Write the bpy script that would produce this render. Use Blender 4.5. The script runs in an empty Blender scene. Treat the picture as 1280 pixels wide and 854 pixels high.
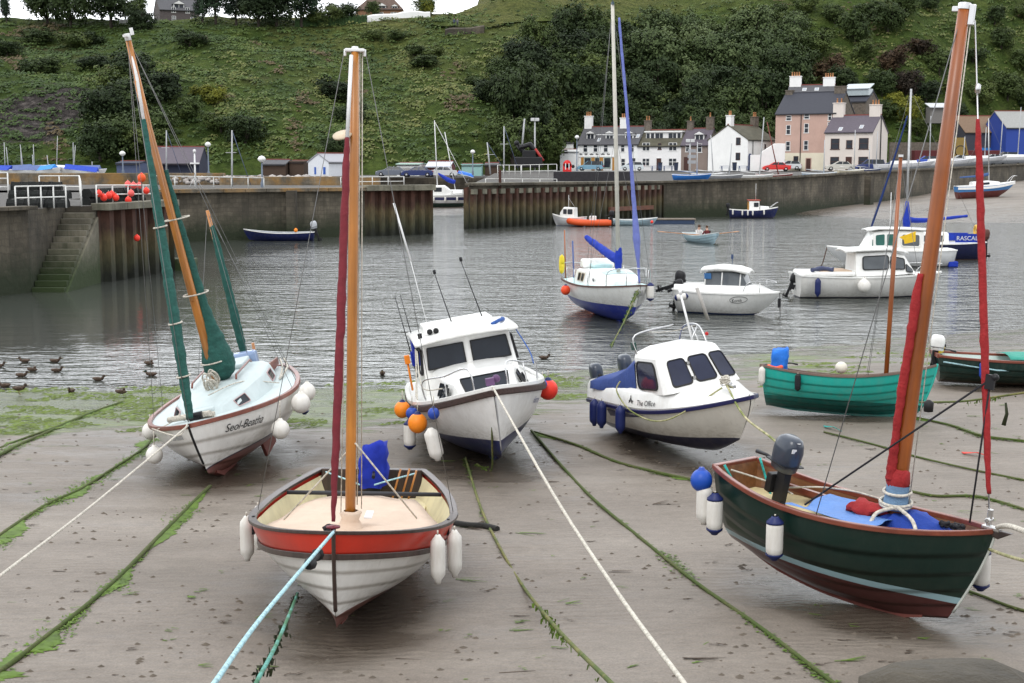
import bpy, math, random
import numpy as np
from mathutils import Vector, Matrix
PI = math.pi
# ---------------------------------------------------------------- camera geometry (photo pixels 1280 x 854)
FPX, CX, CY, HOR, CAMZ = 1700.0, 640.0, 427.0, 205.0, 5.4   # focal length and horizon in photo pixels, eye height
PITCH = math.atan((CY - HOR) / FPX)
def ray(px, py):
    a, b = (px - CX), (CY - py)
    return (a, FPX * math.cos(PITCH) + b * math.sin(PITCH), -FPX * math.sin(PITCH) + b * math.cos(PITCH))
def at(px, py, Y):                       # world point on the sight line at world depth Y
    d = ray(px, py); k = Y / d[1]
    return (d[0] * k, Y, CAMZ + d[2] * k)
def on(px, py, z=0.0):                   # world point on the sight line at height z
    d = ray(px, py); k = (z - CAMZ) / d[2]
    return (d[0] * k, d[1] * k, z)
def proj(p):
    x, y, z = p[0], p[1], p[2] - CAMZ
    c, s = math.cos(PITCH), math.sin(PITCH)
    f = y * c - z * s; u = y * s + z * c
    return (CX + FPX * x / f, CY - FPX * u / f)
def lerp(a, b, t): return a + (b - a) * t
def smooth(a, b, x):
    t = min(1.0, max(0.0, (x - a) / (b - a))); return t * t * (3 - 2 * t)
def interp(xs, ys, x):
    return float(np.interp(x, xs, ys))
SH_P = [on(q, r) for q, r in [(-500, 492), (0, 491), (300, 486), (500, 482), (700, 468), (950, 440), (1080, 424), (1170, 412), (1280, 408), (1500, 390), (1900, 375)]]
def shore(x): return interp([q[0] for q in SH_P], [q[1] for q in SH_P], x)
def sand_z(x, y):                         # beach under the boats, sloping gently into the water
    d = shore(x) - y
    return 0.015 * d if d > 0 else max(-1.2, 0.05 * d)
# ---------------------------------------------------------------- hull surface
class Hull:
    def __init__(s, **k):
        s.L, s.B = k['L'], k['B']
        s.zs, s.zm, s.zb = k['zs'], k['zm'], k['zb']      # sheer height stern / mid / bow
        s.wt = k.get('wt', .75); s.tm = k.get('tm', .45)
        s.pb = k.get('pb', 2.0); s.pc = k.get('pc', 1.0)
        s.rk = k.get('rk', .3); s.kb = k.get('kb', .12); s.ks = k.get('ks', .05)
        s.rk2 = k.get('rk2', 1.4)
        s.e = k.get('e', .8); s.m0 = k.get('m0', .3); s.m1 = k.get('m1', .7)
        s.rt = k.get('rt', .12)
    def beam(s, t):
        if t < s.tm: return s.B / 2 * (s.wt + (1 - s.wt) * math.sin(t / s.tm * PI / 2) ** .9)
        q = (t - s.tm) / (1 - s.tm)
        return s.B / 2 * max(0.0, 1 - q ** s.pb) ** s.pc + .012
    def sheer(s, t):
        t0 = .4
        if t < t0: return s.zm + (s.zs - s.zm) * ((t0 - t) / t0) ** 2
        return s.zm + (s.zb - s.zm) * ((t - t0) / (1 - t0)) ** 2
    def keel(s, t):
        z = 0.0
        if t > .6: z += s.kb * ((t - .6) / .4) ** 2.2
        if t < .45: z += s.ks * ((.45 - t) / .45) ** 1.5
        return z
    def p(s, t, v, side=1, off=0.0):      # t stern->bow, v keel->sheer, side +1 port
        b, zs, zk = s.beam(t) + off, s.sheer(t), s.keel(t)
        a = v * PI / 2
        m = lerp(s.m0, s.m1, smooth(.4, 1.0, t))
        y = lerp(math.sin(a) ** s.e, v, m) if v > 0 else 0.0
        h = lerp(1 - max(0.0, math.cos(a)) ** s.e, v, m)
        x = s.L * (t - .5) - s.rk * (1 - h) ** s.rk2 * smooth(.55, 1.0, t) + s.rt * (1 - h) * (1 - smooth(0, .25, t))
        return (x, side * (b * y if v > 0 else 0.0), zk + (zs - zk) * h)
    def at_z(s, t, z):                    # v where the section reaches height z
        lo, hi = 0.0, 1.0
        for _ in range(24):
            m = (lo + hi) / 2
            if s.p(t, m)[2] < z: lo = m
            else: hi = m
        return (lo + hi) / 2
def rot(yaw, roll, pitch):
    cy, sy, cr, sr, cp, sp = math.cos(yaw), math.sin(yaw), math.cos(roll), math.sin(roll), math.cos(pitch), math.sin(pitch)
    Rz = np.array([[cy, -sy, 0], [sy, cy, 0], [0, 0, 1]]); Ry = np.array([[cp, 0, sp], [0, 1, 0], [-sp, 0, cp]])
    Rx = np.array([[1, 0, 0], [0, cr, -sr], [0, sr, cr]])
    return Rz @ Ry @ Rx                   # euler XYZ = (roll, pitch, yaw)
from mathutils import noise
# ---------------------------------------------------------------- scene helpers
SC = bpy.context.scene
COL = SC.collection
R = math.radians
rnd = random.Random(7)
MATS = {}
def _n(nt, kind, **kw):
    n = nt.nodes.new(kind)
    for k, v in kw.items(): setattr(n, k, v)
    return n
def _mix(nt, fac, a, b, blend='MIX'):
    n = nt.nodes.new('ShaderNodeMix'); n.data_type = 'RGBA'; n.blend_type = blend
    for sock, val in ((n.inputs[0], fac), (n.inputs[6], a), (n.inputs[7], b)):
        if isinstance(val, (int, float)): sock.default_value = val
        elif isinstance(val, tuple): sock.default_value = (*val[:3], 1)
        else: nt.links.new(val, sock)
    return n.outputs[2]
def _math(nt, op, a, b=0.0, c=None):
    n = nt.nodes.new('ShaderNodeMath'); n.operation = op
    for i, val in enumerate((a, b) if c is None else (a, b, c)):
        if isinstance(val, (int, float)): n.inputs[i].default_value = val
        else: nt.links.new(val, n.inputs[i])
    return n.outputs[0]
def _ramp(nt, fac, stops, const=False):
    n = nt.nodes.new('ShaderNodeValToRGB')
    el = n.color_ramp.elements
    while len(el) < len(stops): el.new(.5)
    if const: n.color_ramp.interpolation = 'CONSTANT'
    for e, (p, c) in zip(el, stops): e.position = p; e.color = (*c[:3], 1)
    nt.links.new(fac, n.inputs[0]); return n.outputs[0]
def _noise(nt, vec, scale, detail=4, rough=.55, stretch=None):
    if stretch:
        mp = nt.nodes.new('ShaderNodeMapping'); mp.inputs['Scale'].default_value = stretch
        nt.links.new(vec, mp.inputs[0]); vec = mp.outputs[0]
    n = nt.nodes.new('ShaderNodeTexNoise'); n.inputs['Scale'].default_value = scale
    n.inputs['Detail'].default_value = detail; n.inputs['Roughness'].default_value = rough
    nt.links.new(vec, n.inputs['Vector']); return n.outputs['Fac']
def newmat(name):
    m = bpy.data.materials.new(name); m.use_nodes = True
    nt = m.node_tree; b = nt.nodes['Principled BSDF']
    tc = nt.nodes.new('ShaderNodeTexCoord')
    return m, nt, b, tc.outputs['Object']
def mat(name, col, rough=.5, metal=0.0, var=.12, scale=4.0, bump=0.0, bscale=30.0, coat=0.0, spec=.32,
        bands=None, dirt=0.0, dirtcol=(.25, .2, .13), streak=None, col2=None, c2amt=.5):
    """one procedural surface: colour with uneven wear, optional height bands of paint, dirt and bump"""
    if name in MATS: return MATS[name]
    m, nt, b, oc = newmat(name); L = nt.links
    c = (*col, 1)
    base = None
    if bands:                                     # bands: [(z, colour)...] colour above that height
        sep = _n(nt, 'ShaderNodeSeparateXYZ'); L.new(oc, sep.inputs[0]); z = sep.outputs[2]
        base = col
        for zz, cc in bands:
            base = _mix(nt, _math(nt, 'GREATER_THAN', z, zz), base, cc)
        zz = bands[-1][0]                         # scum and scuffs just above the painted waterline
        k = _math(nt, 'MULTIPLY', _math(nt, 'GREATER_THAN', z, zz), _math(nt, 'SUBTRACT', 1.0, _math(nt, 'MULTIPLY', _math(nt, 'SUBTRACT', z, zz), 3.2)))
        k = _math(nt, 'MULTIPLY', _math(nt, 'MAXIMUM', k, 0.0), _ramp(nt, _noise(nt, oc, 7, 7, .7, (1, 1, 2.5)), [(.42, (.03,) * 3), (.66, (min(.6, dirt * 2.4),) * 3)]))
        base = _mix(nt, k, base, (.17, .13, .07))
        f = _ramp(nt, _noise(nt, oc, 3.0, 6, .65, (5, 5, .35)), [(.56, (0,) * 3), (.74, (dirt * 1.1,) * 3)])
        base = _mix(nt, f, base, tuple(x * .55 for x in dirtcol))
    nz = _noise(nt, oc, scale, 5, .6, streak)
    v = _ramp(nt, nz, [(.25, (1 - var,) * 3), (.75, (1 + var,) * 3)])
    src = base if base is not None else tuple(col)
    out = _mix(nt, 1.0, src, v, 'MULTIPLY')
    if col2:
        n2 = _noise(nt, oc, scale * .6, 6, .65, streak)
        f = _ramp(nt, n2, [(.5 - .02, (0,) * 3), (.5 + .18, (c2amt,) * 3)])
        out = _mix(nt, f, out, tuple(col2))
    if dirt:
        n3 = _noise(nt, oc, 2.2, 8, .7, (3, 3, .7))
        f = _ramp(nt, n3, [(.45, (0,) * 3), (.8, (dirt,) * 3)])
        out = _mix(nt, f, out, tuple(dirtcol))
    L.new(out, b.inputs['Base Color'])
    b.inputs['Roughness'].default_value = rough; b.inputs['Metallic'].default_value = metal
    b.inputs['Specular IOR Level'].default_value = spec
    b.inputs['Coat Weight'].default_value = coat
    if bump:
        nb = _noise(nt, oc, bscale, 5, .6, streak)
        bp = nt.nodes.new('ShaderNodeBump'); bp.inputs['Strength'].default_value = 1.0
        bp.inputs['Distance'].default_value = bump
        L.new(nb, bp.inputs['Height']); L.new(bp.outputs[0], b.inputs['Normal'])
    MATS[name] = m; return m
def woodmat(name, a, bcol, rough=.35, axis=(1, 1, .06), scale=14, coat=.3):
    if name in MATS: return MATS[name]
    m, nt, b, oc = newmat(name)
    f = _noise(nt, oc, scale, 6, .6, axis)
    c = _ramp(nt, f, [(.3, a), (.7, bcol)])
    g = _noise(nt, oc, 1.3, 3)
    c = _mix(nt, 1.0, c, _ramp(nt, g, [(.3, (.75,) * 3), (.7, (1.15,) * 3)]), 'MULTIPLY')
    nt.links.new(c, b.inputs['Base Color']); b.inputs['Roughness'].default_value = rough
    b.inputs['Coat Weight'].default_value = coat; b.inputs['Coat Roughness'].default_value = .25
    MATS[name] = m; return m
def ropemat(name, col, col2=None, pitch=26):
    if name in MATS: return MATS[name]
    m, nt, b, oc = newmat(name)
    w = _n(nt, 'ShaderNodeTexNoise'); w.inputs['Scale'].default_value = pitch; w.inputs['Detail'].default_value = 3
    nt.links.new(oc, w.inputs['Vector'])
    c = _ramp(nt, w.outputs['Fac'], [(.3, tuple(x * .55 for x in col)), (.62, col)])
    if col2:
        f = _noise(nt, oc, 2.0, 5, .7)
        c = _mix(nt, _ramp(nt, f, [(.42, (0,) * 3), (.58, (1,) * 3)]), c, col2)
    nt.links.new(c, b.inputs['Base Color']); b.inputs['Roughness'].default_value = .9
    bp = nt.nodes.new('ShaderNodeBump'); bp.inputs['Distance'].default_value = .01
    nt.links.new(w.outputs['Fac'], bp.inputs['Height']); nt.links.new(bp.outputs[0], b.inputs['Normal'])
    MATS[name] = m; return m
def glassmat(name, col=(.02, .025, .03), rough=.06):
    return mat(name, col, rough, 0, .25, 1.5, spec=.22)
# ---------------------------------------------------------------- mesh builder
class MB:
    def __init__(s): s.v, s.f, s.m, s.sm = [], [], [], []
    def _add(s, vs, fs, mi=0, smooth=False):
        o = len(s.v); s.v += [tuple(p) for p in vs]
        for f in fs: s.f.append(tuple(i + o for i in f)); s.m.append(mi); s.sm.append(smooth)
        return s
    def box(s, x0, x1, y0, y1, z0, z1, mi=0):
        vs = [(x0, y0, z0), (x1, y0, z0), (x1, y1, z0), (x0, y1, z0), (x0, y0, z1), (x1, y0, z1), (x1, y1, z1), (x0, y1, z1)]
        return s._add(vs, [(0, 3, 2, 1), (4, 5, 6, 7), (0, 1, 5, 4), (1, 2, 6, 5), (2, 3, 7, 6), (3, 0, 4, 7)], mi)
    def cbox(s, c, size, rz=0.0, mi=0, ry=0.0, rx=0.0):
        M = Matrix.Translation(c) @ Matrix.Rotation(rz, 4, 'Z') @ Matrix.Rotation(ry, 4, 'Y') @ Matrix.Rotation(rx, 4, 'X')
        a, b, d = (q / 2 for q in size)
        vs = [M @ Vector(p) for p in [(-a, -b, -d), (a, -b, -d), (a, b, -d), (-a, b, -d), (-a, -b, d), (a, -b, d), (a, b, d), (-a, b, d)]]
        return s._add(vs, [(0, 3, 2, 1), (4, 5, 6, 7), (0, 1, 5, 4), (1, 2, 6, 5), (2, 3, 7, 6), (3, 0, 4, 7)], mi)
    def tube(s, pts, r, n=8, mi=0, cap=True, smooth=True, sq=1.0):
        pts = [Vector(p) for p in pts]
        rs = r if isinstance(r, (list, tuple)) else [r] * len(pts)
        rings = []; prev = None
        for i, p in enumerate(pts):
            d = (pts[min(i + 1, len(pts) - 1)] - pts[max(i - 1, 0)])
            d = d.normalized() if d.length > 1e-9 else Vector((0, 0, 1))
            if prev is None:
                a = Vector((0, 0, 1)) if abs(d.z) < .9 else Vector((1, 0, 0))
                u = d.cross(a).normalized()
            else:
                u = (prev - d * prev.dot(d)); u = u.normalized() if u.length > 1e-6 else d.orthogonal().normalized()
            prev = u; w = d.cross(u)
            rings.append([p + (u * math.cos(2 * PI * k / n) + w * math.sin(2 * PI * k / n) * sq) * rs[i] for k in range(n)])
        vs = [q for g in rings for q in g]
        fs = [(i * n + k, i * n + (k + 1) % n, (i + 1) * n + (k + 1) % n, (i + 1) * n + k) for i in range(len(pts) - 1) for k in range(n)]
        s._add(vs, fs, mi, smooth)
        if cap:
            o = len(s.v) - len(vs)
            s.f += [tuple(o + k for k in reversed(range(n))), tuple(o + (len(pts) - 1) * n + k for k in range(n))]
            s.m += [mi, mi]; s.sm += [False, False]
        return s
    def lathe(s, prof, c=(0, 0, 0), n=16, mi=0, axis='Z', smooth=True, sx=1.0, sy=1.0, M=None):
        vs = []
        for (r, z) in prof:
            for k in range(n):
                a = 2 * PI * k / n; p = Vector((r * math.cos(a) * sx, r * math.sin(a) * sy, z))
                if axis == 'X': p = Vector((p.z, p.x, p.y))
                elif axis == 'Y': p = Vector((p.x, p.z, p.y))
                if M is not None: p = M @ p
                vs.append(p + Vector(c))
        fs = [(i * n + k, i * n + (k + 1) % n, (i + 1) * n + (k + 1) % n, (i + 1) * n + k) for i in range(len(prof) - 1) for k in range(n)]
        return s._add(vs, fs, mi, smooth)
    def ball(s, c, r, n=14, mi=0, sz=1.0, sx=1.0, sy=1.0, M=None):
        pr = [(math.sin(PI * i / (n // 2)) * r, -math.cos(PI * i / (n // 2)) * r * sz) for i in range(n // 2 + 1)]
        return s.lathe(pr, c, n, mi, 'Z', True, sx, sy, M)
    def grid(s, rows, mi=0, smooth=True, flip=False, close=False):
        nr, nc = len(rows), len(rows[0]); vs = [p for r_ in rows for p in r_]
        fs = []
        for i in range(nr - 1):
            for j in range(nc if close else nc - 1):
                q = (i * nc + j, i * nc + (j + 1) % nc, (i + 1) * nc + (j + 1) % nc, (i + 1) * nc + j)
                fs.append(q[::-1] if flip else q)
        return s._add(vs, fs, mi, smooth)
    def prism(s, poly, ax, a, b, mi=0):
        """extrude a 2-D polygon along axis ax between a and b; poly in the other two axes"""
        def P(u, w, t): return {'X': (t, u, w), 'Y': (u, t, w), 'Z': (u, w, t)}[ax]
        n = len(poly); vs = [P(u, w, a) for u, w in poly] + [P(u, w, b) for u, w in poly]
        fs = [tuple(range(n)), tuple(n + i for i in reversed(range(n)))] + [(i, n + i, n + (i + 1) % n, (i + 1) % n) for i in range(n)]
        return s._add(vs, fs, mi)
    def quad(s, a, b, c, d, mi=0, smooth=False): return s._add([a, b, c, d], [(0, 1, 2, 3)], mi, smooth)
    def crumple(s, amt, sc=4.0, seed=0):
        for i, p in enumerate(s.v):
            q = Vector(p) * sc + Vector((seed * 7.3, 0, 0)); d = noise.noise_vector(q) + noise.noise_vector(q * 2.3) * .5
            s.v[i] = tuple(Vector(p) + d * amt)
        return s
    def build(s, name, mats, parent=None, bevel=0.0, fix=True, sub=0, solid=0.0, autosm=None):
        me = bpy.data.meshes.new(name); me.from_pydata(s.v, [], s.f)
        me.polygons.foreach_set('material_index', s.m); me.polygons.foreach_set('use_smooth', s.sm)
        for m in (mats if isinstance(mats, (list, tuple)) else [mats]): me.materials.append(m)
        if fix:
            import bmesh
            bm = bmesh.new(); bm.from_mesh(me)
            bmesh.ops.remove_doubles(bm, verts=bm.verts, dist=1e-5)
            bmesh.ops.recalc_face_normals(bm, faces=bm.faces); bm.to_mesh(me); bm.free()
        me.update()
        o = bpy.data.objects.new(name, me); COL.objects.link(o)
        if parent is not None: o.parent = parent
        if solid: md = o.modifiers.new('solid', 'SOLIDIFY'); md.thickness = solid; md.offset = 0
        if bevel:
            md = o.modifiers.new('bevel', 'BEVEL'); md.width = bevel; md.segments = 2; md.limit_method = 'ANGLE'
        if sub: md = o.modifiers.new('sub', 'SUBSURF'); md.levels = sub; md.render_levels = sub
        return o
def tag(o, label, cat, group=None, kind=None):
    o['label'] = label; o['category'] = cat
    if group: o['group'] = group
    if kind: o['kind'] = kind
    return o
def thing(name, label, cat, loc=(0, 0, 0), rot3=(0, 0, 0), group=None):
    o = bpy.data.objects.new(name, None); COL.objects.link(o)
    o.empty_display_size = .3; o.location = loc; o.rotation_euler = rot3
    return tag(o, label, cat, group)
def struct(o): o['kind'] = 'structure'; return o
def copy_tree(o, parent=None):
    c = o.copy(); COL.objects.link(c)
    if parent is not None: c.parent = parent
    for ch in list(o.children): copy_tree(ch, c)
    return c
def catenary(a, b, sag, n=24):
    a, b = Vector(a), Vector(b)
    return [a.lerp(b, i / n) - Vector((0, 0, sag * 4 * (i / n) * (1 - i / n))) for i in range(n + 1)]
def dens(pts, n):
    """smooth curve through points (Catmull-Rom)"""
    P_ = [Vector(p) for p in pts]; out = []
    for i in range(len(P_) - 1):
        p0, p1, p2, p3 = P_[max(i - 1, 0)], P_[i], P_[i + 1], P_[min(i + 2, len(P_) - 1)]
        for k in range(n):
            t = k / n
            out.append(.5 * ((2 * p1) + (p2 - p0) * t + (2 * p0 - 5 * p1 + 4 * p2 - p3) * t * t + (3 * p1 - p0 - 3 * p2 + p3) * t ** 3))
    out.append(P_[-1]); return out
def text_mesh(body, size, shear=0.0, extrude=0.0, align='LEFT', space=1.0):
    cu = bpy.data.curves.new('lettering', 'FONT'); cu.body = body; cu.size = size; cu.shear = shear
    cu.extrude = extrude; cu.align_x = align; cu.resolution_u = 3; cu.space_character = space
    ob = bpy.data.objects.new('lettering', cu); COL.objects.link(ob)
    dg = bpy.context.evaluated_depsgraph_get(); dg.update()
    me = bpy.data.meshes.new_from_object(ob.evaluated_get(dg))
    bpy.data.objects.remove(ob); bpy.data.curves.remove(cu)
    return me
def text_on_hull(H, body, size, t0, v0, side, m, parent, shear=.0, dir_=1, off=.012, name='lettering', squash=1.0):
    """letters laid along the hull skin: x runs along the hull, y up the side"""
    me = text_mesh(body, size, shear)
    import bmesh
    bm = bmesh.new(); bm.from_mesh(me)
    bmesh.ops.subdivide_edges(bm, edges=[e for e in bm.edges if e.calc_length() > size * .4], cuts=2)
    for v in bm.verts:
        t = t0 + dir_ * v.co.x * squash / H.L
        hgt = H.sheer(t) - H.keel(t)
        vv = v0 + v.co.y / hgt * .8
        v.co = H.p(max(0, min(1, t)), max(0, min(1, vv)), side, off)
    bm.to_mesh(me); bm.free()
    me.materials.append(m)
    o = bpy.data.objects.new(name, me); COL.objects.link(o); o.parent = parent
    return o
# ---------------------------------------------------------------- boat pieces (all in boat space: x forward, y port, z up)
def tlist(n=36): return [1 - (1 - i / n) ** 1.25 for i in range(n + 1)]
def hull_shell(H, mats, parent, planks=0, lap=.012, pm=None, nt=36, inner=None, inmat=1, thick=.035, name='hull', vtop=1.0):
    mb = MB(); T = tlist(nt)
    rows = []
    if planks:
        for k in range(planks):
            va, vb = k / planks * vtop, (k + 1) / planks * vtop
            vm = (va + vb) / 2
            l0 = lap if k else 0; rows.append([(lerp(va, vb, q / 5), lerp(l0, 0, q / 5)) for q in range(6)])
    else:
        n = 12; rows.append([(i / n * vtop, 0) for i in range(n + 1)])
    for side in (1, -1):
        for k, rr in enumerate(rows):
            g = [[H.p(t, v, side, o) for t in T] for v, o in rr]
            mb.grid(g, pm[k] if pm else 0)
            if k + 1 < len(rows):                    # the ledge under the next plank
                nx = rows[k + 1][0]
                mb.grid([[H.p(t, rr[-1][0], side, rr[-1][1]) for t in T], [H.p(t, nx[0], side, nx[1]) for t in T]], pm[k] if pm else 0, False)
    allr = [(v, o) for rr in rows for v, o in rr]
    tr = [[H.p(0, v, 1, o), H.p(0, v, -1, o)] for v, o in allr]
    mb.grid(tr, pm[len(rows) - 1] if pm and len(pm) == len(rows) else (pm[-1] if pm else 0), False)
    o = mb.build(name, mats, parent)
    return o
def hull_inside(H, zf, m, parent, floor_m=None, thick=.04, t0=.012, t1=.965, name='inner_lining', drop=0.0):
    """inside of an open boat down to the floor, and its floor"""
    mb = MB(); T = [lerp(t0, t1, i / 26) for i in range(27)]
    gridp = {}
    for side in (1, -1):
        rows = []
        for j in range(7):
            row = []
            for t in T:
                vf = H.at_z(t, zf); v = lerp(vf, 1 - drop, j / 6)
                q = H.p(t, v, side); y = max(0.0, abs(q[1]) - thick) * side
                row.append((q[0], y, q[2]))
            rows.append(row)
        mb.grid(rows, 0); gridp[side] = rows
    for tt in (0, -1):
        mb.grid([[gridp[1][j][tt], gridp[-1][j][tt]] for j in range(7)], 0, False)
    o = mb.build(name, m, parent)
    fb = MB(); fb.grid([gridp[1][0], [(a[0], 0, a[2] - .01) for a in gridp[1][0]], gridp[-1][0]], 0, False)
    fb.build('floor_boards', floor_m or m, parent)
    return o
def rail(H, mb, v, inn, out, z0, z1, t0=0.0, t1=1.0, mi=0, n=34, sides=(1, -1), close=True):
    """a strip of wood or rubber along the hull at girth v, box section"""
    T = [lerp(t0, t1, 1 - (1 - i / n) ** 1.25) for i in range(n + 1)]
    for side in sides:
        rows = []
        for t in T:
            q = H.p(t, v, side); b = abs(q[1])
            rows.append([(q[0], side * max(0.0, b - inn), q[2] + z0), (q[0], side * (b + out), q[2] + z0), (q[0], side * (b + out), q[2] + z1), (q[0], side * max(0.0, b - inn), q[2] + z1)])
        mb.grid(rows, mi, False, False, True)
        for r_ in (rows[0], rows[-1]): mb._add(r_, [(0, 1, 2, 3)], mi)
    return mb
def deck(H, m, parent, t0=.0, t1=1.0, camber=.05, dz=-.01, inset=.02, name='deck', n=26, w0=None):
    mb = MB(); rows = []
    for i in range(n + 1):
        t = lerp(t0, t1, i / n); q = H.p(t, 1); b = max(0.0, q[1] - inset)
        rows.append([(q[0], b * f, q[2] + dz + camber * (1 - f * f)) for f in (-1, -.8, -.5, -.2, 0, .2, .5, .8, 1)])
    mb.grid(rows, 0)
    return mb.build(name, m, parent, solid=.0)
def transom_cap(H, mb, h=.02, w=.05, mi=0):
    a, b = H.p(0, 1, 1), H.p(0, 1, -1)
    mb.box(a[0] - w / 2, a[0] + w / 2, b[1], a[1], a[2] - h, a[2] + h, mi)
def keel_strip(H, m, parent, w=.03, t0=.04, t1=.93, dep=.04, name='keel'):
    mb = MB(); rows = []
    for i in range(19):
        q = H.p(lerp(t0, t1, i / 18), 0); k = dep * min(1, i / 3, (18 - i) / 3)
        rows.append([(q[0], -w, q[2] + .05), (q[0], -w, q[2] - k), (q[0], w, q[2] - k), (q[0], w, q[2] + .05)])
    mb.grid(rows, 0, False, False, True); mb._add(rows[0], [(0, 1, 2, 3)]); mb._add(rows[-1], [(0, 1, 2, 3)])
    return mb.build(name, m, parent)
def stem_piece(H, m, parent, r=.03, v0=.0, name='stem', top=.04):
    pts = [H.p(1, v0 + (1 - v0) * i / 12) for i in range(13)]
    pts = [(p[0] + .01, 0, p[2]) for p in pts]; pts.append((pts[-1][0], 0, pts[-1][2] + top))
    return MB().tube(pts, r, 8).build(name, m, parent)
def boat_thing(name, label, cat, loc, ypr, group=None):
    return thing(name, label, cat, loc, (R(ypr[1]), R(ypr[2]), R(ypr[0])), group)
def toworld(o, p):
    M = Matrix.LocRotScale(o.location, o.rotation_euler, o.scale)
    return M @ Vector(p)
def line(name, pts, r, m, parent, n=5): return MB().tube(pts, r, n).build(name, m, parent)
def outboard(parent, c, yaw, colm, darkm, sc=1.0, tilt=0.0, cover=None):
    """outboard engine standing on the transom: cowling, leg, propeller, tiller"""
    e = bpy.data.objects.new('outboard_motor', None); COL.objects.link(e); e.parent = parent
    e.location = c; e.rotation_euler = (0, tilt, yaw); e.scale = (sc,) * 3
    if cover is None:
        rows = []
        for z, a, b, dx in ((0, .15, .10, 0), (.02, .17, .125, 0), (.14, .19, .14, -.01), (.27, .20, .145, -.02), (.36, .185, .135, -.02), (.42, .15, .11, -.03), (.45, .09, .07, -.03)):
            rows.append([(dx - .03 + a * abs(math.cos(t)) ** .75 * (1 if math.cos(t) > 0 else -1), b * abs(math.sin(t)) ** .75 * (1 if math.sin(t) > 0 else -1), .1 + z) for t in [k * PI / 12 for k in range(24)]])
        mb = MB(); mb.grid(rows, 0, True, False, True); mb._add(rows[-1], [tuple(range(24))], 0, True); mb.build('cowling', colm, e)
        MB().box(-.225, .165, -.146, .146, .19, .205).build('cowling_seam', darkm, e, bevel=.004)
        MB().lathe([(0, 0), (.045, 0), (.045, .05), (0, .05)], (.14, 0, .27), 12, 0, 'X').build('pull_start', darkm, e)
    else:
        mb = MB(); rows = []
        for i in range(10):
            z = -.12 + .68 * i / 9
            ring = []
            for k in range(22):
                a = 2 * PI * k / 22
                s = (1.0 if i < 7 else (1 - (i - 6) * .07)) * (1 + .10 * math.sin(5 * a + i * .35) * (1 - i / 12) + .05 * math.sin(9 * a - i * .8))
                sg = lambda v: abs(v) ** .6 * (1 if v > 0 else -1); ring.append((-.04 + (.22 + .05 * i / 9) * s * sg(math.cos(a)), (.19 + .05 * i / 9) * s * sg(math.sin(a)), z + (.03 + .05 * i / 9) * math.sin(a + .6)))
            rows.append(ring)
        mb.grid(rows, 0, True, False, True); mb._add(rows[-1], [tuple(range(22))], 0, True)
        mb.crumple(.045, 4.5); mb.crumple(.016, 11); mb.build('engine_cover', cover, e)
    MB().cbox((-.07, 0, -.1), (.16, .1, .45)).cbox((-.1, 0, -.42), (.12, .06, .3)).cbox((-.12, 0, -.5), (.3, .2, .015)).build('engine_leg', darkm, e, bevel=.015)
    mb = MB(); mb.lathe([(0, -.2), (.05, -.12), (.055, .05), (.02, .12), (0, .12)], (-.13, 0, -.62), 10, 0, 'X')
    for k in range(3):
        a = k * 2 * PI / 3
        mb.cbox((-.27, .07 * math.cos(a), -.62 + .07 * math.sin(a)), (.015, .1, .06), rx=a)
    mb.cbox((-.1, 0, -.72), (.1, .02, .14)).build('propeller', darkm, e)
    MB().box(.02, .12, -.11, .11, -.22, .02).build('clamp_bracket', darkm, e, bevel=.01)
    MB().tube([(.1, 0, .14), (.3, .02, .16), (.5, .03, .13)], [.022, .02, .028], 8).build('tiller_handle', darkm, e)
    return e
# hanging things -----------------------------------------------------------------
WHITE_PVC = None
def fender(p, length, r, m, capm, label, group, ropem, hang=.25, tilt=(0, 0), name='boat_fender'):
    t = thing(name, label, 'fender', p, (tilt[0], tilt[1], 0), group)
    h = length
    pr = [(0, -h), (r * .35, -h), (r * .45, -h * .93), (r * .95, -h * .82), (r, -h * .7), (r, -h * .25), (r * .95, -h * .13), (r * .45, -h * .03), (r * .35, 0), (0, 0)]
    MB().lathe(pr, (0, 0, -hang), 16).build('fender_body', m, t)
    for a, b in ((-.0, -.17), (-1.0, -.85)):
        k = [(0, a * h), (r * .37, a * h), (r * .47, (a * .8 + b * .2) * h), (r * .98, (a * .25 + b * .75) * h), (r * 1.015, b * h), (r * .9, b * h)]
        if capm is not m: MB().lathe(k, (0, 0, -hang), 16).build('end_cap', capm, t)
    MB().tube([(0, 0, 0), (0, 0, -hang)], .01, 6).build('fender_rope', ropem, t)
    return t
def ball_fender(p, r, m, capm, label, group, ropem, hang=.2, name='ball_fender', tilt=(0, 0)):
    t = thing(name, label, 'fender', p, (tilt[0], tilt[1], 0), group)
    pr = [(math.sin(PI * i / 12) * r, -r * 1.0 - math.cos(PI * i / 12) * r * 1.06) for i in range(11)]
    MB().lathe(pr + [(r * .3, .0)], (0, 0, -hang), 18).build('buoy_body', m, t)
    MB().lathe([(r * .55, -.16 * r), (r * .3, .06 * r), (r * .22, r * .22), (0, r * .22)], (0, 0, -hang), 14).build('buoy_neck', capm, t)
    MB().tube([(0, 0, 0), (0, 0, -hang + r * .2)], .01, 6).build('buoy_rope', ropem, t)
    return t
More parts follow.
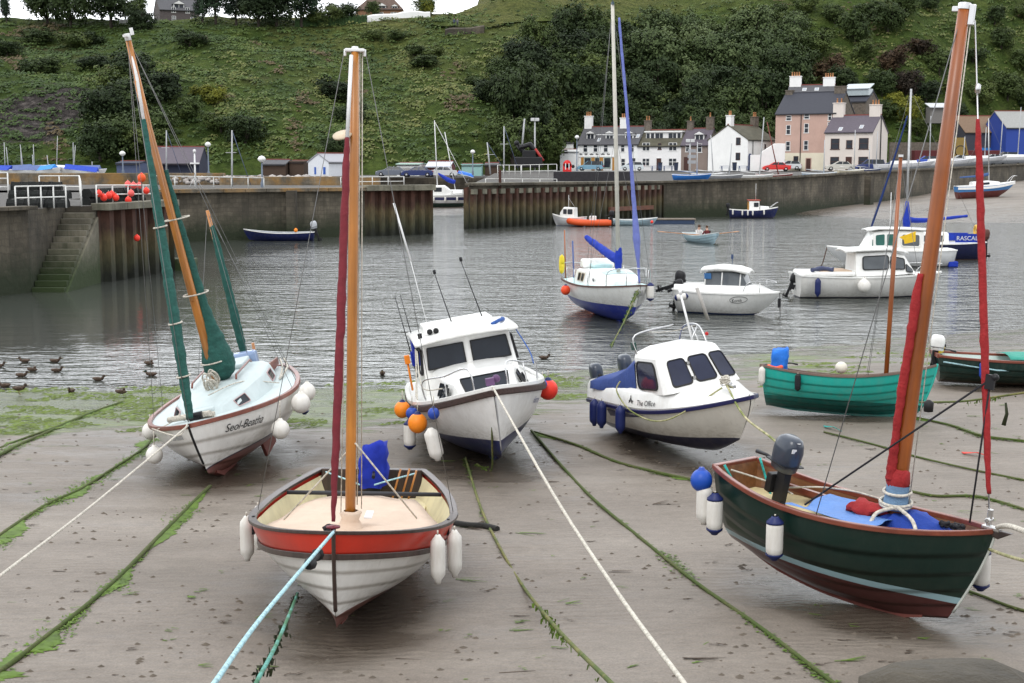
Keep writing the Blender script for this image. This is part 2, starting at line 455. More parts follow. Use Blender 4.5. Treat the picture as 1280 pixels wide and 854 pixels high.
def furled(pts, r0, wob=.12, n=10, seg=60, rs=None, twist=9, seed=1):
    """a sail rolled round its stay or lashed along a spar"""
    rr = random.Random(seed); P_ = dens(pts, max(2, seg // (len(pts) - 1)))
    N = len(P_); rad = []
    for i in range(N):
        f = i / (N - 1)
        base = interp([k / (len(rs) - 1) for k in range(len(rs))], rs, f) if rs else r0
        rad.append(base * (1 + wob * math.sin(i * 1.7) * .5 + rr.uniform(-wob, wob)))
    mb = MB(); mb.tube(P_, rad, n); mb.crumple(r0 * .16, 6, seed)
    return mb
# ---------------------------------------------------------------- boat materials
white_gel = mat('white gelcoat', (.80, .80, .78), .28, var=.05, dirt=.3, dirtcol=(.42, .38, .3), coat=.2)
white_paint = mat('white paint', (.80, .80, .79), .4, var=.05, dirt=.18, dirtcol=(.4, .36, .28))
white_pvc = mat('white fender vinyl', (.72, .70, .66), .45, var=.08, dirt=.5, dirtcol=(.34, .29, .2))
navy_pvc = mat('navy fender vinyl', (.012, .02, .10), .45)
blue_pvc = mat('blue buoy vinyl', (.02, .06, .34), .4)
orange_pvc = mat('orange buoy vinyl', (.85, .24, .015), .45, dirt=.3)
redball_pvc = mat('red buoy vinyl', (.85, .05, .03), .45)
pink_pvc = mat('pinkish buoy vinyl', (.8, .13, .12), .5)
black_rub = mat('black rubber', (.012, .012, .013), .6)
dark_wood = woodmat('dark brown wood', (.022, .012, .01), (.06, .035, .028), .45)
tan_mast = woodmat('tan spar varnish', (.35, .125, .018), (.52, .205, .034), .4)
red_mast = woodmat('red brown spar varnish', (.19, .048, .008), (.33, .092, .016), .4)
redbrown_rail = woodmat('red brown rail', (.14, .03, .018), (.24, .06, .03), .35, (.06, 1, 1))
inner_wood = woodmat('inside planks', (.12, .045, .015), (.24, .1, .035), .4, (.08, 1, 1))
canvas = mat('beige canvas', (.6, .47, .37), .85, var=.07, bump=.006, bscale=60, dirt=.25, dirtcol=(.4, .33, .25))
blue_cloth = mat('blue cover cloth', (.008, .025, .33), .75, var=.2, bump=.02, bscale=7)
blue_tarp = mat('pale blue tarpaulin', (.10, .22, .52), .6, var=.12, bump=.03, bscale=6)
navy_cloth = mat('navy canopy cloth', (.03, .06, .22), .8, var=.15, bump=.015, bscale=9)
denim = mat('faded blue cloth', (.16, .27, .42), .9, var=.2, bump=.01, bscale=60)
green_sail = mat('green sailcloth', (.018, .085, .07), .8, var=.3, scale=9, bump=.03, bscale=16)
burg_sail = mat('burgundy sailcloth', (.15, .016, .024), .8, var=.2, scale=9, bump=.015, bscale=14)
red_sail = mat('red sailcloth', (.30, .020, .022), .8, var=.18, scale=9, bump=.02, bscale=18)
lilac_sail = mat('lilac blue sail cover', (.13, .16, .42), .8, var=.2, bump=.02, bscale=14)
royal = mat('royal blue sail cover', (.01, .035, .34), .75, var=.25, bump=.03, bscale=8)
steel = mat('stainless steel', (.6, .6, .6), .25, 1.0, var=.05)
alloy = mat('grey alloy', (.5, .5, .5), .4, .7, var=.08)
wire = mat('rigging wire', (.16, .16, .16), .5, .5, var=.1)
white_metal = mat('white fitting', (.7, .7, .7), .4)
rope_white = ropemat('white rope', (.62, .58, .5))
rope_yellow = ropemat('weathered yellow rope', (.55, .5, .3), (.16, .19, .05))
rope_cyan = ropemat('pale cyan rope', (.42, .66, .72))
rope_teal = ropemat('teal rope', (.03, .4, .36))
rope_black = ropemat('black rope', (.015, .015, .02))
glass = glassmat('dark boat glass', (.018, .022, .03))
glass_clear = glassmat('grey boat glass', (.10, .11, .12), .05)
glass_green = glassmat('green tinted glass', (.03, .12, .10), .05)
ink = mat('black lettering', (.012, .012, .014), .5)
ink_blue = mat('blue lettering', (.03, .05, .2), .5)
ink_grey = mat('grey lettering', (.2, .22, .25), .5)
cowl_grey = mat('dark blue grey cowling', (.035, .045, .065), .3, coat=.4)
engine_blk = mat('black engine metal', (.012, .012, .014), .45)
pale_deck = mat('pale blue deck paint', (.50, .575, .58), .5, var=.06, dirt=.22, dirtcol=(.35, .36, .33))

def pane(parent, q, m, fm=None, name='window', rnd_=.35, fw=.07, off=.008, n=5):
    """rounded window on the quad a,b,c,d (anticlockwise seen from outside): glass and a frame ring round it"""
    a, b, c, d = [Vector(p) for p in q]; nrm = (b - a).cross(d - a).normalized()
    w, h = (b - a).length, (d - a).length; rr = min(w, h) * rnd_ * .5
    def loop(ins):
        out = []
        for cx, cy, a0 in ((1, 1, 0), (0, 1, 90), (0, 0, 180), (1, 0, 270)):
            r_ = max(.002, rr - ins * .6)
            for k in range(n):
                th = R(a0 + 90 * k / (n - 1))
                px_ = (w - ins - r_ if cx else ins + r_) + r_ * math.cos(th); py_ = (h - ins - r_ if cy else ins + r_) + r_ * math.sin(th)
                u, v = px_ / w, py_ / h
                out.append(a * (1 - u) * (1 - v) + b * u * (1 - v) + c * u * v + d * (1 - u) * v)
        return out
    f = min(w, h) * fw
    o_ = loop(0); i_ = loop(f)
    mb = MB(); N = len(o_)
    A = [p - nrm * .01 for p in o_]; B_ = [p + nrm * (off + .012) for p in o_]; C_ = [p + nrm * (off + .012) for p in i_]; D_ = [p + nrm * off * .3 for p in i_]
    mb.grid([A, B_, C_, D_], 0, False, False, True)
    fr = mb.build(name, fm or black_rub, parent)
    g = MB(); g._add([p + nrm * off for p in loop(f * .8)], [tuple(range(N))], 0); g.build('pane', m, fr, fix=False)
    return fr
class Loft:
    """cabin or wheelhouse: stations (x, half width at foot, half width at shoulder, foot z, shoulder z, crown z)"""
    def __init__(s, st): s.st = st
    def stn(s, x):
        xs = [q[0] for q in s.st]; return [interp(xs, [q[i] for q in s.st], x) for i in range(6)]
    def side(s, x, h, sd, off=0.0):
        q = s.stn(x); return (x, sd * (lerp(q[1], q[2], h) + off), lerp(q[3], q[4], h))
    def build(s, name, m, parent, bevel=.03):
        mb = MB(); rows = []
        for (x, wb, wt, z0, z1, zc) in s.st:
            rows.append([(x, -wb, z0), (x, -wt, z1), (x, -wt * .86, lerp(z1, zc, .55)), (x, -wt * .45, lerp(z1, zc, .9)), (x, 0, zc), (x, wt * .45, lerp(z1, zc, .9)), (x, wt * .86, lerp(z1, zc, .55)), (x, wt, z1), (x, wb, z0)])
        mb.grid(rows, 0, False)
        for r_ in (rows[0], rows[-1]): mb._add(r_, [tuple(range(9))], 0)
        return mb.build(name, m, parent, bevel=bevel)
    def win(s, x0, x1, h0, h1, sd, m, parent, fm=None, dx=0.0, **k):
        q = [s.side(x0, h0, sd), s.side(x1, h0, sd), s.side(x1 + dx, h1, sd), s.side(x0 + dx, h1, sd)]
        if sd > 0: q = [q[1], q[0], q[3], q[2]]
        return pane(parent, q, m, fm, **k)
def shrouds(parent, top, feet, r=.0045, m=None):
    for f in feet: line('shroud', [top, f], r, m or wire, parent)
def pulpit(parent, pts, posts, r=.013, m=None, name='guard_rail'):
    mb = MB().tube(dens(pts, 6), r, 6)
    for a, b in posts: mb.tube([a, b], r * .9, 6)
    return mb.build(name, m or steel, parent)
def gunx(o, H, px, side, off=.1, v=1.0, dz=0.0):
    best = None
    for i in range(201):
        t = i / 200; q = H.p(t, v, side, 0); w = toworld(o, (q[0], q[1] + side * off, q[2] + dz)); e = abs(proj(w)[0] - px)
        if best is None or e < best[0]: best = (e, w)
    return best[1]
def coil(parent, c, r, m, n=5, name='rope_coil', rad=.014):
    mb = MB(); rr = random.Random(int(c[0] * 100))
    for k in range(n):
        mb.tube([(c[0] + r * (.7 + .3 * rr.random()) * math.cos(a), c[1] + r * (.6 + .4 * rr.random()) * math.sin(a), c[2] + .02 * k + rr.uniform(-.01, .02)) for a in [i * PI / 8 + k for i in range(17)]], rad, 6)
    return mb.build(name, m, parent)

# ================================================================ red and white half-decked boat, bow on
def boat_red():
    H = Hull(L=5.109, B=2.409, zs=.954, zm=.904, zb=1.255, kb=.151, ks=.03, rk=.358, wt=.6, tm=.5, pb=2.2, pc=.85, m0=.35, m1=.75)
    o = boat_thing('sailing_boat', 'white clinker boat with a broad red top plank and beige canvas cover, bow on', 'sailing boat', (-1.918, 16.093, .28), (-88.64, -1.24, -2.13), 'sailing boats aground on the sand')
    wm = mat('white clinker paint', (.74, .73, .70), .38, bands=None, var=.05, dirt=.35, dirtcol=(.42, .37, .29))
    wm = hull_bands('red boat lower planks', [(-9, (.15, .05, .04)), (.30, (.80, .79, .76))], tilt=.0)
    rm = mat('red plank paint', (.52, .028, .012), .33, var=.1, dirt=.15, dirtcol=(.2, .05, .03), coat=.3)
    hull_shell(H, [wm, rm], o, 6, .003, [0, 0, 0, 0, 0, 1])
    hull_inside(H, .42, mat('cream inside paint', (.74, .66, .42), .5, var=.06, dirt=.3), o, drop=.03)
    g = MB(); rail(H, g, 1, .07, .03, -.005, .035); transom_cap(H, g, .03, .1); g.build('gunwale', dark_wood, o, bevel=.008)
    g = MB(); rail(H, g, 5 / 6 - .005, .0, .038, -.045, .02); g.build('rubbing_strake', dark_wood, o, bevel=.008)
    stem_piece(H, dark_wood, o, .022, .25)
    keel_strip(H, mat('antifouling brown', (.15, .045, .035), .7, var=.2), o)
    # canvas tent over the open well
    mb = MB(); rows = []
    for i in range(31):
        t = lerp(.24, .965, i / 30); q = H.p(t, 1); b = max(.02, q[1] - lerp(.42, .09, min(1, i / 19)))
        sag = .02 * math.sin(i * .9)
        rows.append([(q[0], b * f, q[2] - .11 + .045 * (1 - abs(f) ** 1.5) + sag * (1 - f * f) + .012 * math.sin(7 * f + i * .6)) for f in [k / 6 - 1 for k in range(13)]])
    mb.grid(rows); mb.build('canvas_cover', canvas, o, solid=.006)
    b = H.p(.26, 1)[1]
    MB().tube([(H.p(.26, 1)[0], -b + .08, .9), (H.p(.26, 1)[0], b - .08, .9)], .028, 8).build('cross_pole', mat('dark grey pole', (.03, .03, .035), .5), o)
    for s in (1, -1): MB().box(-2.35, -1.35, s * .38, s * .78, .58, .61).build('side_bench', MATS['cream inside paint'], o, bevel=.01)
    MB().box(-2.5, -2.44, -.7, .7, .55, .99).build('transom_board', dark_wood, o, bevel=.01)
    for y, r_ in ((.42, .25), (.52, -.2), (.3, .1)): MB().tube([(-2.1, y, .6), (-2.1 - r_ * .3, y + .12, 1.06)], .014, 6).build('tiller_stick', tan_mast, o)
    outboard(o, (-2.18, .05, .90), 0, cowl_grey, engine_blk, .88, 0, cover=blue_cloth)
    x = .721; top = 6.35
    MB().tube([(x, 0, .5), (x, 0, 2), (x, 0, 5), (x, 0, top)], [.060, .060, .055, .045], 14).build('mast', tan_mast, o)
    MB().box(x - .05, x + .05, -.11, .11, top, top + .035).tube([(x, -.11, top - .05), (x, -.11, top + .03)], .018, 6).tube([(x, .11, top - .05), (x, .11, top + .03)], .018, 6).tube([(x, 0, top), (x, 0, top + .06)], .04, 8).build('masthead_fitting', white_metal, o, bevel=.01)
    MB().lathe([(.2, -.02), (.15, .04), (.12, .10), (.10, .15), (.135, .22), (.085, .25)], (x, 0, .85), 18).crumple(.02, 9).build('mast_boot', canvas, o)
    bx, bz = 2.42, 1.36
    fs = [(bx, -.02, bz), (lerp(bx, x + .1, .45), -.03, lerp(bz, top - .1, .45)), (lerp(bx, x + .1, .82), -.04, lerp(bz, top - .1, .82))]
    furled(fs, .06, .06, 10, 60, [.022, .04, .048, .047, .044, .04, .025], seed=3).build('furled_jib', burg_sail, o)
    MB().tube([fs[-1], (x + .1, -.03, top - .05)], .022, 6).build('jib_head_tape', white_metal, o)
    MB().lathe([(.0, -.06), (.075, -.05), (.075, -.035), (.03, -.03), (.03, .03), (.075, .035), (.075, .05), (0, .06)], (bx, -.02, bz - .1), 14).build('furling_drum', mat('dark red drum', (.12, .01, .02), .35), o)
    MB().lathe([(0, -.01), (.125, -.01), (.125, .01), (0, .01)], (x + .02, -.13, 5.42), 18, sy=.9, M=Matrix.Rotation(.45, 4, 'Y') @ Matrix.Rotation(.2, 4, 'X')).build('radar_reflector_disc', mat('pale wooden disc', (.55, .45, .33), .6), o)
    shrouds(o, (x, -.12, top), [(H.p(.5, 1, -1)[0], -H.p(.5, 1)[1] + .03, .92)]); shrouds(o, (x, .12, top), [(H.p(.5, 1, 1)[0], H.p(.5, 1)[1] - .03, .92)])
    shrouds(o, (x + .03, .05, 1.9), [(.2, .75, .9), (.5, -.8, .93)], .011, rope_white)
    line('halyard', [(x - .09, .07, 1.15), (x - .05, .05, top)], .008, rope_white, o); line('halyard', [(x - .1, .12, 1.1), (x - .03, .08, top)], .007, rope_white, o)
    line('halyard', [(x + .1, -.1, 1.1), (x + .04, -.06, top - .3)], .007, rope_white, o)
    for s in (1, -1):
        line('lashing', [(-2.3, s * .62, .97), (-1.9, s * .3, .95), (-1.65, s * .1, .93)], .012, rope_cyan, o)
        MB().box(H.p(.62, 1)[0] - .03, H.p(.62, 1)[0] + .03, s * (H.p(.62, 1)[1] - .05), s * (H.p(.62, 1)[1] - .02), .78, 1.0).build('rowlock', engine_blk, o)
    MB().box(.25, .62, .15, .24, .985, 1.0).build('plastic_batten', white_metal, o)
    coil(o, (1.9, -.12, 1.13), .06, rope_black, 3)
    for px, s, tl in ((308, -1, 'outermost at the left side'), (322, -1, 'in front of another on the left side'), (547, 1, 'hanging nearest the bow at the right side'), (568, 1, 'hanging furthest aft at the right side')):
        fender(gunx(o, H, px, s, .1), .56, .085, white_pvc, white_pvc, 'grubby white fender ' + tl + ' of the red boat', 'white fenders of the red and white boat', rope_white, .05)
    return o, H
def hull_bands(name, bands, tilt=0.0, rough=.36, dirt=.2, coat=.2):
    return mat(name, bands[0][1], rough, var=.06, bands=bands[1:], dirt=dirt, dirtcol=(.36, .31, .24), coat=coat)

# ================================================================ white ketch with green sails
def boat_ketch():
    H = Hull(L=5.326, B=2.623, zs=.939, zm=.939, zb=1.221, kb=.282, ks=.094, rk=.444, wt=.55, tm=.45, pb=2.0, pc=1.0, m0=.25, m1=.7)
    o = boat_thing('sailing_boat', 'white boat with pale blue deck and green wrapped sails, leaning over on the sand', 'sailing boat', (-4.991, 24.135, .203), (-88.57, 11.81, 3.5), 'sailing boats aground on the sand')
    m = hull_bands('ketch hull paint', [(-9, (.17, .055, .045)), (.36, (.02, .02, .05)), (.385, (.80, .79, .76))])
    hull_shell(H, [m], o, 4, .004)
    g = MB(); rail(H, g, 1, .05, .03, -.03, .045); transom_cap(H, g, .03, .08); g.build('gunwale', redbrown_rail, o, bevel=.008)
    deck(H, pale_deck, o, .0, 1, .06, .0, .03)
    stem_piece(H, black_rub, o, .02, .3)
    af = mat('antifouling brown', (.15, .045, .035), .7, var=.2)
    keel_strip(H, af, o, .05, .1, .92, .09)
    for s in (1, -1):
        MB().prism([(-1.0, .25), (.3, .2), (.1, -.14), (-.9, -.14)], 'Y', s * .55 - .03, s * .55 + .03).build('bilge_keel', af, o, bevel=.01)
    MB().prism([(-2.62, .9), (-2.5, .1), (-2.9, .02), (-3.0, .9)], 'Y', -.03, .03).build('rudder', af, o, bevel=.01)
    c = Loft([(-1.55, .78, .68, .95, 1.24, 1.36), (-.3, .86, .74, .95, 1.26, 1.40), (.8, .74, .6, .98, 1.26, 1.37), (1.45, .46, .34, 1.03, 1.2, 1.26), (1.7, .3, .2, 1.08, 1.13, 1.15)])
    c.build('cabin_trunk', pale_deck, o, .04)
    pinkf = mat('pinkish window frame', (.45, .3, .3), .5)
    for s in (1, -1):
        c.win(-1.25, -.75, .22, .85, s, glass, o, pinkf); c.win(.85, 1.2, .3, .9, s, glass, o, pinkf)
        MB().tube([(-1.2, s * .42, 1.40), (-1.1, s * .42, 1.45), (.2, s * .40, 1.46), (.3, s * .4, 1.40)], .02, 8).build('hand_rail', redbrown_rail, o)
    MB().box(-1.6, -.8, -.33, .33, 1.37, 1.46).build('sliding_hatch', pale_deck, o, bevel=.03)
    MB().box(-1.85, -1.6, -.45, .45, 1.2, 1.52).build('spray_window', mat('misty blue perspex', (.25, .33, .5), .15), o, bevel=.06)
    for s in (1, -1): MB().prism([(-2.6, 1.0), (-1.6, 1.0), (-1.6, 1.22), (-2.6, 1.14)], 'Y', s * .62, s * .66).build('cockpit_coaming', redbrown_rail, o, bevel=.01)
    MB().box(-2.45, -1.65, -.58, .58, .80, 1.02).build('cockpit_well', mat('dark cockpit well', (.08, .07, .07), .7), o)
    MB().box(1.25, 1.65, -.2, .2, 1.16, 1.24).build('fore_hatch', pale_deck, o, bevel=.03)
    MB().tube([(2.15, -.13, 1.27), (2.15, .13, 1.27)], .055, 12).cbox((2.15, 0, 1.2), (.16, .16, .12)).build('anchor_winch', engine_blk, o)
    mb = MB()
    for k in range(4): mb.tube([(1.7 + .1 * k, -.55 + .28 * k, 1.2), (1.95, -.2, 1.24), (2.1, .25 - .1 * k, 1.25)], .05, 8)
    mb.build('rolled_headrope', rope_white, o)
    mb = MB(); rr = random.Random(6)                 # halyard coils hanging at the mast foot
    for k in range(9):
        x0, y0, w, h = .42 + rr.uniform(0, .35), rr.uniform(-.12, .12), rr.uniform(.04, .08), rr.uniform(.10, .17)
        mb.tube([(x0 + .5 * h * math.sin(a), y0 + w * math.cos(a), 1.54 - .35 * (x0 - .4) + h * math.sin(a)) for a in [i * PI / 9 for i in range(19)]], .016, 6)
    mb.build('rope_coil', rope_white, o)
    x, top = .132, 7.566
    MB().tube([(x, 0, 1.3), (x, -.02, 3), (x, -.04, 6), (x, 0, top - .1)], [.075, .075, .065, .05], 12).tube([(x + .1, -.03, 2.9), (x + .1, -.03, top - .8)], .035, 8).build('mast', tan_mast, o)
    MB().tube([(x, 0, top - .12), (x, 0, top)], .055, 10).box(x - .05, x + .2, -.03, .03, top - .06, top - .02).cbox((x, .09, top + .02), (.05, .05, .12)).build('masthead_fitting', white_metal, o)
    # mainsail bunched down its mast, jib rolled on the forestay, mizzen sail on its own mast
    furled([(x - .17, .10, 1.36), (x - .15, .09, 2.2), (x - .09, .06, 3.6), (x - .06, .04, 5.2)], .1, .04, 14, 60, [.10, .27, .29, .22, .15, .11, .09, .08, .07, .06, .05], seed=5).build('bunched_mainsail', green_sail, o)
    for z in (1.75, 3.0, 4.35): MB().tube([(x - .06 + .25 * math.cos(a), .03 + .22 * math.sin(a), z) for a in [i * PI / 8 for i in range(17)]], .014, 6).build('sail_tie', rope_white, o)
    bow = (2.45, 0, 1.30); hd = (x + .08, 0, top - .75)
    P_ = [bow] + [tuple(lerp(bow[i], hd[i], f) for i in range(3)) for f in (.3, .6, .87)]
    furled(P_, .07, .06, 10, 90, [.05, .08, .09, .095, .09, .085, .08, .065, .05, .04], seed=9).build('furled_jib', green_sail, o)
    MB().tube([P_[-1], hd, (x, 0, top - .1)], [.03, .028, .008], 8).build('jib_head_tape', white_metal, o)
    line('forestay', [(2.6, 0, 1.28), (x, 0, top)], .006, wire, o)
    for f in (.12, .27, .55):
        q = [lerp(bow[i], hd[i], f) for i in range(3)]
        MB().tube([(q[0] + .11 * math.cos(a), q[1] + .11 * math.sin(a), q[2]) for a in [i * PI / 8 for i in range(17)]], .014, 6).build('sail_tie', rope_white, o)
    mx, mt = -2.669, 4.238
    MB().tube([(mx, 0, .9), (mx, 0, mt)], [.05, .035], 10).build('mizzen_mast', tan_mast, o)
    furled([(mx + .02, .02, 1.28), (mx, .02, mt - .3)], .08, .05, 10, 50, [.05, .085, .09, .08, .075, .06, .04], seed=11).build('furled_mizzen', green_sail, o)
    MB().tube([(-1.95, .35, 1.0), (-1.95, .38, 1.62)], .03, 8).build('boom_crutch', tan_mast, o)
    bw = lambda t, s: (H.p(t, 1)[0], s * (H.p(t, 1)[1] - .04), H.sheer(t) + .03)
    shrouds(o, (x, .03, top - .2), [bw(.38, 1), bw(.5, 1)]); shrouds(o, (x, -.03, top - .2), [bw(.38, -1), bw(.5, -1)])
    shrouds(o, (mx, 0, mt), [bw(.08, 1), bw(.1, -1), (-1.6, .3, 1.45)])
    line('deck_line', dens([(1.3, .1, 1.4), (.4, .5, 1.35), (-.6, .95, 1.0)], 6), .011, rope_white, o)
    line('deck_line', dens([(1.9, -.3, 1.3), (1.6, -.5, 1.15), (1.8, -.75, 1.1)], 6), .011, rope_white, o)
    for k in range(2): line('deck_line', dens([(-2.5, .8 - .08 * k, 1.1), (-1.8, .95 - .1 * k, 1.05), (-1.0, .9, 1.0)], 6), .02, rope_white, o)
    text_on_hull(H, 'Seol-Beatha', .20, .90, .80, 1, ink, o, .35, -1, .02, squash=.9)
    text_on_hull(H, 'Seol-Beatha', .16, .875, .83, -1, ink_grey, o, .35, 1, .02, squash=.55)
    gp = 'white ball fenders of the boat with green sails'
    for px, s, r_, lb, hg in ((187, -1, .15, 'upper white ball fender at the left bow of the boat with green sails', .16), (192, -1, .14, 'lower white ball fender at the left bow of the boat with green sails', .26),
                      (350, 1, .16, 'white ball fender hanging alone on the flank of the boat with green sails', .34), (376, 1, .17, 'white ball fender low at the stern quarter of the boat with green sails', .22), (384, 1, .15, 'small white ball fender furthest aft on the boat with green sails', -.05)):
        w = gunx(o, H, min(px, 368), s, .17)
        if px > 372: q = at(px, 504 if px < 380 else 490, w.y + (.1 if px < 380 else .35)); hg = .05; w = Vector((q[0], q[1], q[2] + r_ + hg))
        ball_fender(w, r_, white_pvc, white_pvc, lb, gp, rope_white, hg)
    w = gunx(o, H, 372, 1, .14); w = Vector(at(380, 484, w.y + .4)); fender(w, .5, .09, white_pvc, navy_pvc, 'white fender with navy ends among ball fenders at the green sailed boat\'s stern', None, rope_white, .05)
    return o, H

# ================================================================ white cabin cruiser, bow on
def boat_cruiser():
    H = Hull(L=6.217, B=2.484, zs=.981, zm=1.084, zb=1.497, kb=.258, ks=.052, rk=.501, wt=.85, tm=.45, pb=2.4, pc=.8, e=.65, m0=.4, m1=.8)
    o = boat_thing('motor_cruiser', 'white cabin cruiser with navy bottom, rope fender rail and two windscreens, bow on', 'motor boat', (-.51, 25.101, .148), (-81.64, 9.41, -2.08))
    m = hull_bands('cruiser hull paint', [(-9, (.015, .02, .085)), (.56, (.80, .80, .79))])
    hull_shell(H, [m], o)
    g = MB(); rail(H, g, .97, .02, .055, -.06, .045)
    g.build('rope_rubbing_strake', ropemat('brown fender rope', (.06, .035, .03)), o, bevel=.02)
    keel_strip(H, mat('navy antifouling', (.015, .02, .07), .6, var=.2), o, .04, .05, .9, .06)
    g = MB(); rail(H, g, 1, .07, .02, -.02, .05); transom_cap(H, g, .03, .1); g.build('toe_rail', white_gel, o, bevel=.01)
    deck(H, white_gel, o, 0, 1, .05, .01, .03)
    MB().tube([H.p(1, .12 + .8 * i / 9) for i in range(10)], .012, 6).build('stem_strip', mat('grey strip', (.35, .35, .36), .4), o)
    tr = Loft([(-.2, .86, .74, 1.1, 1.54, 1.62), (1.2, .82, .66, 1.16, 1.54, 1.62), (1.95, .62, .52, 1.26, 1.53, 1.59), (2.25, .52, .45, 1.3, 1.36, 1.38)])
    tr.build('fore_cabin', white_gel, o, .03)
    pane(o, [(2.26, -.38, 1.375), (2.26, .38, 1.375), (1.96, .43, 1.59), (1.96, -.43, 1.59)], glass, black_rub, 'fore_hatch', .15, .05, .014)
    for s in (1, -1):
        tr.win(1.15, 1.62, .25, .85, s, glass, o, black_rub, rnd_=.2)
        # little facets either side of the hatch
        q = [(2.02, s * .70, 1.29), (1.62, s * .80, 1.24), (1.62, s * .70, 1.47), (1.9, s * .62, 1.47)]
        pane(o, q if s > 0 else q[::-1][2:] + q[::-1][:2], glass, black_rub, 'window', .2, .08, .012)
    W = .88
    wh = Loft([(-2.0, .95, .86, 1.05, 2.02, 2.10), (-.35, .95, .84, 1.05, 2.06, 2.14), (-.08, .92, .80, 1.35, 2.05, 2.13), (.02, .90, .78, 1.55, 1.75, 1.80)])
    wh = Loft([(-2.0, .96, .86, 1.02, 2.03, 2.10), (-.16, .93, .83, 1.05, 2.06, 2.14)])
    mb = MB()
    rows = [[(-2.0, -.96, 1.02), (-2.0, -.86, 2.04), (-2.0, 0, 2.10), (-2.0, .86, 2.04), (-2.0, .96, 1.02)], [(.0, -.92, 1.1), (-.14, -.83, 2.05), (-.1, 0, 2.13), (-.14, .83, 2.05), (.0, .92, 1.1)]]
    mb.grid(rows, 0, False)
    for r_ in rows: mb._add(r_, [tuple(range(5))], 0)
    mb.build('wheelhouse', white_gel, o, bevel=.03)
    fx = lambda z: .012 - .14 * (z - 1.1) / .95
    for a, b in ((-.80, -.06), (.06, .80)):
        pane(o, [(fx(1.58) , a, 1.58), (fx(1.58), b, 1.58), (fx(2.0), b * .95 if b > .5 else b, 2.0), (fx(2.0), a * .95 if a < -.5 else a, 2.0)], glass, black_rub, 'windscreen', .12, .06, .03)
    for s in (1, -1):
        sd = lambda x, z: (x, s * (.945 - .098 * (z - 1.1) / .95), z)
        for x0, x1 in ((-.75, -.16), (-1.55, -.85)):
            q = [sd(x0, 1.5), sd(x1 + .06, 1.5), sd(x1, 1.97), sd(x0, 1.97)]
            pane(o, q if s < 0 else [q[1], q[0], q[3], q[2]], glass, black_rub, 'window', .2, .06, .02)
    mb = MB(); rows = [[(x, y, z + .06 * (1 - (y / 1.0) ** 2)) for y in (-.98, -.9, -.5, 0, .5, .9, .98)] for x, z in ((.14, 2.09), (-.2, 2.13), (-1.2, 2.16), (-2.15, 2.12))]
    mb.grid(rows); mb.build('roof', white_gel, o, solid=.05)
    MB().prism([(-1.55, 2.19), (-.45, 2.19), (-.6, 2.34), (-1.45, 2.36)], 'Y', -.72, .62).build('roof_locker', white_gel, o, bevel=.03)
    for y in (-.62, -.50): MB().lathe([(0, 0), (.045, 0), (.055, .1), (0, .09)], (-.5, y, 2.26), 12, axis='X').build('horn', black_rub, o)
    MB().cbox((-.35, -.82, 2.22), (.08, .08, .1)).build('navigation_lamp', engine_blk, o)
    MB().tube(dens([(-.3, .55, 2.2), (-.4, .72, 2.24), (-.9, .86, 2.2), (-1.4, .9, 2.17)], 5), .035, 7).build('rolled_blue_rope', ropemat('blue rope', (.03, .1, .35)), o)
    for y, h, ln, bend in ((-.15, 2.34, .95, -.25), (.45, 2.34, 1.1, -.35)):
        MB().tube([(-.8, y, h), (-.85, y + bend * .6, h + ln)], [.012, .007], 6).lathe([(0, 0), (.03, 0), (.03, .08), (0, .09)], (-.85, y + bend * .6, h + ln), 8).build('whip_aerial', engine_blk, o)
    MB().tube([(-1.6, -.55, 2.15), (-1.66, -.66, 3.6)], .007, 5).tube([(-1.66, -.66, 3.6), (-1.72, -.78, 4.75)], .02, 6).build('whip_aerial', white_metal, o)
    for y in (-.93, -.82): MB().tube([(-1.6, y, 1.3), (-1.75, y - .15, 2.95)], [.014, .006], 6).build('fishing_rod', engine_blk, o)
    MB().cbox((-1.2, -.93, 1.95), (.5, .06, .35), ry=.3).cbox((-1.4, -.95, 1.7), (.12, .1, .3)).build('blue_dodger', blue_cloth, o, bevel=.03)
    for s in (1, -1):
        a = lambda t, ins=.09: (H.p(t, 1)[0], s * (H.p(t, 1)[1] - ins), H.sheer(t) + .03)
        q1, q2, q3 = a(.70), a(.84), a(.955, .05)
        pulpit(o, [q1, (q1[0] + .05, q1[1], q1[2] + .36), (q2[0], q2[1] * .98, q2[2] + .38), (q3[0] - .1, q3[1] + s * .05, q3[2] + .38), (q3[0], q3[1], q3[2])], [(q2, (q2[0], q2[1] * .98, q2[2] + .38))], .014)
    line('rail_line', dens([(1.7, .93, 1.6), (.9, 1.0, 1.75), (-.2, .95, 2.1)], 6), .012, ropemat('blue rope', (.03, .1, .35)), o)
    line('rail_line', dens([(2.0, -.75, 1.5), (1.0, -1.02, 1.45), (.1, -.95, 2.0)], 6), .012, rope_white, o)
    for k in range(3): line('rail_line', dens([(.3 + .2 * k, -1.13, 1.2), (.1, -1.05, 1.5), (-.1 - .1 * k, -.95, 2.0)], 6), .012, rope_white, o)
    MB().cbox((2.8, 0, 1.58), (.12, .14, .12)).ball((2.72, .12, 1.6), .07).build('bow_cleat', mat('purple cleat', (.12, .06, .14), .6), o)
    MB().tube([(-.6, -1.12, 1.2), (-.6, -1.12, 1.75)], .02, 6).cbox((-.6, -1.12, 1.8), (.1, .1, .16)).build('side_marker', orange_pvc, o)
    MB().cbox((1.0, -.3, 1.63), (.2, .06, .06)).cbox((1.0, .62, 1.6), (.14, .05, .05)).build('deck_cleat', white_metal, o)
    text_on_hull(H, 'Harmony', .17, .80, .80, 1, ink_blue, o, .35, -1, .02, squash=.8)
    text_on_hull(H, 'Harmony', .17, .66, .80, -1, ink_grey, o, .35, 1, .02, squash=.9)
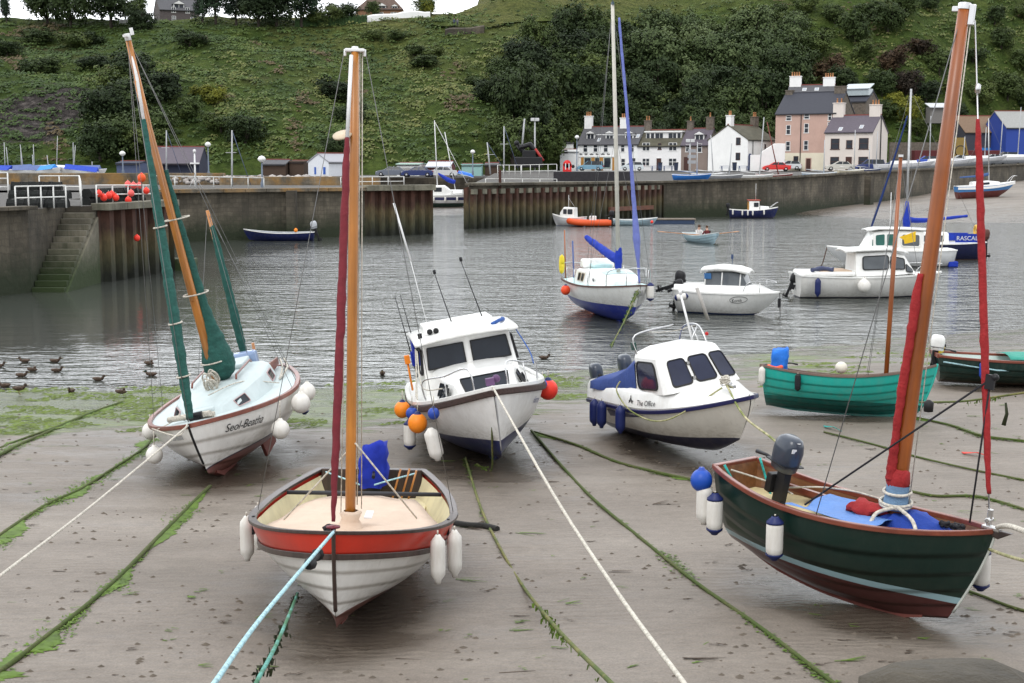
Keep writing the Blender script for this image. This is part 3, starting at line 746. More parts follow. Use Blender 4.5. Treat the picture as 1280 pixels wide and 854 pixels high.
    gp = 'buoys and fenders at the cabin cruiser\'s side'
    def B(px, py, dx, r_, m, lb, cap=navy_pvc):
        w = gunx(o, H, 514, -1, .16); p = at(px, py, w.y + dx)
        ball_fender((p[0], p[1], p[2] + r_ * 1.0 + .2), r_, m, cap, lb, gp, rope_white, .2)
    B(503, 512, .7, .15, orange_pvc, 'small orange buoy furthest aft at the left side of the cabin cruiser')
    B(522, 529, -.35, .17, orange_pvc, 'orange buoy with navy neck, nearest the bow of the cabin cruiser')
    B(515, 517, -.05, .11, blue_pvc, 'blue ball between the two orange buoys of the cabin cruiser')
    B(542, 517, -1.25, .10, blue_pvc, 'small blue ball under the rubbing rope right of the orange buoys')
    w = gunx(o, H, 516, -1, .12); p = at(512, 523, w.y + .3); fender(p, .55, .11, white_pvc, navy_pvc, 'white fender with blue ends below the orange buoys of the cabin cruiser', gp, rope_white, .02)
    p = at(537, 534, w.y - 1.0); fender(p, .58, .13, white_pvc, white_pvc, 'plump white fender slanting under the bow of the cabin cruiser', gp, rope_white, .02, (0, R(-14)))
    w = gunx(o, H, 676, 1, .1); p = at(685, 487, w.y - .1); ball_fender((p[0], p[1], p[2] + .37), .19, redball_pvc, navy_pvc, 'bright red round buoy at the right side of the cabin cruiser', gp, rope_white, .18)
    p = at(678, 481, w.y - .35); ball_fender((p[0], p[1], p[2] + .25), .09, blue_pvc, navy_pvc, 'small blue ball beside the red buoy of the cabin cruiser', gp, rope_white, .15)
    return o, H

# ================================================================ white cuddy boat with a blue canopy
def boat_cuddy():
    H = Hull(L=5.274, B=1.75, zs=.872, zm=.872, zb=1.144, kb=.327, ks=.022, rk=.633, wt=.9, tm=.4, pb=2.4, pc=.8, e=.65, m0=.4, m1=.8)
    o = boat_thing('motor_boat', 'white motor boat with three windscreen panes and a blue canvas canopy behind its cabin', 'motor boat', (3.227, 24.374, .302), (-70.79, 8.32, -4.79))
    m = hull_bands('cuddy hull paint', [(-9, (.012, .016, .05)), (.36, (.70, .68, .62))])
    hull_shell(H, [m], o)
    g = MB(); rail(H, g, .985, .02, .04, -.05, .02); g.build('rubbing_strake', mat('navy rail', (.015, .015, .07), .4), o, bevel=.012)
    for s in (1, -1):
        rows = []
        for i in range(19):
            t = .2 + .32 * i / 18; w = .11 * (1 - i / 18) + .004
            rows.append([H.p(t, .93 - w, s, .014), H.p(t, .93, s, .014)])
        MB().grid(rows).build('hull_flash', mat('navy rail', (.015, .015, .07)), o)
    # moulded top: cockpit sides, foredeck
    mb = MB()
    rows = []
    for i in range(31):
        t = i / 30; q = H.p(t, 1); b = max(.01, q[1] - .015)
        k = smooth(1.0, .62, t); h = .30 * k + .01
        wtop = b * lerp(.3, .83, k)
        zc = q[2] + h + .05 * k
        x = q[0] - .05
        rows.append([(x, -b, q[2] - .02), (x, -lerp(b, wtop, .5), q[2] + h * .75), (x, -wtop, q[2] + h), (x, 0, zc), (x, wtop, q[2] + h), (x, lerp(b, wtop, .5), q[2] + h * .75), (x, b, q[2] - .02)])
    mb.grid(rows); mb._add(rows[0], [tuple(range(7))]); mb.build('topsides_moulding', white_gel, o)
    # cabin
    xb, zb_, xt, zt = 1.127, 1.20, .732, 1.74
    bot = [(-.28, -.74, 1.1), (.86, -.74, 1.15), (1.1, -.66, zb_ - .02), (1.24, -.24, zb_ + .02), (1.24, .24, zb_ + .02), (1.1, .66, zb_ - .02), (.86, .74, 1.15), (-.28, .74, 1.1)]
    top = [(-.38, -.64, 1.74), (.50, -.62, 1.74), (.70, -.55, zt), (.80, -.21, zt + .02), (.80, .21, zt + .02), (.70, .55, zt), (.50, .62, 1.74), (-.38, .64, 1.74)]
    mid = [(p[0] * .97 - .02, p[1] * .93, p[2] + .09) for p in top]
    crown = [(p[0] * .85, p[1] * .5, p[2] + .17) for p in top]
    mb = MB(); mb.grid([bot, top, mid, crown], 0, False, False, True); mb._add(crown, [tuple(range(8))]); mb.build('cabin', white_gel, o, bevel=.035)
    def fq(i, u0, u1, w0, w1):
        a, b = Vector(bot[i]), Vector(bot[i + 1]); c, d = Vector(top[i + 1]), Vector(top[i])
        f = lambda u, w: a * (1 - u) * (1 - w) + b * u * (1 - w) + c * u * w + d * (1 - u) * w
        return [f(u0, w0), f(u1, w0), f(u1, w1), f(u0, w1)]
    gl = glassmat('navy tinted glass', (.022, .026, .05))
    for i in (2, 3, 4): pane(o, fq(i, .06, .94, .14, .93), gl, black_rub, 'windscreen', .4, .05, .016)
    for i in (0, 6):
        pane(o, fq(i, .12, .90, .12, .92) if i == 0 else fq(i, .10, .88, .12, .92), gl, black_rub, 'window', .5, .05, .016)
    a, b = Vector(bot[3]), Vector(top[3])
    for f in (.3, .75): MB().cbox(a.lerp(b, f) + Vector((.02, 0, .01)), (.05, .05, .05)).build('hatch_hinge', steel, o)
    MB().box(1.235, 1.262, -.25, .25, 1.15, 1.165).build('hatch_sill', engine_blk, o)
    # canopy
    rows = []
    for i in range(13):
        f = i / 12; x = lerp(-.30, -2.35, f); zc = lerp(1.86, 1.24, f ** .8) - .10 * math.sin(f * PI); w = lerp(.72, .80, f)
        rows.append([(x, -w, 1.06), (x, -w * .97, lerp(1.1, zc, .7)), (x, -w * .7, zc - .01 + .02 * math.sin(f * 9)), (x, 0, zc + .04), (x, w * .7, zc - .01), (x, w * .97, lerp(1.1, zc, .7)), (x, w, 1.06)])
    mb = MB(); mb.grid(rows); mb._add(rows[-1], [tuple(range(7))], 0, True); mb.crumple(.02, 3); mb.build('canopy', navy_cloth, o)
    e = outboard(o, (-2.75, .2, 1.0), 0, cowl_grey, engine_blk, .95); outboard(o, (-2.75, -.45, 1.0), 0, cowl_grey, engine_blk, .85)
    MB().lathe([(0, 0), (.17, 0), (.18, .2), (.1, .36), (0, .38)], (-2.2, .62, 1.25), 14).build('white_canister', white_gel, o)
    # rails on the roof, cleats, rope heap
    pulpit(o, [(-.3, -.6, 1.8), (-.3, -.58, 2.15), (-.28, .2, 2.2)], [], .014); pulpit(o, [(.35, .5, 1.84), (.1, .5, 2.15), (-.4, .45, 2.12), (-.6, .4, 1.8)], [((.1, .5, 2.15), (.15, .25, 1.85)), ((.2, .42, 1.85), (0, .42, 2.15))], .016)
    MB().tube([(.1, .35, 1.85), (.0, .3, 2.75)], .022, 8).tube([(0, .3, 2.75), (0, .3, 2.83)], .03, 8).build('lamp_pole', white_metal, o)
    MB().cbox((-.35, -.62, 1.95), (.09, .07, .14)).build('navigation_lamp', mat('dark green lamp', (.01, .05, .04), .3), o)
    MB().ball((.4, .5, 2.0), .035).build('port_lamp', mat('red lamp glass', (.4, .01, .01), .2), o)
    line('roof_line', catenary((-.3, -.3, 2.16), (.1, .45, 2.16), .05), .005, rope_white, o)
    MB().cbox((1.95, .02, 1.24), (.26, .06, .05)).tube([(1.85, -.1, 1.27), (1.85, .1, 1.27)], .02, 6).build('bow_cleat', steel, o)
    coil(o, (1.8, 0, 1.27), .09, rope_white, 6); coil(o, (1.78, .02, 1.33), .06, rope_white, 4)
    line('side_line', dens([(1.9, -.12, 1.24), (1.2, -.9, .78), (0, -.98, .82), (-.8, -.9, 1.12), (-.85, -.78, 1.3)], 8), .015, rope_yellow, o)
    text_on_hull(H, 'The Office', .16, .485, 1.0, -1, ink, o, .1, 1, .012)
    ob = [q for q in o.children if q.name.startswith('lettering')][0]
    # the name stands on the moulding above the rail
    for v in ob.data.vertices:
        hgt = (v.co.z - H.sheer(.45)); 
    me = text_mesh('The Office', .16, .1); me.materials.append(ink); bpy.data.objects.remove(ob)
    lt = bpy.data.objects.new('lettering', me); COL.objects.link(lt); lt.parent = o
    for v in me.vertices:
        x = -.1 + v.co.x * 1.0; u = v.co.y; t = x / H.L + .5; q = H.p(t, 1)
        k = smooth(1.0, .62, t); h = .30 * k + .01; b = q[1] - .015; wt_ = b * lerp(.3, .83, k); f = min(1, .25 + u / .3)
        yy = lerp(b, lerp(b, wt_, .5), f); zz = lerp(q[2] - .02, q[2] + h * .75, f)
        v.co = (x, -(yy + .012), zz)
    mb = MB()                                        # stick figure mark left of the name
    for a, b in (((-.42, .03), (-.36, .14)), ((-.36, .14), (-.28, .03)), ((-.43, .08), (-.26, .08)), ((-.36, .14), (-.36, .19))):
        P_ = []
        for (x, u) in (a, b):
            t = x / H.L + .5; q = H.p(t, 1); k = smooth(1.0, .62, t); h = .30 * k + .01; bb = q[1] - .015; wt_ = bb * lerp(.3, .83, k); f = .25 + u / .3
            P_.append((x, -(lerp(bb, lerp(bb, wt_, .5), f) + .014), lerp(q[2] - .02, q[2] + h * .75, f)))
        mb.tube(P_, .008, 5)
    mb.build('painted_mark', ink, o)
    for px, lb in ((743, 'furthest aft of the three on the cuddy boat'), (752, 'middle one of the three on the cuddy boat'), (776, 'standing apart from the other two on the cuddy boat')):
        fender(gunx(o, H, px, -1, .11, dz=.1), .52, .095, navy_pvc, navy_pvc, 'navy sausage fender ' + lb, 'navy fenders of the cuddy boat', rope_white, .06)
    return o, H

# ================================================================ turquoise dinghy
def boat_turquoise():
    H = Hull(L=3.55, B=1.617, zs=.889, zm=.77, zb=1.126, kb=.119, ks=.036, rk=.303, wt=.65, tm=.45, pb=2.2, pc=.9, m0=.35, m1=.75)
    o = boat_thing('sailing_dinghy', 'turquoise clinker dinghy with a bare brown mast and blue covered engine', 'dinghy', (7.05, 28.326, .176), (-16.38, -7.74, 1.62))
    m = hull_bands('turquoise hull paint', [(-9, (.006, .12, .10)), (.28, (.014, .36, .30))], dirt=.12)
    hull_shell(H, [m], o, 6, .009)
    hull_inside(H, .35, mat('dark brown inside', (.06, .035, .025), .6, var=.2), o)
    g = MB(); rail(H, g, 1, .05, .025, -.02, .03); transom_cap(H, g, .03, .06); g.build('gunwale', mat('grey brown gunwale', (.16, .11, .09), .6, var=.2), o, bevel=.006)
    stem_piece(H, m, o, .025, .05)
    keel_strip(H, m, o)
    for x in (-.9, .1, .95): MB().box(x - .12, x + .12, -.66 if x < .5 else -.45, .66 if x < .5 else .45, .6, .63).build('thwart', inner_wood, o, bevel=.008)
    outboard(o, (-1.42, .12, .86), 0, cowl_grey, engine_blk, .72, 0, mat('bright blue cover', (.015, .16, .62), .7, var=.15, bump=.02, bscale=8))
    MB().tube([(-1.5 + .13 * math.cos(a), -.3 + .2 * math.sin(a), .86 + .02 * math.cos(a * 2)) for a in [i * PI / 10 for i in range(21)]], .045, 8, cap=False).build('life_ring', mat('orange life ring', (.75, .09, .03), .6), o)
    MB().tube([(.778, 0, .3), (.778, 0, 3), (.778, 0, 5.464)], [.05, .05, .04], 10).build('mast', red_mast, o)
    MB().cbox((.778, 0, 5.46), (.1, .1, .05)).build('masthead_fitting', alloy, o)
    shrouds(o, (.778, 0, 5.4), [(.4, .7, .8), (.4, -.72, .8), (1.7, 0, 1.1)], .005)
    MB().ball((-.15, .1, .95), .13, 14).build('mooring_buoy_aboard', mat('cream buoy', (.72, .68, .58), .5), o)
    text_on_hull(H, 'BA51', .07, .80, .86, -1, ink, o, 0, 1, .014)
    fender(gunx(o, H, 953, -1, .09), .4, .07, white_pvc, white_pvc, 'white fender at the stern of the turquoise dinghy', None, rope_white, .02)
    fender(gunx(o, H, 998, -1, .09), .36, .065, mat('black fender vinyl', (.015, .015, .02), .5), black_rub, 'black fender hanging on the side of the turquoise dinghy', None, rope_white, .02)
    return o, H

# ================================================================ dark green dinghy, right front
def boat_green():
    H = Hull(L=3.40, B=1.45, zs=1.22, zm=1.054, zb=1.276, kb=.166, ks=.26, rk=.384, wt=.62, tm=.4, pb=2.4, pc=.8, m0=.4, m1=.75)
    o = boat_thing('sailing_dinghy', 'dark green dinghy with varnished rail, thick wooden mast and red sails, nearest at the right', 'dinghy', (3.881, 15.465, .352), (-44.91, -2.53, 4.65))
    m = hull_bands('dark green hull paint', [(-9, (.075, .022, .02)), (.36, (.28, .42, .46)), (.44, (.005, .022, .017))], rough=.35, dirt=.03, coat=.2)
    hull_shell(H, [m], o, 5, .0025)
    hull_inside(H, .88, inner_wood, o, mat('cream sole paint', (.66, .56, .32), .5, var=.08, dirt=.3), thick=.035)
    g = MB(); rail(H, g, 1, .045, .028, -.03, .03); transom_cap(H, g, .03, .07); g.build('gunwale', redbrown_rail, o, bevel=.01)
    stem_piece(H, mat('pale stem band', (.5, .52, .48), .4), o, .016, .1, top=.0)
    keel_strip(H, mat('antifouling brown', (.15, .045, .035)), o, .022, .1, .9, .03)
    MB().prism([(1.62, 1.24), (1.78, 1.30), (1.9, 1.30), (1.75, 1.2)], 'Y', -.035, .035).build('stem_head', dark_wood, o, bevel=.01)
    MB().cbox((1.62, 0, 1.40), (.05, .05, .2)).tube([(1.62, -.06, 1.38), (1.62, .06, 1.38)], .03, 8).cbox((1.66, 0, 1.3), (.2, .09, .04)).build('bow_fitting', steel, o, bevel=.008)
    # inside: side seat, centre case, thwart
    MB().prism([(-1.15, 1.06), (.45, 1.02), (.45, .95), (-1.15, .99)], 'Y', .30, .36).build('seat_edge', redbrown_rail, o)
    MB().box(-.9, .5, .36, .62, .94, .97).build('side_seat', inner_wood, o)
    e = outboard(o, (-1.05, .02, 1.2), R(160), cowl_grey, engine_blk, 1.0, R(-8))
    MB().cbox((-.232, .06, .42), (.012, .06, .05)).build('maker_plate', white_metal, e)
    MB().lathe([(0, 0), (.03, 0), (.03, .004), (0, .004)], (-.2, 0, .51), 10).build('maker_plate', white_metal, e)
    for s in (1, -1): MB().tube(dens([(-1.6, s * .38, 1.26), (-1.35, s * .3, .9), (-1.2, s * .26, .68)], 4), .016, 6).build('lashing', rope_teal, o)
    # tarpaulin and bundled sail forward
    rows = []
    for i in range(15):
        f = i / 14; x = lerp(-.55, .62, f); q = H.p(x / H.L + .5, 1); b = q[1] - .05
        rows.append([(x + .03 * math.sin(k * 2.1), b * (k / 5 - 1) if k < 10 else b * .8, q[2] + .03 + .03 * math.sin(k * 1.3 + f * 5) * (1 - f * .5) - .10 * (1 - abs(k / 4 - 1)) * (1 - f)) for k in range(0, 9)])
    MB().grid(rows).build('tarpaulin', blue_tarp, o, solid=.006, sub=1)
    mb = MB(); rows = []
    for i in range(14):
        f = i / 13; x = lerp(.30, 1.35, f); r_ = .26 * math.sin(PI * (f * .85 + .08)) + .03
        rows.append([(x + .02 * math.sin(k * 2), r_ * 1.15 * math.cos(2 * PI * k / 14) * (1 + .1 * math.sin(k * 3 + i)), 1.02 + r_ * .8 * math.sin(2 * PI * k / 14)) for k in range(14)])
    mb.grid(rows, 0, True, False, True); mb.crumple(.06, 5, 2); mb.build('folded_sail_cover', mat('blue sail bag', (.015, .05, .3), .8, var=.25, bump=.03, bscale=9), o)
    mb = MB(); rows = []
    for i in range(12):
        f = i / 11; x = lerp(-.05, .5, f); r_ = .08 * math.sin(PI * (f * .8 + .12)) + .03
        rows.append([(x, -.05 + r_ * 1.5 * math.cos(2 * PI * k / 12) * (1 + .14 * math.sin(k * 3 + i)), 1.10 + f * .08 + r_ * .8 * math.sin(2 * PI * k / 12)) for k in range(12)])
    mb.grid(rows, 0, True, False, True); mb.crumple(.05, 7, 4); mb.build('red_sail_bundle', red_sail, o)
    x, top = .523, 6.796
    MB().tube([(x, 0, .6), (x, 0, 2), (x, 0, 5), (x, 0, top)], [.085, .088, .082, .062], 16).build('mast', red_mast, o)
    MB().tube([(x - .13, .11, 1.8), (x - .10, .10, 4.9)], [.045, .035], 10).build('gaff_spar', tan_mast, o)
    MB().lathe([(.068, -.03), (.068, .035), (0, .045)], (x, 0, top), 14).box(x + .06, x + .13, -.018, .018, top - .2, top + .02).cbox((x - .1, 0, top - .03), (.08, .02, .06)).build('masthead_fitting', steel, o, bevel=.01)
    furled([(x - .06, -.11, 1.55), (x - .06, -.12, 2.5), (x - .04, -.10, 3.9)], .07, .08, 10, 50, [.055, .055, .045, .05, .05, .055, .03], seed=21).build('furled_mainsail', red_sail, o)
    mb = MB(); mb.lathe([(.11, 0), (.14, .08), (.12, .2), (.095, .24)], (x - .01, -.02, 1.45), 16).crumple(.02, 9); mb.build('sail_collar', red_sail, o)
    mb = MB(); mb.lathe([(.15, 0), (.135, .1), (.125, .2), (.13, .28)], (x, -.02, 1.22), 14); mb.build('cloth_wrap', denim, o)
    mb = MB()
    for z, r_ in ((1.27, .17), (1.30, .175), (1.42, .15)): mb.tube([(x + r_ * math.cos(a), -.02 + r_ * math.sin(a), z + .02 * math.sin(a)) for a in [i * PI / 9 for i in range(19)]], .018, 7)
    mb.tube(dens([(x + .1, -.15, 1.28), (x - .05, -.32, 1.2), (x - .05, -.45, 1.08)], 6), .022, 7).tube(dens([(x + .1, -.16, 1.28), (x + .35, -.28, 1.22), (x + .5, -.42, 1.12)], 6), .022, 7)
    mb.build('mast_lashing', rope_white, o)
    bow, hd = (1.60, 0, 1.5), (x + .14, 0, top - .15)
    P_ = [tuple(lerp(bow[i], hd[i], f) for i in range(3)) for f in (.03, .3, .6, .80)]
    furled(P_, .05, .05, 10, 60, [.022, .036, .042, .044, .042, .04, .036, .02], seed=25).build('furled_jib', red_sail, o)
    line('forestay', [bow, hd], .009, steel, o)
    MB().lathe([(0, 0), (.03, .02), (.03, .1), (0, .12)], tuple(lerp(bow[i], hd[i], .85) for i in range(3)), 8).build('halyard_swivel', steel, o)
    bw = lambda t, s: (H.p(t, 1)[0], s * (H.p(t, 1)[1] - .03), H.sheer(t) + .02)
    shrouds(o, (x, .04, top - .1), [bw(.5, 1)]); shrouds(o, (x, -.04, top - .1), [bw(.48, -1)], .006)
    line('halyard', [(x + .14, .02, 1.3), (x + .09, .01, top - .2)], .007, rope_white, o)
    line('kicker_line', [(1.42, -.03, 1.3), (1.42, -.03, 2.85)], .011, rope_black, o)
    line('sheet_line', [(-.35, -.5, 1.1), (1.40, -.03, 2.87)], .012, rope_black, o)
    MB().cbox((1.42, -.03, 2.86), (.1, .04, .16)).ball((1.47, -.03, 2.92), .04).build('pulley_block', engine_blk, o)
    line('spare_line', dens([(-1.2, .1, 1.0), (-.7, .3, 1.12), (-.3, .5, 1.14), (.1, .55, 1.12)], 6), .012, rope_white, o)
    line('spare_line', dens([(-1.55, -.3, 1.2), (-1.2, 0, 1.1), (-.9, .12, 1.0)], 6), .012, rope_white, o)
    for c in ((1.2, .1, 1.16), (1.3, .0, 1.2), (1.15, -.05, 1.2)): coil(o, c, .05, rope_black, 2, 'deck_block', .02)
    gp = 'fenders of the dark green dinghy'
    w = gunx(o, H, 896, -1, .08); p = at(877, 589, w.y + .15); ball_fender((p[0], p[1], p[2] + .05), .135, mat('bright blue buoy', (.012, .07, .40), .4), blue_pvc, 'bright blue round buoy at the stern of the dark green dinghy', gp, rope_white, .03)
    def F(px, py, dy, m_, c_, lb):
        q = at(px, py, gunx(o, H, px, -1, .1).y + dy); fender(q, .52, .10, m_, c_, lb, gp, rope_white, .02)
    F(881, 602, 0, white_pvc, white_pvc, 'plain white fender between the blue buoy and a blue tipped fender')
    F(894, 614, -.05, white_pvc, navy_pvc, 'white fender with navy tips beside the plain white one on the green dinghy')
    F(969, 643, -.05, white_pvc, navy_pvc, 'white fender with navy tips hanging alone amidships on the green dinghy')
    w = gunx(o, H, 1228, 1, .10); fender(at(1228, 680, w.y), .52, .10, white_pvc, navy_pvc, 'white fender with navy tips beyond the bow of the green dinghy', gp, rope_white, .02)
    return o, H

# ================================================================ dark green rowing dinghy at the right edge
def boat_edge():
    H = Hull(L=4.4, B=1.75, zs=.72, zm=.66, zb=.95, kb=.12, ks=.04, rk=.3, wt=.7, tm=.45, pb=2.2, pc=.9, m0=.3, m1=.75)
    p = on(1290, 478, .12)
    o = boat_thing('rowing_dinghy', 'dark green open dinghy with a white outboard and green cover at the right edge', 'dinghy', (p[0] - .30, p[1] - .5, .10), (-8, -2, 1))
    m = hull_bands('bottle green hull paint', [(-9, (.05, .03, .02)), (.12, (.006, .03, .025))], dirt=.12)
    hull_shell(H, [m], o, 5, .012)
    hull_inside(H, .3, mat('pale grey green inside', (.5, .58, .55), .6, var=.1), o)
    g = MB(); rail(H, g, 1, .05, .03, -.03, .03); transom_cap(H, g, .05, .06); g.build('gunwale', redbrown_rail, o, bevel=.008)
    rows = [[(x, y * (H.p(x / H.L + .5, 1)[1] - .02), .70 + .1 * (1 - y * y) + .02 * math.sin(x * 4 + y * 3)) for y in (-1, -.6, -.2, .2, .6, 1)] for x in [-.6 + .2 * k for k in range(12)]]
    MB().grid(rows).build('green_cover', mat('green tarpaulin', (.03, .26, .2), .7, var=.15, bump=.02, bscale=8), o, solid=.006)
    outboard(o, (-2.15, -.15, .72), 0, mat('white cowling', (.72, .72, .7), .3, coat=.4), engine_blk, .85, R(6))
    MB().ball((-2.0, .55, .8), .14).build('yellow_buoy_aboard', mat('yellow buoy', (.7, .45, .03), .5), o)
    line('side_line', [H.p(.02, .9, -1, .03), H.p(.3, .8, -1, .03), H.p(.7, .75, -1, .03)], .02, rope_cyan, o)
    q = gunx(o, H, 1228, -1, .09); fender(q, .4, .06, blue_pvc, blue_pvc, 'blue fender on the side of the dinghy at the right edge', None, rope_white, .03)
    return o, H
# ---------------------------------------------------------------- setting materials
def wall_mat(name, col, dark, tide=1.6, brick=True, scale=1.0, lichen=0.0, weed=(.018, .026, .010)):
    """harbour masonry: uneven blocks, run-off stains, dark weed growing below the tide line"""
    if name in MATS: return MATS[name]
    m, nt, b, oc = newmat(name); L = nt.links
    geo = _n(nt, 'ShaderNodeNewGeometry'); sep = _n(nt, 'ShaderNodeSeparateXYZ'); L.new(geo.outputs['Position'], sep.inputs[0]); z = sep.outputs[2]
    n1 = _noise(nt, oc, .35 * scale, 8, .65); n2 = _noise(nt, oc, 2.5 * scale, 6, .7)
    c = _ramp(nt, n1, [(.3, tuple(x * .4 for x in col)), (.5, col), (.7, tuple(min(.6, x * 2.0) for x in col))])
    if brick:
        mp = _n(nt, 'ShaderNodeCombineXYZ'); s2 = _n(nt, 'ShaderNodeSeparateXYZ'); L.new(oc, s2.inputs[0])
        L.new(_math(nt, 'ADD', s2.outputs[0], s2.outputs[1]), mp.inputs[0]); L.new(s2.outputs[2], mp.inputs[1])
        br = _n(nt, 'ShaderNodeTexBrick'); br.inputs['Scale'].default_value = .8 * scale; br.inputs['Mortar Size'].default_value = .03
        br.inputs['Color1'].default_value = (.55, .55, .55, 1); br.inputs['Color2'].default_value = (1.1, 1.1, 1.1, 1); br.inputs['Mortar'].default_value = (.5, .5, .5, 1)
        L.new(mp.outputs[0], br.inputs['Vector']); c = _mix(nt, .5, c, br.outputs['Color'], 'MULTIPLY'); wv = _noise(nt, oc, 1.1, 3)
        L.new(_math(nt, 'ADD', s2.outputs[2], _math(nt, 'MULTIPLY', wv, .35)), mp.inputs[1])
    st = _noise(nt, oc, 1.2, 6, .7, (1.6, 1.6, .12))
    c = _mix(nt, _ramp(nt, st, [(.48, (0,) * 3), (.7, (.75,) * 3)]), c, dark)
    if lichen: c = _mix(nt, _ramp(nt, _noise(nt, oc, .5, 6, .65), [(.42, (0,) * 3), (.6, (lichen,) * 3)]), c, (.33, .17, .03))
    zz = _math(nt, 'ADD', z, _math(nt, 'MULTIPLY', _math(nt, 'SUBTRACT', n2, .5), 1.6))
    c = _mix(nt, _ramp(nt, _math(nt, 'DIVIDE', zz, 4.0), [(tide / 4 * .35, (1,) * 3), (tide / 4 * 1.25, (0,) * 3)]), c, weed)
    L.new(c, b.inputs['Base Color']); b.inputs['Roughness'].default_value = .85
    bp = _n(nt, 'ShaderNodeBump'); bp.inputs['Distance'].default_value = .06; L.new(n2, bp.inputs['Height']); L.new(bp.outputs[0], b.inputs['Normal'])
    MATS[name] = m; return m
def pile_mat():
    m, nt, b, oc = newmat('rusty sheet pile'); L = nt.links
    geo = _n(nt, 'ShaderNodeNewGeometry'); sep = _n(nt, 'ShaderNodeSeparateXYZ'); L.new(geo.outputs['Position'], sep.inputs[0])
    n2 = _noise(nt, oc, 1.3, 7, .7, (1, 1, .25))
    zz = _math(nt, 'ADD', sep.outputs[2], _math(nt, 'MULTIPLY', _math(nt, 'SUBTRACT', n2, .5), 2.2))
    c = _ramp(nt, _math(nt, 'DIVIDE', zz, 4.0), [(.05, (.012, .014, .008)), (.22, (.045, .045, .022)), (.45, (.10, .075, .035)), (.6, (.055, .026, .016)), (.9, (.085, .032, .02))])
    n3 = _noise(nt, oc, 6, 6, .7, (1, 1, .3))
    c = _mix(nt, 1, c, _ramp(nt, n3, [(.3, (.6,) * 3), (.7, (1.35,) * 3)]), 'MULTIPLY')
    L.new(c, b.inputs['Base Color']); b.inputs['Roughness'].default_value = .85
    MATS['rusty sheet pile'] = m; return m
stone_wall = wall_mat('harbour stone', (.105, .09, .066), (.028, .025, .018))
stone_dark = wall_mat('dark harbour stone', (.075, .063, .045), (.022, .02, .015))
lichen_wall = wall_mat('lichen stone', (.14, .12, .09), (.06, .05, .035), tide=.2, lichen=.6)
conc = wall_mat('mossy concrete', (.17, .16, .12), (.06, .06, .04), tide=.9, brick=False, weed=(.03, .05, .012))
stair_m = wall_mat('mossy stair stone', (.11, .10, .075), (.035, .04, .02), tide=1.7, brick=False, weed=(.025, .042, .010))
pile_m = pile_mat()
coping_m = mat('coping stone', (.22, .21, .17), .85, var=.25, scale=1.2, bump=.01)
setts = mat('worn stone setts', (.085, .08, .074), .85, var=.3, scale=1.5, bump=.02, bscale=5)
asphalt = mat('worn asphalt', (.12, .118, .115), .9, var=.15, scale=.4)
white_rail = mat('white painted rail', (.7, .7, .68), .45, var=.08, dirt=.3)

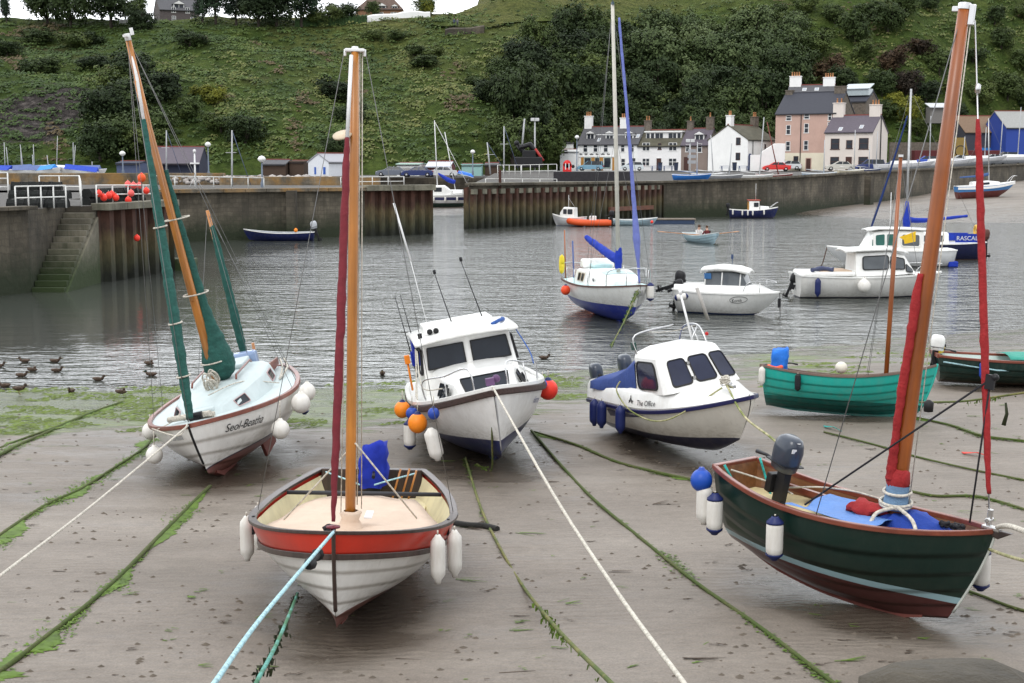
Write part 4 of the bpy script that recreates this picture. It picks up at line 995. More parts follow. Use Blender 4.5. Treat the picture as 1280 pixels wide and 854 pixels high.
# ---------------------------------------------------------------- sand, water, ground
def sand_material():
    m, nt, b, oc = newmat('wet sand'); L = nt.links
    at_ = _n(nt, 'ShaderNodeAttribute', attribute_name='wet_shade'); wd = _n(nt, 'ShaderNodeAttribute', attribute_name='weed')
    big = _noise(nt, oc, .22, 5, .6, (.5, 1.6, 1)); rip = _noise(nt, oc, 1.3, 7, .66, (.55, 1.7, 1)); fine = _noise(nt, oc, 40, 4, .6)
    c = _ramp(nt, big, [(.3, (.128, .105, .082)), (.5, (.188, .158, .129)), (.7, (.245, .211, .176))])
    c = _mix(nt, 1, c, _ramp(nt, rip, [(.3, (.86, .85, .83)), (.5, (1, 1, 1)), (.72, (1.08, 1.08, 1.09))]), 'MULTIPLY')
    c = _mix(nt, 1, c, _ramp(nt, fine, [(.25, (.72,) * 3), (.75, (1.22,) * 3)]), 'MULTIPLY')
    c = _mix(nt, 1, c, _ramp(nt, _noise(nt, oc, 7, 5, .65, (.8, 1.3, 1)), [(.28, (.85,) * 3), (.7, (1.08,) * 3)]), 'MULTIPLY')
    vo = _n(nt, 'ShaderNodeTexVoronoi'); vo.inputs['Scale'].default_value = 2.6; vo.inputs['Randomness'].default_value = 1.0
    mp = _n(nt, 'ShaderNodeMapping'); mp.inputs['Scale'].default_value = (.7, 1.9, 1); L.new(oc, mp.inputs[0])
    wob = _n(nt, 'ShaderNodeTexNoise'); wob.inputs['Scale'].default_value = 9; L.new(oc, wob.inputs['Vector'])
    L.new(_mix(nt, .12, mp.outputs[0], wob.outputs['Color']), vo.inputs['Vector'])
    dens_ = _noise(nt, oc, .9, 4, .6)
    spot = _math(nt, 'LESS_THAN', vo.outputs['Distance'], _math(nt, 'MULTIPLY', _math(nt, 'SUBTRACT', dens_, .55), .6))
    c = _mix(nt, _math(nt, 'MULTIPLY', spot, .28), c, (.10, .075, .055))
    # green film of weed by the water's edge
    wn = _noise(nt, oc, 1.3, 9, .72, (.35, 1.3, 1)); wn2 = _noise(nt, oc, 5, 6, .7, (.5, 1.4, 1))
    wmask = _math(nt, 'ADD', wd.outputs['Fac'], _math(nt, 'MULTIPLY', _math(nt, 'SUBTRACT', wn, .5), 2.2))
    wmask = _math(nt, 'MULTIPLY', _ramp(nt, wmask, [(.40, (0,) * 3), (.56, (1,) * 3)]), _math(nt, 'GREATER_THAN', wd.outputs['Fac'], .02))
    wc = _ramp(nt, wn2, [(.3, (.035, .06, .007)), (.5, (.10, .14, .018)), (.7, (.19, .22, .05))])
    c = _mix(nt, wmask, c, wc)
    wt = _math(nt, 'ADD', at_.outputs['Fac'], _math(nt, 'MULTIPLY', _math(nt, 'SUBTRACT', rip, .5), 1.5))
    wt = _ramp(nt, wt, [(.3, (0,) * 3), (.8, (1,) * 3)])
    c = _mix(nt, 1, c, _mix(nt, wt, (1, 1, 1), (.47, .45, .43)), 'MULTIPLY')  # darkens damp sand, and paints contact shade under the grounded boats
    L.new(c, b.inputs['Base Color'])
    L.new(_mix(nt, wt, (.62,) * 3, (.22,) * 3), b.inputs['Roughness'])
    bp = _n(nt, 'ShaderNodeBump'); bp.inputs['Distance'].default_value = .035
    wv = _n(nt, 'ShaderNodeTexWave'); wv.bands_direction = 'Y'; wv.inputs['Scale'].default_value = 2.4; wv.inputs['Distortion'].default_value = 9; wv.inputs['Detail'].default_value = 3; wv.inputs['Detail Scale'].default_value = .7; L.new(oc, wv.inputs['Vector'])
    rip = _math(nt, 'ADD', rip, _math(nt, 'MULTIPLY', wv.outputs['Fac'], _ramp(nt, dens_, [(.4, (0,) * 3), (.62, (.26,) * 3)])))
    h = _math(nt, 'ADD', _math(nt, 'MULTIPLY', rip, 1.0), _math(nt, 'ADD', _math(nt, 'MULTIPLY', fine, .2), _math(nt, 'MULTIPLY', wmask, _math(nt, 'MULTIPLY', wn2, .8))))
    L.new(h, bp.inputs['Height']); L.new(bp.outputs[0], b.inputs['Normal'])
    return m
from mathutils import noise as mnoise
def hn(x, y, s, o=3): return mnoise.fractal(Vector((x * s, y * s, 3.7)), 1.0, 2.0, o)
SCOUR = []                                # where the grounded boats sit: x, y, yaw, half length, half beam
def scour_shade(x, y):
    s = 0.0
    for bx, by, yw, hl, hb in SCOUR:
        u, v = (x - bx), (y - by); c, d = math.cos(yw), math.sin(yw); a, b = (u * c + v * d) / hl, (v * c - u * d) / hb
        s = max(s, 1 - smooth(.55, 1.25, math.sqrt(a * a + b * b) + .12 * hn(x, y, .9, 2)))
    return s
def sand_h(x, y): return sand_z(x, y) + .028 * hn(x, y * 1.7, .33, 3) + .012 * hn(x, y * 2, 1.6, 2) - .035 * scour_shade(x, y)
sand_mat_ = sand_material()
def build_sand():
    xs = [-22 + .28 * i for i in range(170)]; xs = [-46, -40, -34, -28] + xs + [28, 34, 40, 50, 60]; ys = [2.5 + .22 * i for i in range(180)] + [43, 46, 50, 55, 60]
    mb = MB(); mb.grid([[(x, y, sand_h(x, y)) for x in xs] for y in ys])
    o = mb.build('sand', sand_mat_, fix=False)
    wet_shade = o.data.attributes.new('wet_shade', 'FLOAT', 'POINT'); wd = o.data.attributes.new('weed', 'FLOAT', 'POINT')
    for i, v in enumerate(o.data.vertices):
        x, y = v.co.x, v.co.y; d = shore(x) - y
        wet_shade.data[i].value = max(0, min(1, 1 - d / 9.0)) * .7 + .18 + .3 * hn(x, y, .15) + .75 * scour_shade(x, y)  # damp near the shore; below hulls, damp hollow plus painted contact shadow
        w = interp([-3, 0, 1.2, 4.5, 6.5, 8.5], [.4, .8, .85, .72, .2, 0], d) * interp([-20, -4, -1, 3, 6, 12, 30], [1, 1, .8, .66, .62, .5, .5], x)
        wd.data[i].value = w
    return struct(o)
YL_X, YL_Y = [26, 31, 38, 47, 52, 58, 70, 100], [190, 146, 131, 126, 112, 97, 75, 60]
def beach_z(x, y): return max(-1.0, .02 * (y - interp(YL_X, YL_Y, x)))
WALLN = [(-3.6, 114, 3.6), (14.9, 137, 3.5), (26.7, 143, 3.8), (43.2, 165, 4.33), (81, 215, 5.3), (131, 262, 5.6)]
def wall_at(x):
    return interp([n[0] for n in WALLN], [n[1] for n in WALLN], x), interp([n[0] for n in WALLN], [n[2] for n in WALLN], x)
def build_beach():
    mb = MB(); mb.grid([[(x, y, beach_z(x, y) + .1 * hn(x, y, .08)) for x in range(24, 140, 3)] for y in range(60, 262, 3)])
    o = mb.build('beach', sand_mat_, fix=False)
    wet_shade = o.data.attributes.new('wet_shade', 'FLOAT', 'POINT'); o.data.attributes.new('weed', 'FLOAT', 'POINT')
    for i, v in enumerate(o.data.vertices): wet_shade.data[i].value = max(0, min(1, .75 - v.co.z * .5)) + .15 * hn(v.co.x, v.co.y, .07)
    struct(o)
    mb = MB(); mb.grid([[(x, y, -.35 + .016 * (y - 128) + .15 * hn(x, y, .12)) for x in range(-22, 4, 1)] for y in range(120, 192, 2)])
    o = mb.build('mud', sand_mat_, fix=False); wet_shade = o.data.attributes.new('wet_shade', 'FLOAT', 'POINT'); o.data.attributes.new('weed', 'FLOAT', 'POINT')
    for v in wet_shade.data: v.value = .9
    struct(o)
def build_water():
    m, nt, b, oc = newmat('harbour water'); L = nt.links
    b.inputs['Base Color'].default_value = (.06, .065, .058, 1); b.inputs['Roughness'].default_value = .08
    b.inputs['IOR'].default_value = 1.333; b.inputs['Specular IOR Level'].default_value = 1.0
    gust = _noise(nt, oc, .06, 4, .6, (.35, 1, 1))
    n1 = _noise(nt, oc, 1.6, 4, .55, (.5, 1.0, 1)); n2 = _noise(nt, oc, 3.6, 3, .55, (.5, 1.1, 1)); n3 = _noise(nt, oc, .35, 2, .5, (.5, 1, 1))
    h = _math(nt, 'ADD', _math(nt, 'MULTIPLY', n1, .55), _math(nt, 'ADD', _math(nt, 'MULTIPLY', n2, .16), _math(nt, 'MULTIPLY', n3, .5)))
    bp = _n(nt, 'ShaderNodeBump'); bp.inputs['Distance'].default_value = WAVE; L.new(h, bp.inputs['Height'])
    s2 = _n(nt, 'ShaderNodeSeparateXYZ'); L.new(oc, s2.inputs[0])      # calm water in the lee of the left quay
    lee = _math(nt, 'MAXIMUM', _ramp(nt, _math(nt, 'MULTIPLY', _math(nt, 'MULTIPLY_ADD', s2.outputs[1], .22, s2.outputs[0]), .12), [(0, (.10,) * 3), (1, (1,) * 3)]), _ramp(nt, _math(nt, 'MULTIPLY_ADD', s2.outputs[1], -.08, 3.4), [(0, (0,) * 3), (1, (1,) * 3)]))
    L.new(_math(nt, 'MULTIPLY', lee, _ramp(nt, gust, [(.3, (.5,) * 3), (.62, (1,) * 3)])), bp.inputs['Strength'])
    L.new(bp.outputs[0], b.inputs['Normal'])
    struct(MB().quad((-400, 12, 0), (400, 12, 0), (400, 400, 0), (-400, 400, 0)).build('water', m, fix=False))
WAVE = .34
# ---------------------------------------------------------------- quays and piers
def poly_block(name, poly, z0, z1, m, topm, label, cat, parent=None):
    mb = MB(); n = len(poly)
    zt = z1 if isinstance(z1, list) else [z1] * n
    bot = [(x, y, z0) for x, y in poly]; top = [(x, y, zt[i]) for i, (x, y) in enumerate(poly)]
    mb.grid([bot, top], 0, False, False, True)
    mb._add(top, [tuple(range(n))], 1)
    o = mb.build(name, [m, topm], parent)
    return tag(o, label, cat) if label else o
def sheet_piles(name, a, b, z0, z1, label, pitch=.9, depth=.3, parent=None, sign=1):
    """interlocking trapezoidal steel piles from a to b"""
    a, b = Vector((*a, 0)), Vector((*b, 0)); d = (b - a); Ln = d.length; d.normalize(); nn = Vector((d.y, -d.x, 0)) * sign
    pts = []; k = 0; s = 0
    prof = [(0, 0), (.28, 0), (.42, 1), (.78, 1), (.92, 0)]
    while s < Ln:
        for f, e in prof:
            q = min(Ln, s + f * pitch); pts.append(a + d * q + nn * depth * e)
        s += pitch
    rows = [[(p.x, p.y, z) for p in pts] for z in [z0 + (z1 - z0) * i / 4 for i in range(5)]]
    return tag(MB().grid(rows, 0, False).build(name, pile_m, parent, fix=False), label, 'pile wall')
def coping(name, pts, w, h, m, parent, lift=.0):
    mb = MB()
    for (a, b) in zip(pts, pts[1:]):
        a, b = Vector(a), Vector(b); d = (b - a); ln = d.length; d.normalize(); n = int(max(1, ln / 1.6))
        for k in range(n):
            c = a + d * ln * (k + .5) / n; mb.cbox((c.x, c.y, c.z + h / 2 + lift), (ln / n - .03, w, h), math.atan2(d.y, d.x))
    return mb.build(name, m, parent, bevel=.02)
def railing(name, pts, h, label, posts=None, rails=(1.0, .5), r=.03, m=None, n=1):
    """posts and rails along a path of ground points"""
    p0 = Vector(pts[0]); t = thing(name, label, 'railing', p0)
    P_ = [Vector(p) - p0 for p in pts]
    allp = []
    for a, b in zip(P_, P_[1:]): allp += [a.lerp(b, i / n) for i in range(n)]
    allp.append(P_[-1])
    for f in rails: MB().tube([q + Vector((0, 0, h * f)) for q in P_], r, 8).build('rail', m or white_rail, t)
    for q in allp: MB().tube([q, q + Vector((0, 0, h))], r * 1.1, 8).build('post', m or white_rail, t)
    return t
def lamp_post(x, y, z, h, label, m=None, group='harbour lamp posts'):
    t = thing('street_lamp', label, 'lamp post', (x, y, z), (0, 0, 0), group)
    MB().lathe([(.14, 0), (.14, .5), (.08, .6), (.06, h), (0, h)], (0, 0, 0), 10).build('pole', m or mat('grey blue post', (.12, .15, .2), .5), t)
    MB().lathe([(.1, h), (.3, h + .15), (.34, h + .3), (.2, h + .48), (0, h + .55)], (0, 0, 0), 14).build('lamp_head', mat('white lamp glass', (.75, .75, .73), .3), t)
    return t
def build_quays():
    top = setts
    # left quay with its stair
    LQ = [(-150, 20), (-34, 30), (-27.4, 42), (-20.35, 57.4), (-20.35, 62.2), (-18.95, 62.2), (-17.5, 69), (-24, 74), (-24, 99), (-150, 99)]
    poly_block('stone_quay', LQ, -1.5, 3.5, stone_dark, top, 'stone quay with a flight of steps at the left edge of the harbour', 'quay')
    st = thing('quay_steps', 'mossy stone steps going down the left quay into the water', 'steps', (-19.65, 57.4, 0))
    N = 13
    for k in range(N):
        y = 4.75 * k / N; z = .2 + 3.0 * k / (N - 1)
        MB().box(-.69, .68 - .0, y, y + 4.75 / N + .10, z - .25, z).build('step', stair_m, st, bevel=.02)
    MB().prism([(0, -1.5), (4.78, -1.5), (4.78, 3.0), (0, -.06)], 'X', -.69, .80).build('stair_wall', stair_m, st)
    sheet_piles('sheet_pile_wall', (-18.9, 62.25), (-17.45, 69.05), -1.5, 3.3, 'rusty corrugated steel piles on the corner of the left quay beside the steps', 1.1, .34)
    sheet_piles('sheet_pile_wall', (-17.45, 69.05), (-23.9, 74.1), -1.5, 3.3, 'far return of the rusty steel piles of the left quay', 1.1, .3)
    tag(coping('coping_beam', [(-18.75, 62.1, 3.3), (-17.2, 69.0, 3.3)], .9, .32, conc, None), 'mossy concrete beam on top of the left quay\'s steel piles', 'coping')
    tag(MB().cbox((-17.0, 69.8, .25), (1.5, 1.0, .7)).build('concrete_block', conc, None, bevel=.05), 'concrete footing block in the water at the corner of the left quay', 'block')
    tag(coping('coping_stones', [(-33.9, 30.2, 3.5), (-27.2, 42, 3.5), (-20.2, 57.4, 3.5)], .8, .16, stone_dark, None), 'worn coping stones along the edge of the left quay', 'coping')
    # middle pier
    a, b = on(215, 303), on(535, 293); s = (a[0] - 24, a[1] - 8)
    MP = [(-60, 84), (a[0] - 1, a[1] - .6), (b[0], b[1]), (b[0] - 1.1, b[1] + 15), (-70, 132)]
    poly_block('stone_pier', MP, -1.5, 3.5, stone_wall, top, 'long stone pier with a steel piled head, left of the gap', 'pier')
    f = .735; c = (lerp(a[0], b[0], f), lerp(a[1], b[1], f))
    sheet_piles('sheet_pile_wall', (c[0], c[1] - .04), (b[0] + .1, b[1] - .04), -1.5, 3.4, 'rusty steel piles on the head of the middle pier', .85, .32)
    sheet_piles('sheet_pile_wall', (b[0] + .1, b[1] - .04), (b[0] - .9, b[1] + 15), -1.5, 3.4, 'steel piles on the gap side of the middle pier\'s head', .85, .32)
    tag(coping('coping_beam', [(a[0] - 1, a[1] - .6, 3.4), (c[0], c[1] + .1, 3.4)], 1.0, .26, lichen_wall, None), 'lichen spotted coping along the stone part of the middle pier', 'coping')
    tag(coping('coping_beam', [(c[0], c[1] - .1, 3.4), (b[0] + .4, b[1] - .1, 3.4)], 1.2, .42, conc, None), 'mossy concrete beam over the steel piles of the middle pier\'s head', 'coping')
    p = on(366, 299); tag(MB().box(p[0] - .35, p[0] + .35, p[1] - .5, p[1] + .2, -1, 3.5).build('wall_pilaster', stone_dark, None), 'dark upright rib on the face of the middle pier', 'pilaster')
    # parapets standing on the middle pier and left quay
    tag(MB().box(-62, -27, 128, 129.2, 3.0, 4.55).build('parapet_wall', lichen_wall, None, bevel=.05), 'orange lichen covered parapet wall at the far left behind the quay', 'wall')
    tag(MB().box(-26.5, -12, 124, 125, 3.0, 4.25).build('parapet_wall', lichen_wall, None, bevel=.05), 'low lichen stained parapet on the middle pier left of the red sail', 'wall')
    # right pier and the long wall to the beach
    P_ = WALLN; n = len(P_)
    fr = [(x, y) for x, y, z in P_]
    bk = [(150, 330), (-2.0, 330), (-2.6, 160)]
    mb = MB()
    mb.grid([[(x, y, -1.5) for x, y, z in P_], [(x, y, z) for x, y, z in P_]], 0, False)
    mb.grid([[(-2.6, 160, -1.5), (-3.6, 114, -1.5)], [(-2.6, 160, 3.7), (-3.6, 114, 3.6)]], 0, False)
    mb.build('harbour_wall', stone_wall, None)
    hw = bpy.data.objects['harbour_wall']; tag(hw, 'long stone harbour wall running from the steel piles to the beach at the right', 'harbour wall')
    mb = MB(); rows = []
    for i in range(40):
        x = lerp(-3.6, 131, i / 39); y0, z0 = wall_at(x); y1 = max(236, y0 + 6)
        rows.append([(lerp(x, lerp(-2, 131, i / 39), f), lerp(y0 + .4, y1, f), lerp(z0, 4.2 if y0 < 200 else z0 - .3, min(1, f * 1.15))) for f in (0, .2, .4, .6, .8, 1)])
    mb.grid(rows); struct(mb.build('quay_pavement', setts, None))
    c = (P_[1][0], P_[1][1])
    sheet_piles('sheet_pile_wall', (-3.7, 113.9), (c[0], c[1] - .05), -1.5, 3.3, 'long row of rusty steel piles on the pier right of the gap', .95, .36)
    sheet_piles('sheet_pile_wall', (-2.6, 160), (-3.7, 113.9), -1.5, 3.4, 'steel piles on the gap side of the right pier', .95, .34)
    t = thing('capping_beam', 'row of square blocks along the top edge of the right pier\'s piles', 'beam', (-3.5, 113.9, 3.1))
    for k in range(24): MB().cbox((18.5 * (k + .3) / 24 + .12, 23.1 * (k + .3) / 24 - .1, 0), (.55, .3, .42), .893).build('block', conc, t)
    tag(coping('coping_stones', [(x, y, z) for x, y, z in P_[:5]], .9, .22, stone_wall, None), 'mossy coping along the top of the long harbour wall', 'coping')
    tag(coping('coping_slab', [(-3.3, 114.9, 3.55), (14.6, 137.6, 3.45)], 1.1, .28, conc, None), 'flat concrete slab along the top of the right pier', 'coping')
    # dark boarded wall behind the piles, in front of the shop
    p0, p1 = at(692, 226, 140), at(790, 226, 140)
    tag(MB().box(p0[0], p1[0], 140, 140.6, 3.5, 5.4 - (214.5 - 205) * 140 / 1700).build('parapet_wall', mat('dark tarred wall', (.03, .028, .032), .8, var=.3), None, bevel=.04), 'dark low parapet wall below the white shop', 'wall')
    for px, w in ((1076, .9),):
        p = on(px, 258); y0, z0 = wall_at((px - 640) / 1700 * 157); x = (px + 7 - 640) / 1700 * y0
        tag(MB().cbox((x, y0 - .25, 2.2), (1.0, .8, 3.6), .9).build('wall_ladder_recess', stone_dark, None), 'dark vertical timber fender on the harbour wall under the pale gabled house', 'wall fender')
    # far wall of the outer basin and ground behind
    tag(MB().box(-26, 4, 189, 190.5, -1, 3.5).build('basin_wall', stone_wall, None), 'grey stone wall at the back of the outer basin seen through the gap', 'wall')
    struct(MB().box(-190, 4, 190.5, 420, 2.5, 3.7).build('ground', asphalt, None, fix=True))
    struct(MB().quad((-190, 131.5, 3.4), (-21, 131.5, 3.4), (-21, 190.5, 3.4), (-190, 190.5, 3.4)).build('ground', asphalt, None, fix=False))
    struct(MB().grid([[(-2, 233, 4.05), (60, 233, 4.1), (140, 233, 4.1)], [(-2, 420, 4.3), (60, 420, 4.3), (140, 420, 4.3)]], 0, False).build('ground', asphalt, None, fix=False))
    struct(MB().grid([[(-1, 213, 4.19), (30, 213, 4.25), (62, 213, 4.4), (75, 224, 4.4)], [(-1, 229, 4.26), (30, 229, 4.29), (62, 229, 4.32), (75, 240, 4.34)]], 0, False).build('road', mat('grey road surface', (.17, .17, .165), .9, var=.12, scale=.3), None, fix=False))
    # the near quay under the photographer, only its mooring stone reaches the frame
    tag(MB().box(-30, 30, -6, 3.7, -.5, 3.55).build('near_quay', stone_wall, None, bevel=.08), 'stone quay edge under the viewer at the foot of the picture', 'quay')
    p = at(1192, 838, 3.1); mb = MB(); mb.lathe([(.24, -.6), (.23, -.2), (.21, -.05), (.15, -.01), (0, 0)], p, 18, sx=1.0, sy=.8).crumple(.02, 6)
    tag(mb.build('mooring_stone', stone_dark, None), 'weathered stone bollard top cut off by the bottom right corner of the picture', 'bollard')
# ---------------------------------------------------------------- hill, scrub and trees
CREST = ([-500, -300, 0, 170, 300, 420, 470, 540, 575, 610, 700, 900, 1280, 1700], [34, 30, 29, 31, 31, 33, 27, 19, 9, 1, -22, -55, -75, -80])
FOOT = ([-500, 0, 300, 560, 640, 720, 1000, 1130, 1280, 1700], [196, 198, 206, 212, 222, 244, 250, 262, 300, 320])
CRD = ([-500, 300, 560, 700, 1000, 1700], [300, 300, 305, 345, 370, 390])
def hill_pt(px, s):
    d0 = interp(*FOOT, px); d1 = interp(*CRD, px); zc = CAMZ + (HOR - interp(*CREST, px)) * d1 / FPX
    d = lerp(d0, d1, s); x = (px - CX) * d / FPX
    p = s if s < 0 else (s ** .82 if s <= 1 else 1 + (s - 1) * (.05 if px < 600 else .45))
    z = lerp(3.6, zc, p)
    a = 1 if s > .02 else 0
    z += a * (4.5 * hn(x, d, .02, 4) * smooth(0, .2, s) * (1 - .75 * smooth(.8, 1, s)) + .8 * hn(x + 50, d, .09, 3) * smooth(0, .15, s))
    # gullies running down the slope and the rock face at the far left
    z -= 2.2 * math.exp(-((px - 395 - 120 * s) / 40) ** 2) * smooth(.1, .5, s) * (1 - smooth(.8, 1, s))
    z -= 2.5 * math.exp(-((px - 640 + 60 * s) / 45) ** 2) * smooth(.2, .6, s)
    return (x, d, z)
def hill_material():
    m, nt, b, oc = newmat('hillside'); L = nt.links
    rk = _n(nt, 'ShaderNodeAttribute', attribute_name='rock'); gr = _n(nt, 'ShaderNodeAttribute', attribute_name='dry')
    n1 = _noise(nt, oc, .035, 8, .65); n2 = _noise(nt, oc, .22, 8, .7); n3 = _noise(nt, oc, .9, 6, .7); n4 = _noise(nt, oc, .05, 6, .6, (1, 1.3, 1))
    c = _ramp(nt, n2, [(.28, (.018, .034, .008)), (.45, (.042, .068, .014)), (.6, (.07, .10, .022)), (.78, (.115, .135, .037))])
    dry = _ramp(nt, n3, [(.3, (.075, .085, .028)), (.6, (.15, .145, .05)), (.8, (.2, .18, .075))])
    c = _mix(nt, _ramp(nt, _math(nt, 'ADD', gr.outputs['Fac'], _math(nt, 'SUBTRACT', n4, .5)), [(.25, (0,) * 3), (.75, (.8,) * 3)]), c, dry)
    c = _mix(nt, _ramp(nt, n1, [(.56, (0,) * 3), (.68, (.55,) * 3)]), c, (.075, .05, .032))
    rock = _ramp(nt, n3, [(.3, (.022, .019, .018)), (.5, (.055, .048, .045)), (.75, (.15, .13, .12))])
    rf = _math(nt, 'ADD', rk.outputs['Fac'], _math(nt, 'MULTIPLY', _math(nt, 'SUBTRACT', n2, .5), 1.6))
    c = _mix(nt, _ramp(nt, rf, [(.5, (0,) * 3), (.62, (1,) * 3)]), c, rock)
    c = _mix(nt, 1, c, _ramp(nt, n3, [(.25, (.55,) * 3), (.7, (1.3,) * 3)]), 'MULTIPLY')
    L.new(c, b.inputs['Base Color']); b.inputs['Roughness'].default_value = .95; b.inputs['Specular IOR Level'].default_value = .1
    bp = _n(nt, 'ShaderNodeBump'); bp.inputs['Distance'].default_value = 1.2; L.new(_math(nt, 'ADD', n3, n2), bp.inputs['Height']); L.new(bp.outputs[0], b.inputs['Normal'])
    return m
def leaf_mat(name, a, bcol, c=None):
    """foliage: each crown a little different, light and dark leaf clumps"""
    if name in MATS: return MATS[name]
    m, nt, b, oc = newmat(name); L = nt.links
    oi = _n(nt, 'ShaderNodeObjectInfo'); n = _noise(nt, oc, 1.6, 4, .6)
    f = _math(nt, 'ADD', n, _math(nt, 'MULTIPLY', _math(nt, 'SUBTRACT', oi.outputs['Random'], .5), .5))
    col = _ramp(nt, f, [(.3, a), (.55, bcol), (.78, c or tuple(x * 1.5 for x in bcol))])
    L.new(col, b.inputs['Base Color']); b.inputs['Roughness'].default_value = .7; b.inputs['Specular IOR Level'].default_value = .25
    MATS[name] = m; return m
def crown_mesh(seed, nclump=460, per=13, leaf=.06, shape=(1, 1, .85), lumps=9, cone=0.0):
    """many leaf-sized faces gathered in clumps on an uneven set of lobes, unit radius, base at z = 0"""
    r = random.Random(seed); vs, fs = [], []
    lob = []
    for k in range(lumps):
        a = r.uniform(0, 2 * PI); e = r.uniform(.0, 1.0); q = r.uniform(.25, .62)
        lob.append((q * math.cos(a) * shape[0], q * math.sin(a) * shape[1], (.45 + e * .95) * shape[2], r.uniform(.34, .56)))
    lob.append((0, 0, .8 * shape[2], .6))
    for k in range(nclump):
        lx, ly, lz, lr = r.choice(lob)
        d = Vector((r.gauss(0, 1), r.gauss(0, 1), r.gauss(0, 1) + .25)).normalized()
        rad = lr * (r.random() ** .25)
        c = Vector((lx, ly, lz)) + d * rad
        if cone: 
            k2 = max(.12, 1 - c.z / (1.8 * shape[2]) * cone); c.x *= k2; c.y *= k2
        if c.z < .1: c.z = .1 + r.random() * .1
        s = r.uniform(.07, .15)
        for j in range(per):
            o = c + Vector((r.gauss(0, s * .6), r.gauss(0, s * .6), r.gauss(0, s * .45)))
            n = (d * 1.1 + Vector((r.gauss(0, .55), r.gauss(0, .55), r.gauss(.45, .5)))).normalized()
            u = n.orthogonal().normalized(); a = r.uniform(0, PI); u = (u * math.cos(a) + n.cross(u) * math.sin(a)); w = n.cross(u)
            l = leaf * r.uniform(.6, 1.25); i = len(vs)
            vs += [tuple(o - u * l), tuple(o + w * l * .6), tuple(o + u * l), tuple(o - w * l * .6)]; fs.append((i, i + 1, i + 2, i + 3))
    me = bpy.data.meshes.new('crown'); me.from_pydata(vs, [], fs); return me
def trunk_mesh(seed, hgt=1.0):
    r = random.Random(seed); mb = MB()
    mb.tube([(0, 0, -.25), (.01, 0, .2), (.03, .02, .6), (0, 0, 1.0)], [.075, .055, .04, .015], 7)
    for k in range(6):
        a = r.uniform(0, 2 * PI); z = r.uniform(.15, .6); l = r.uniform(.35, .6)
        mb.tube([(.01, 0, z), (l * .5 * math.cos(a), l * .5 * math.sin(a), z + .2), (l * math.cos(a), l * math.sin(a), z + .5)], [.028, .018, .006], 5)
    return mb
LEAVES = {}
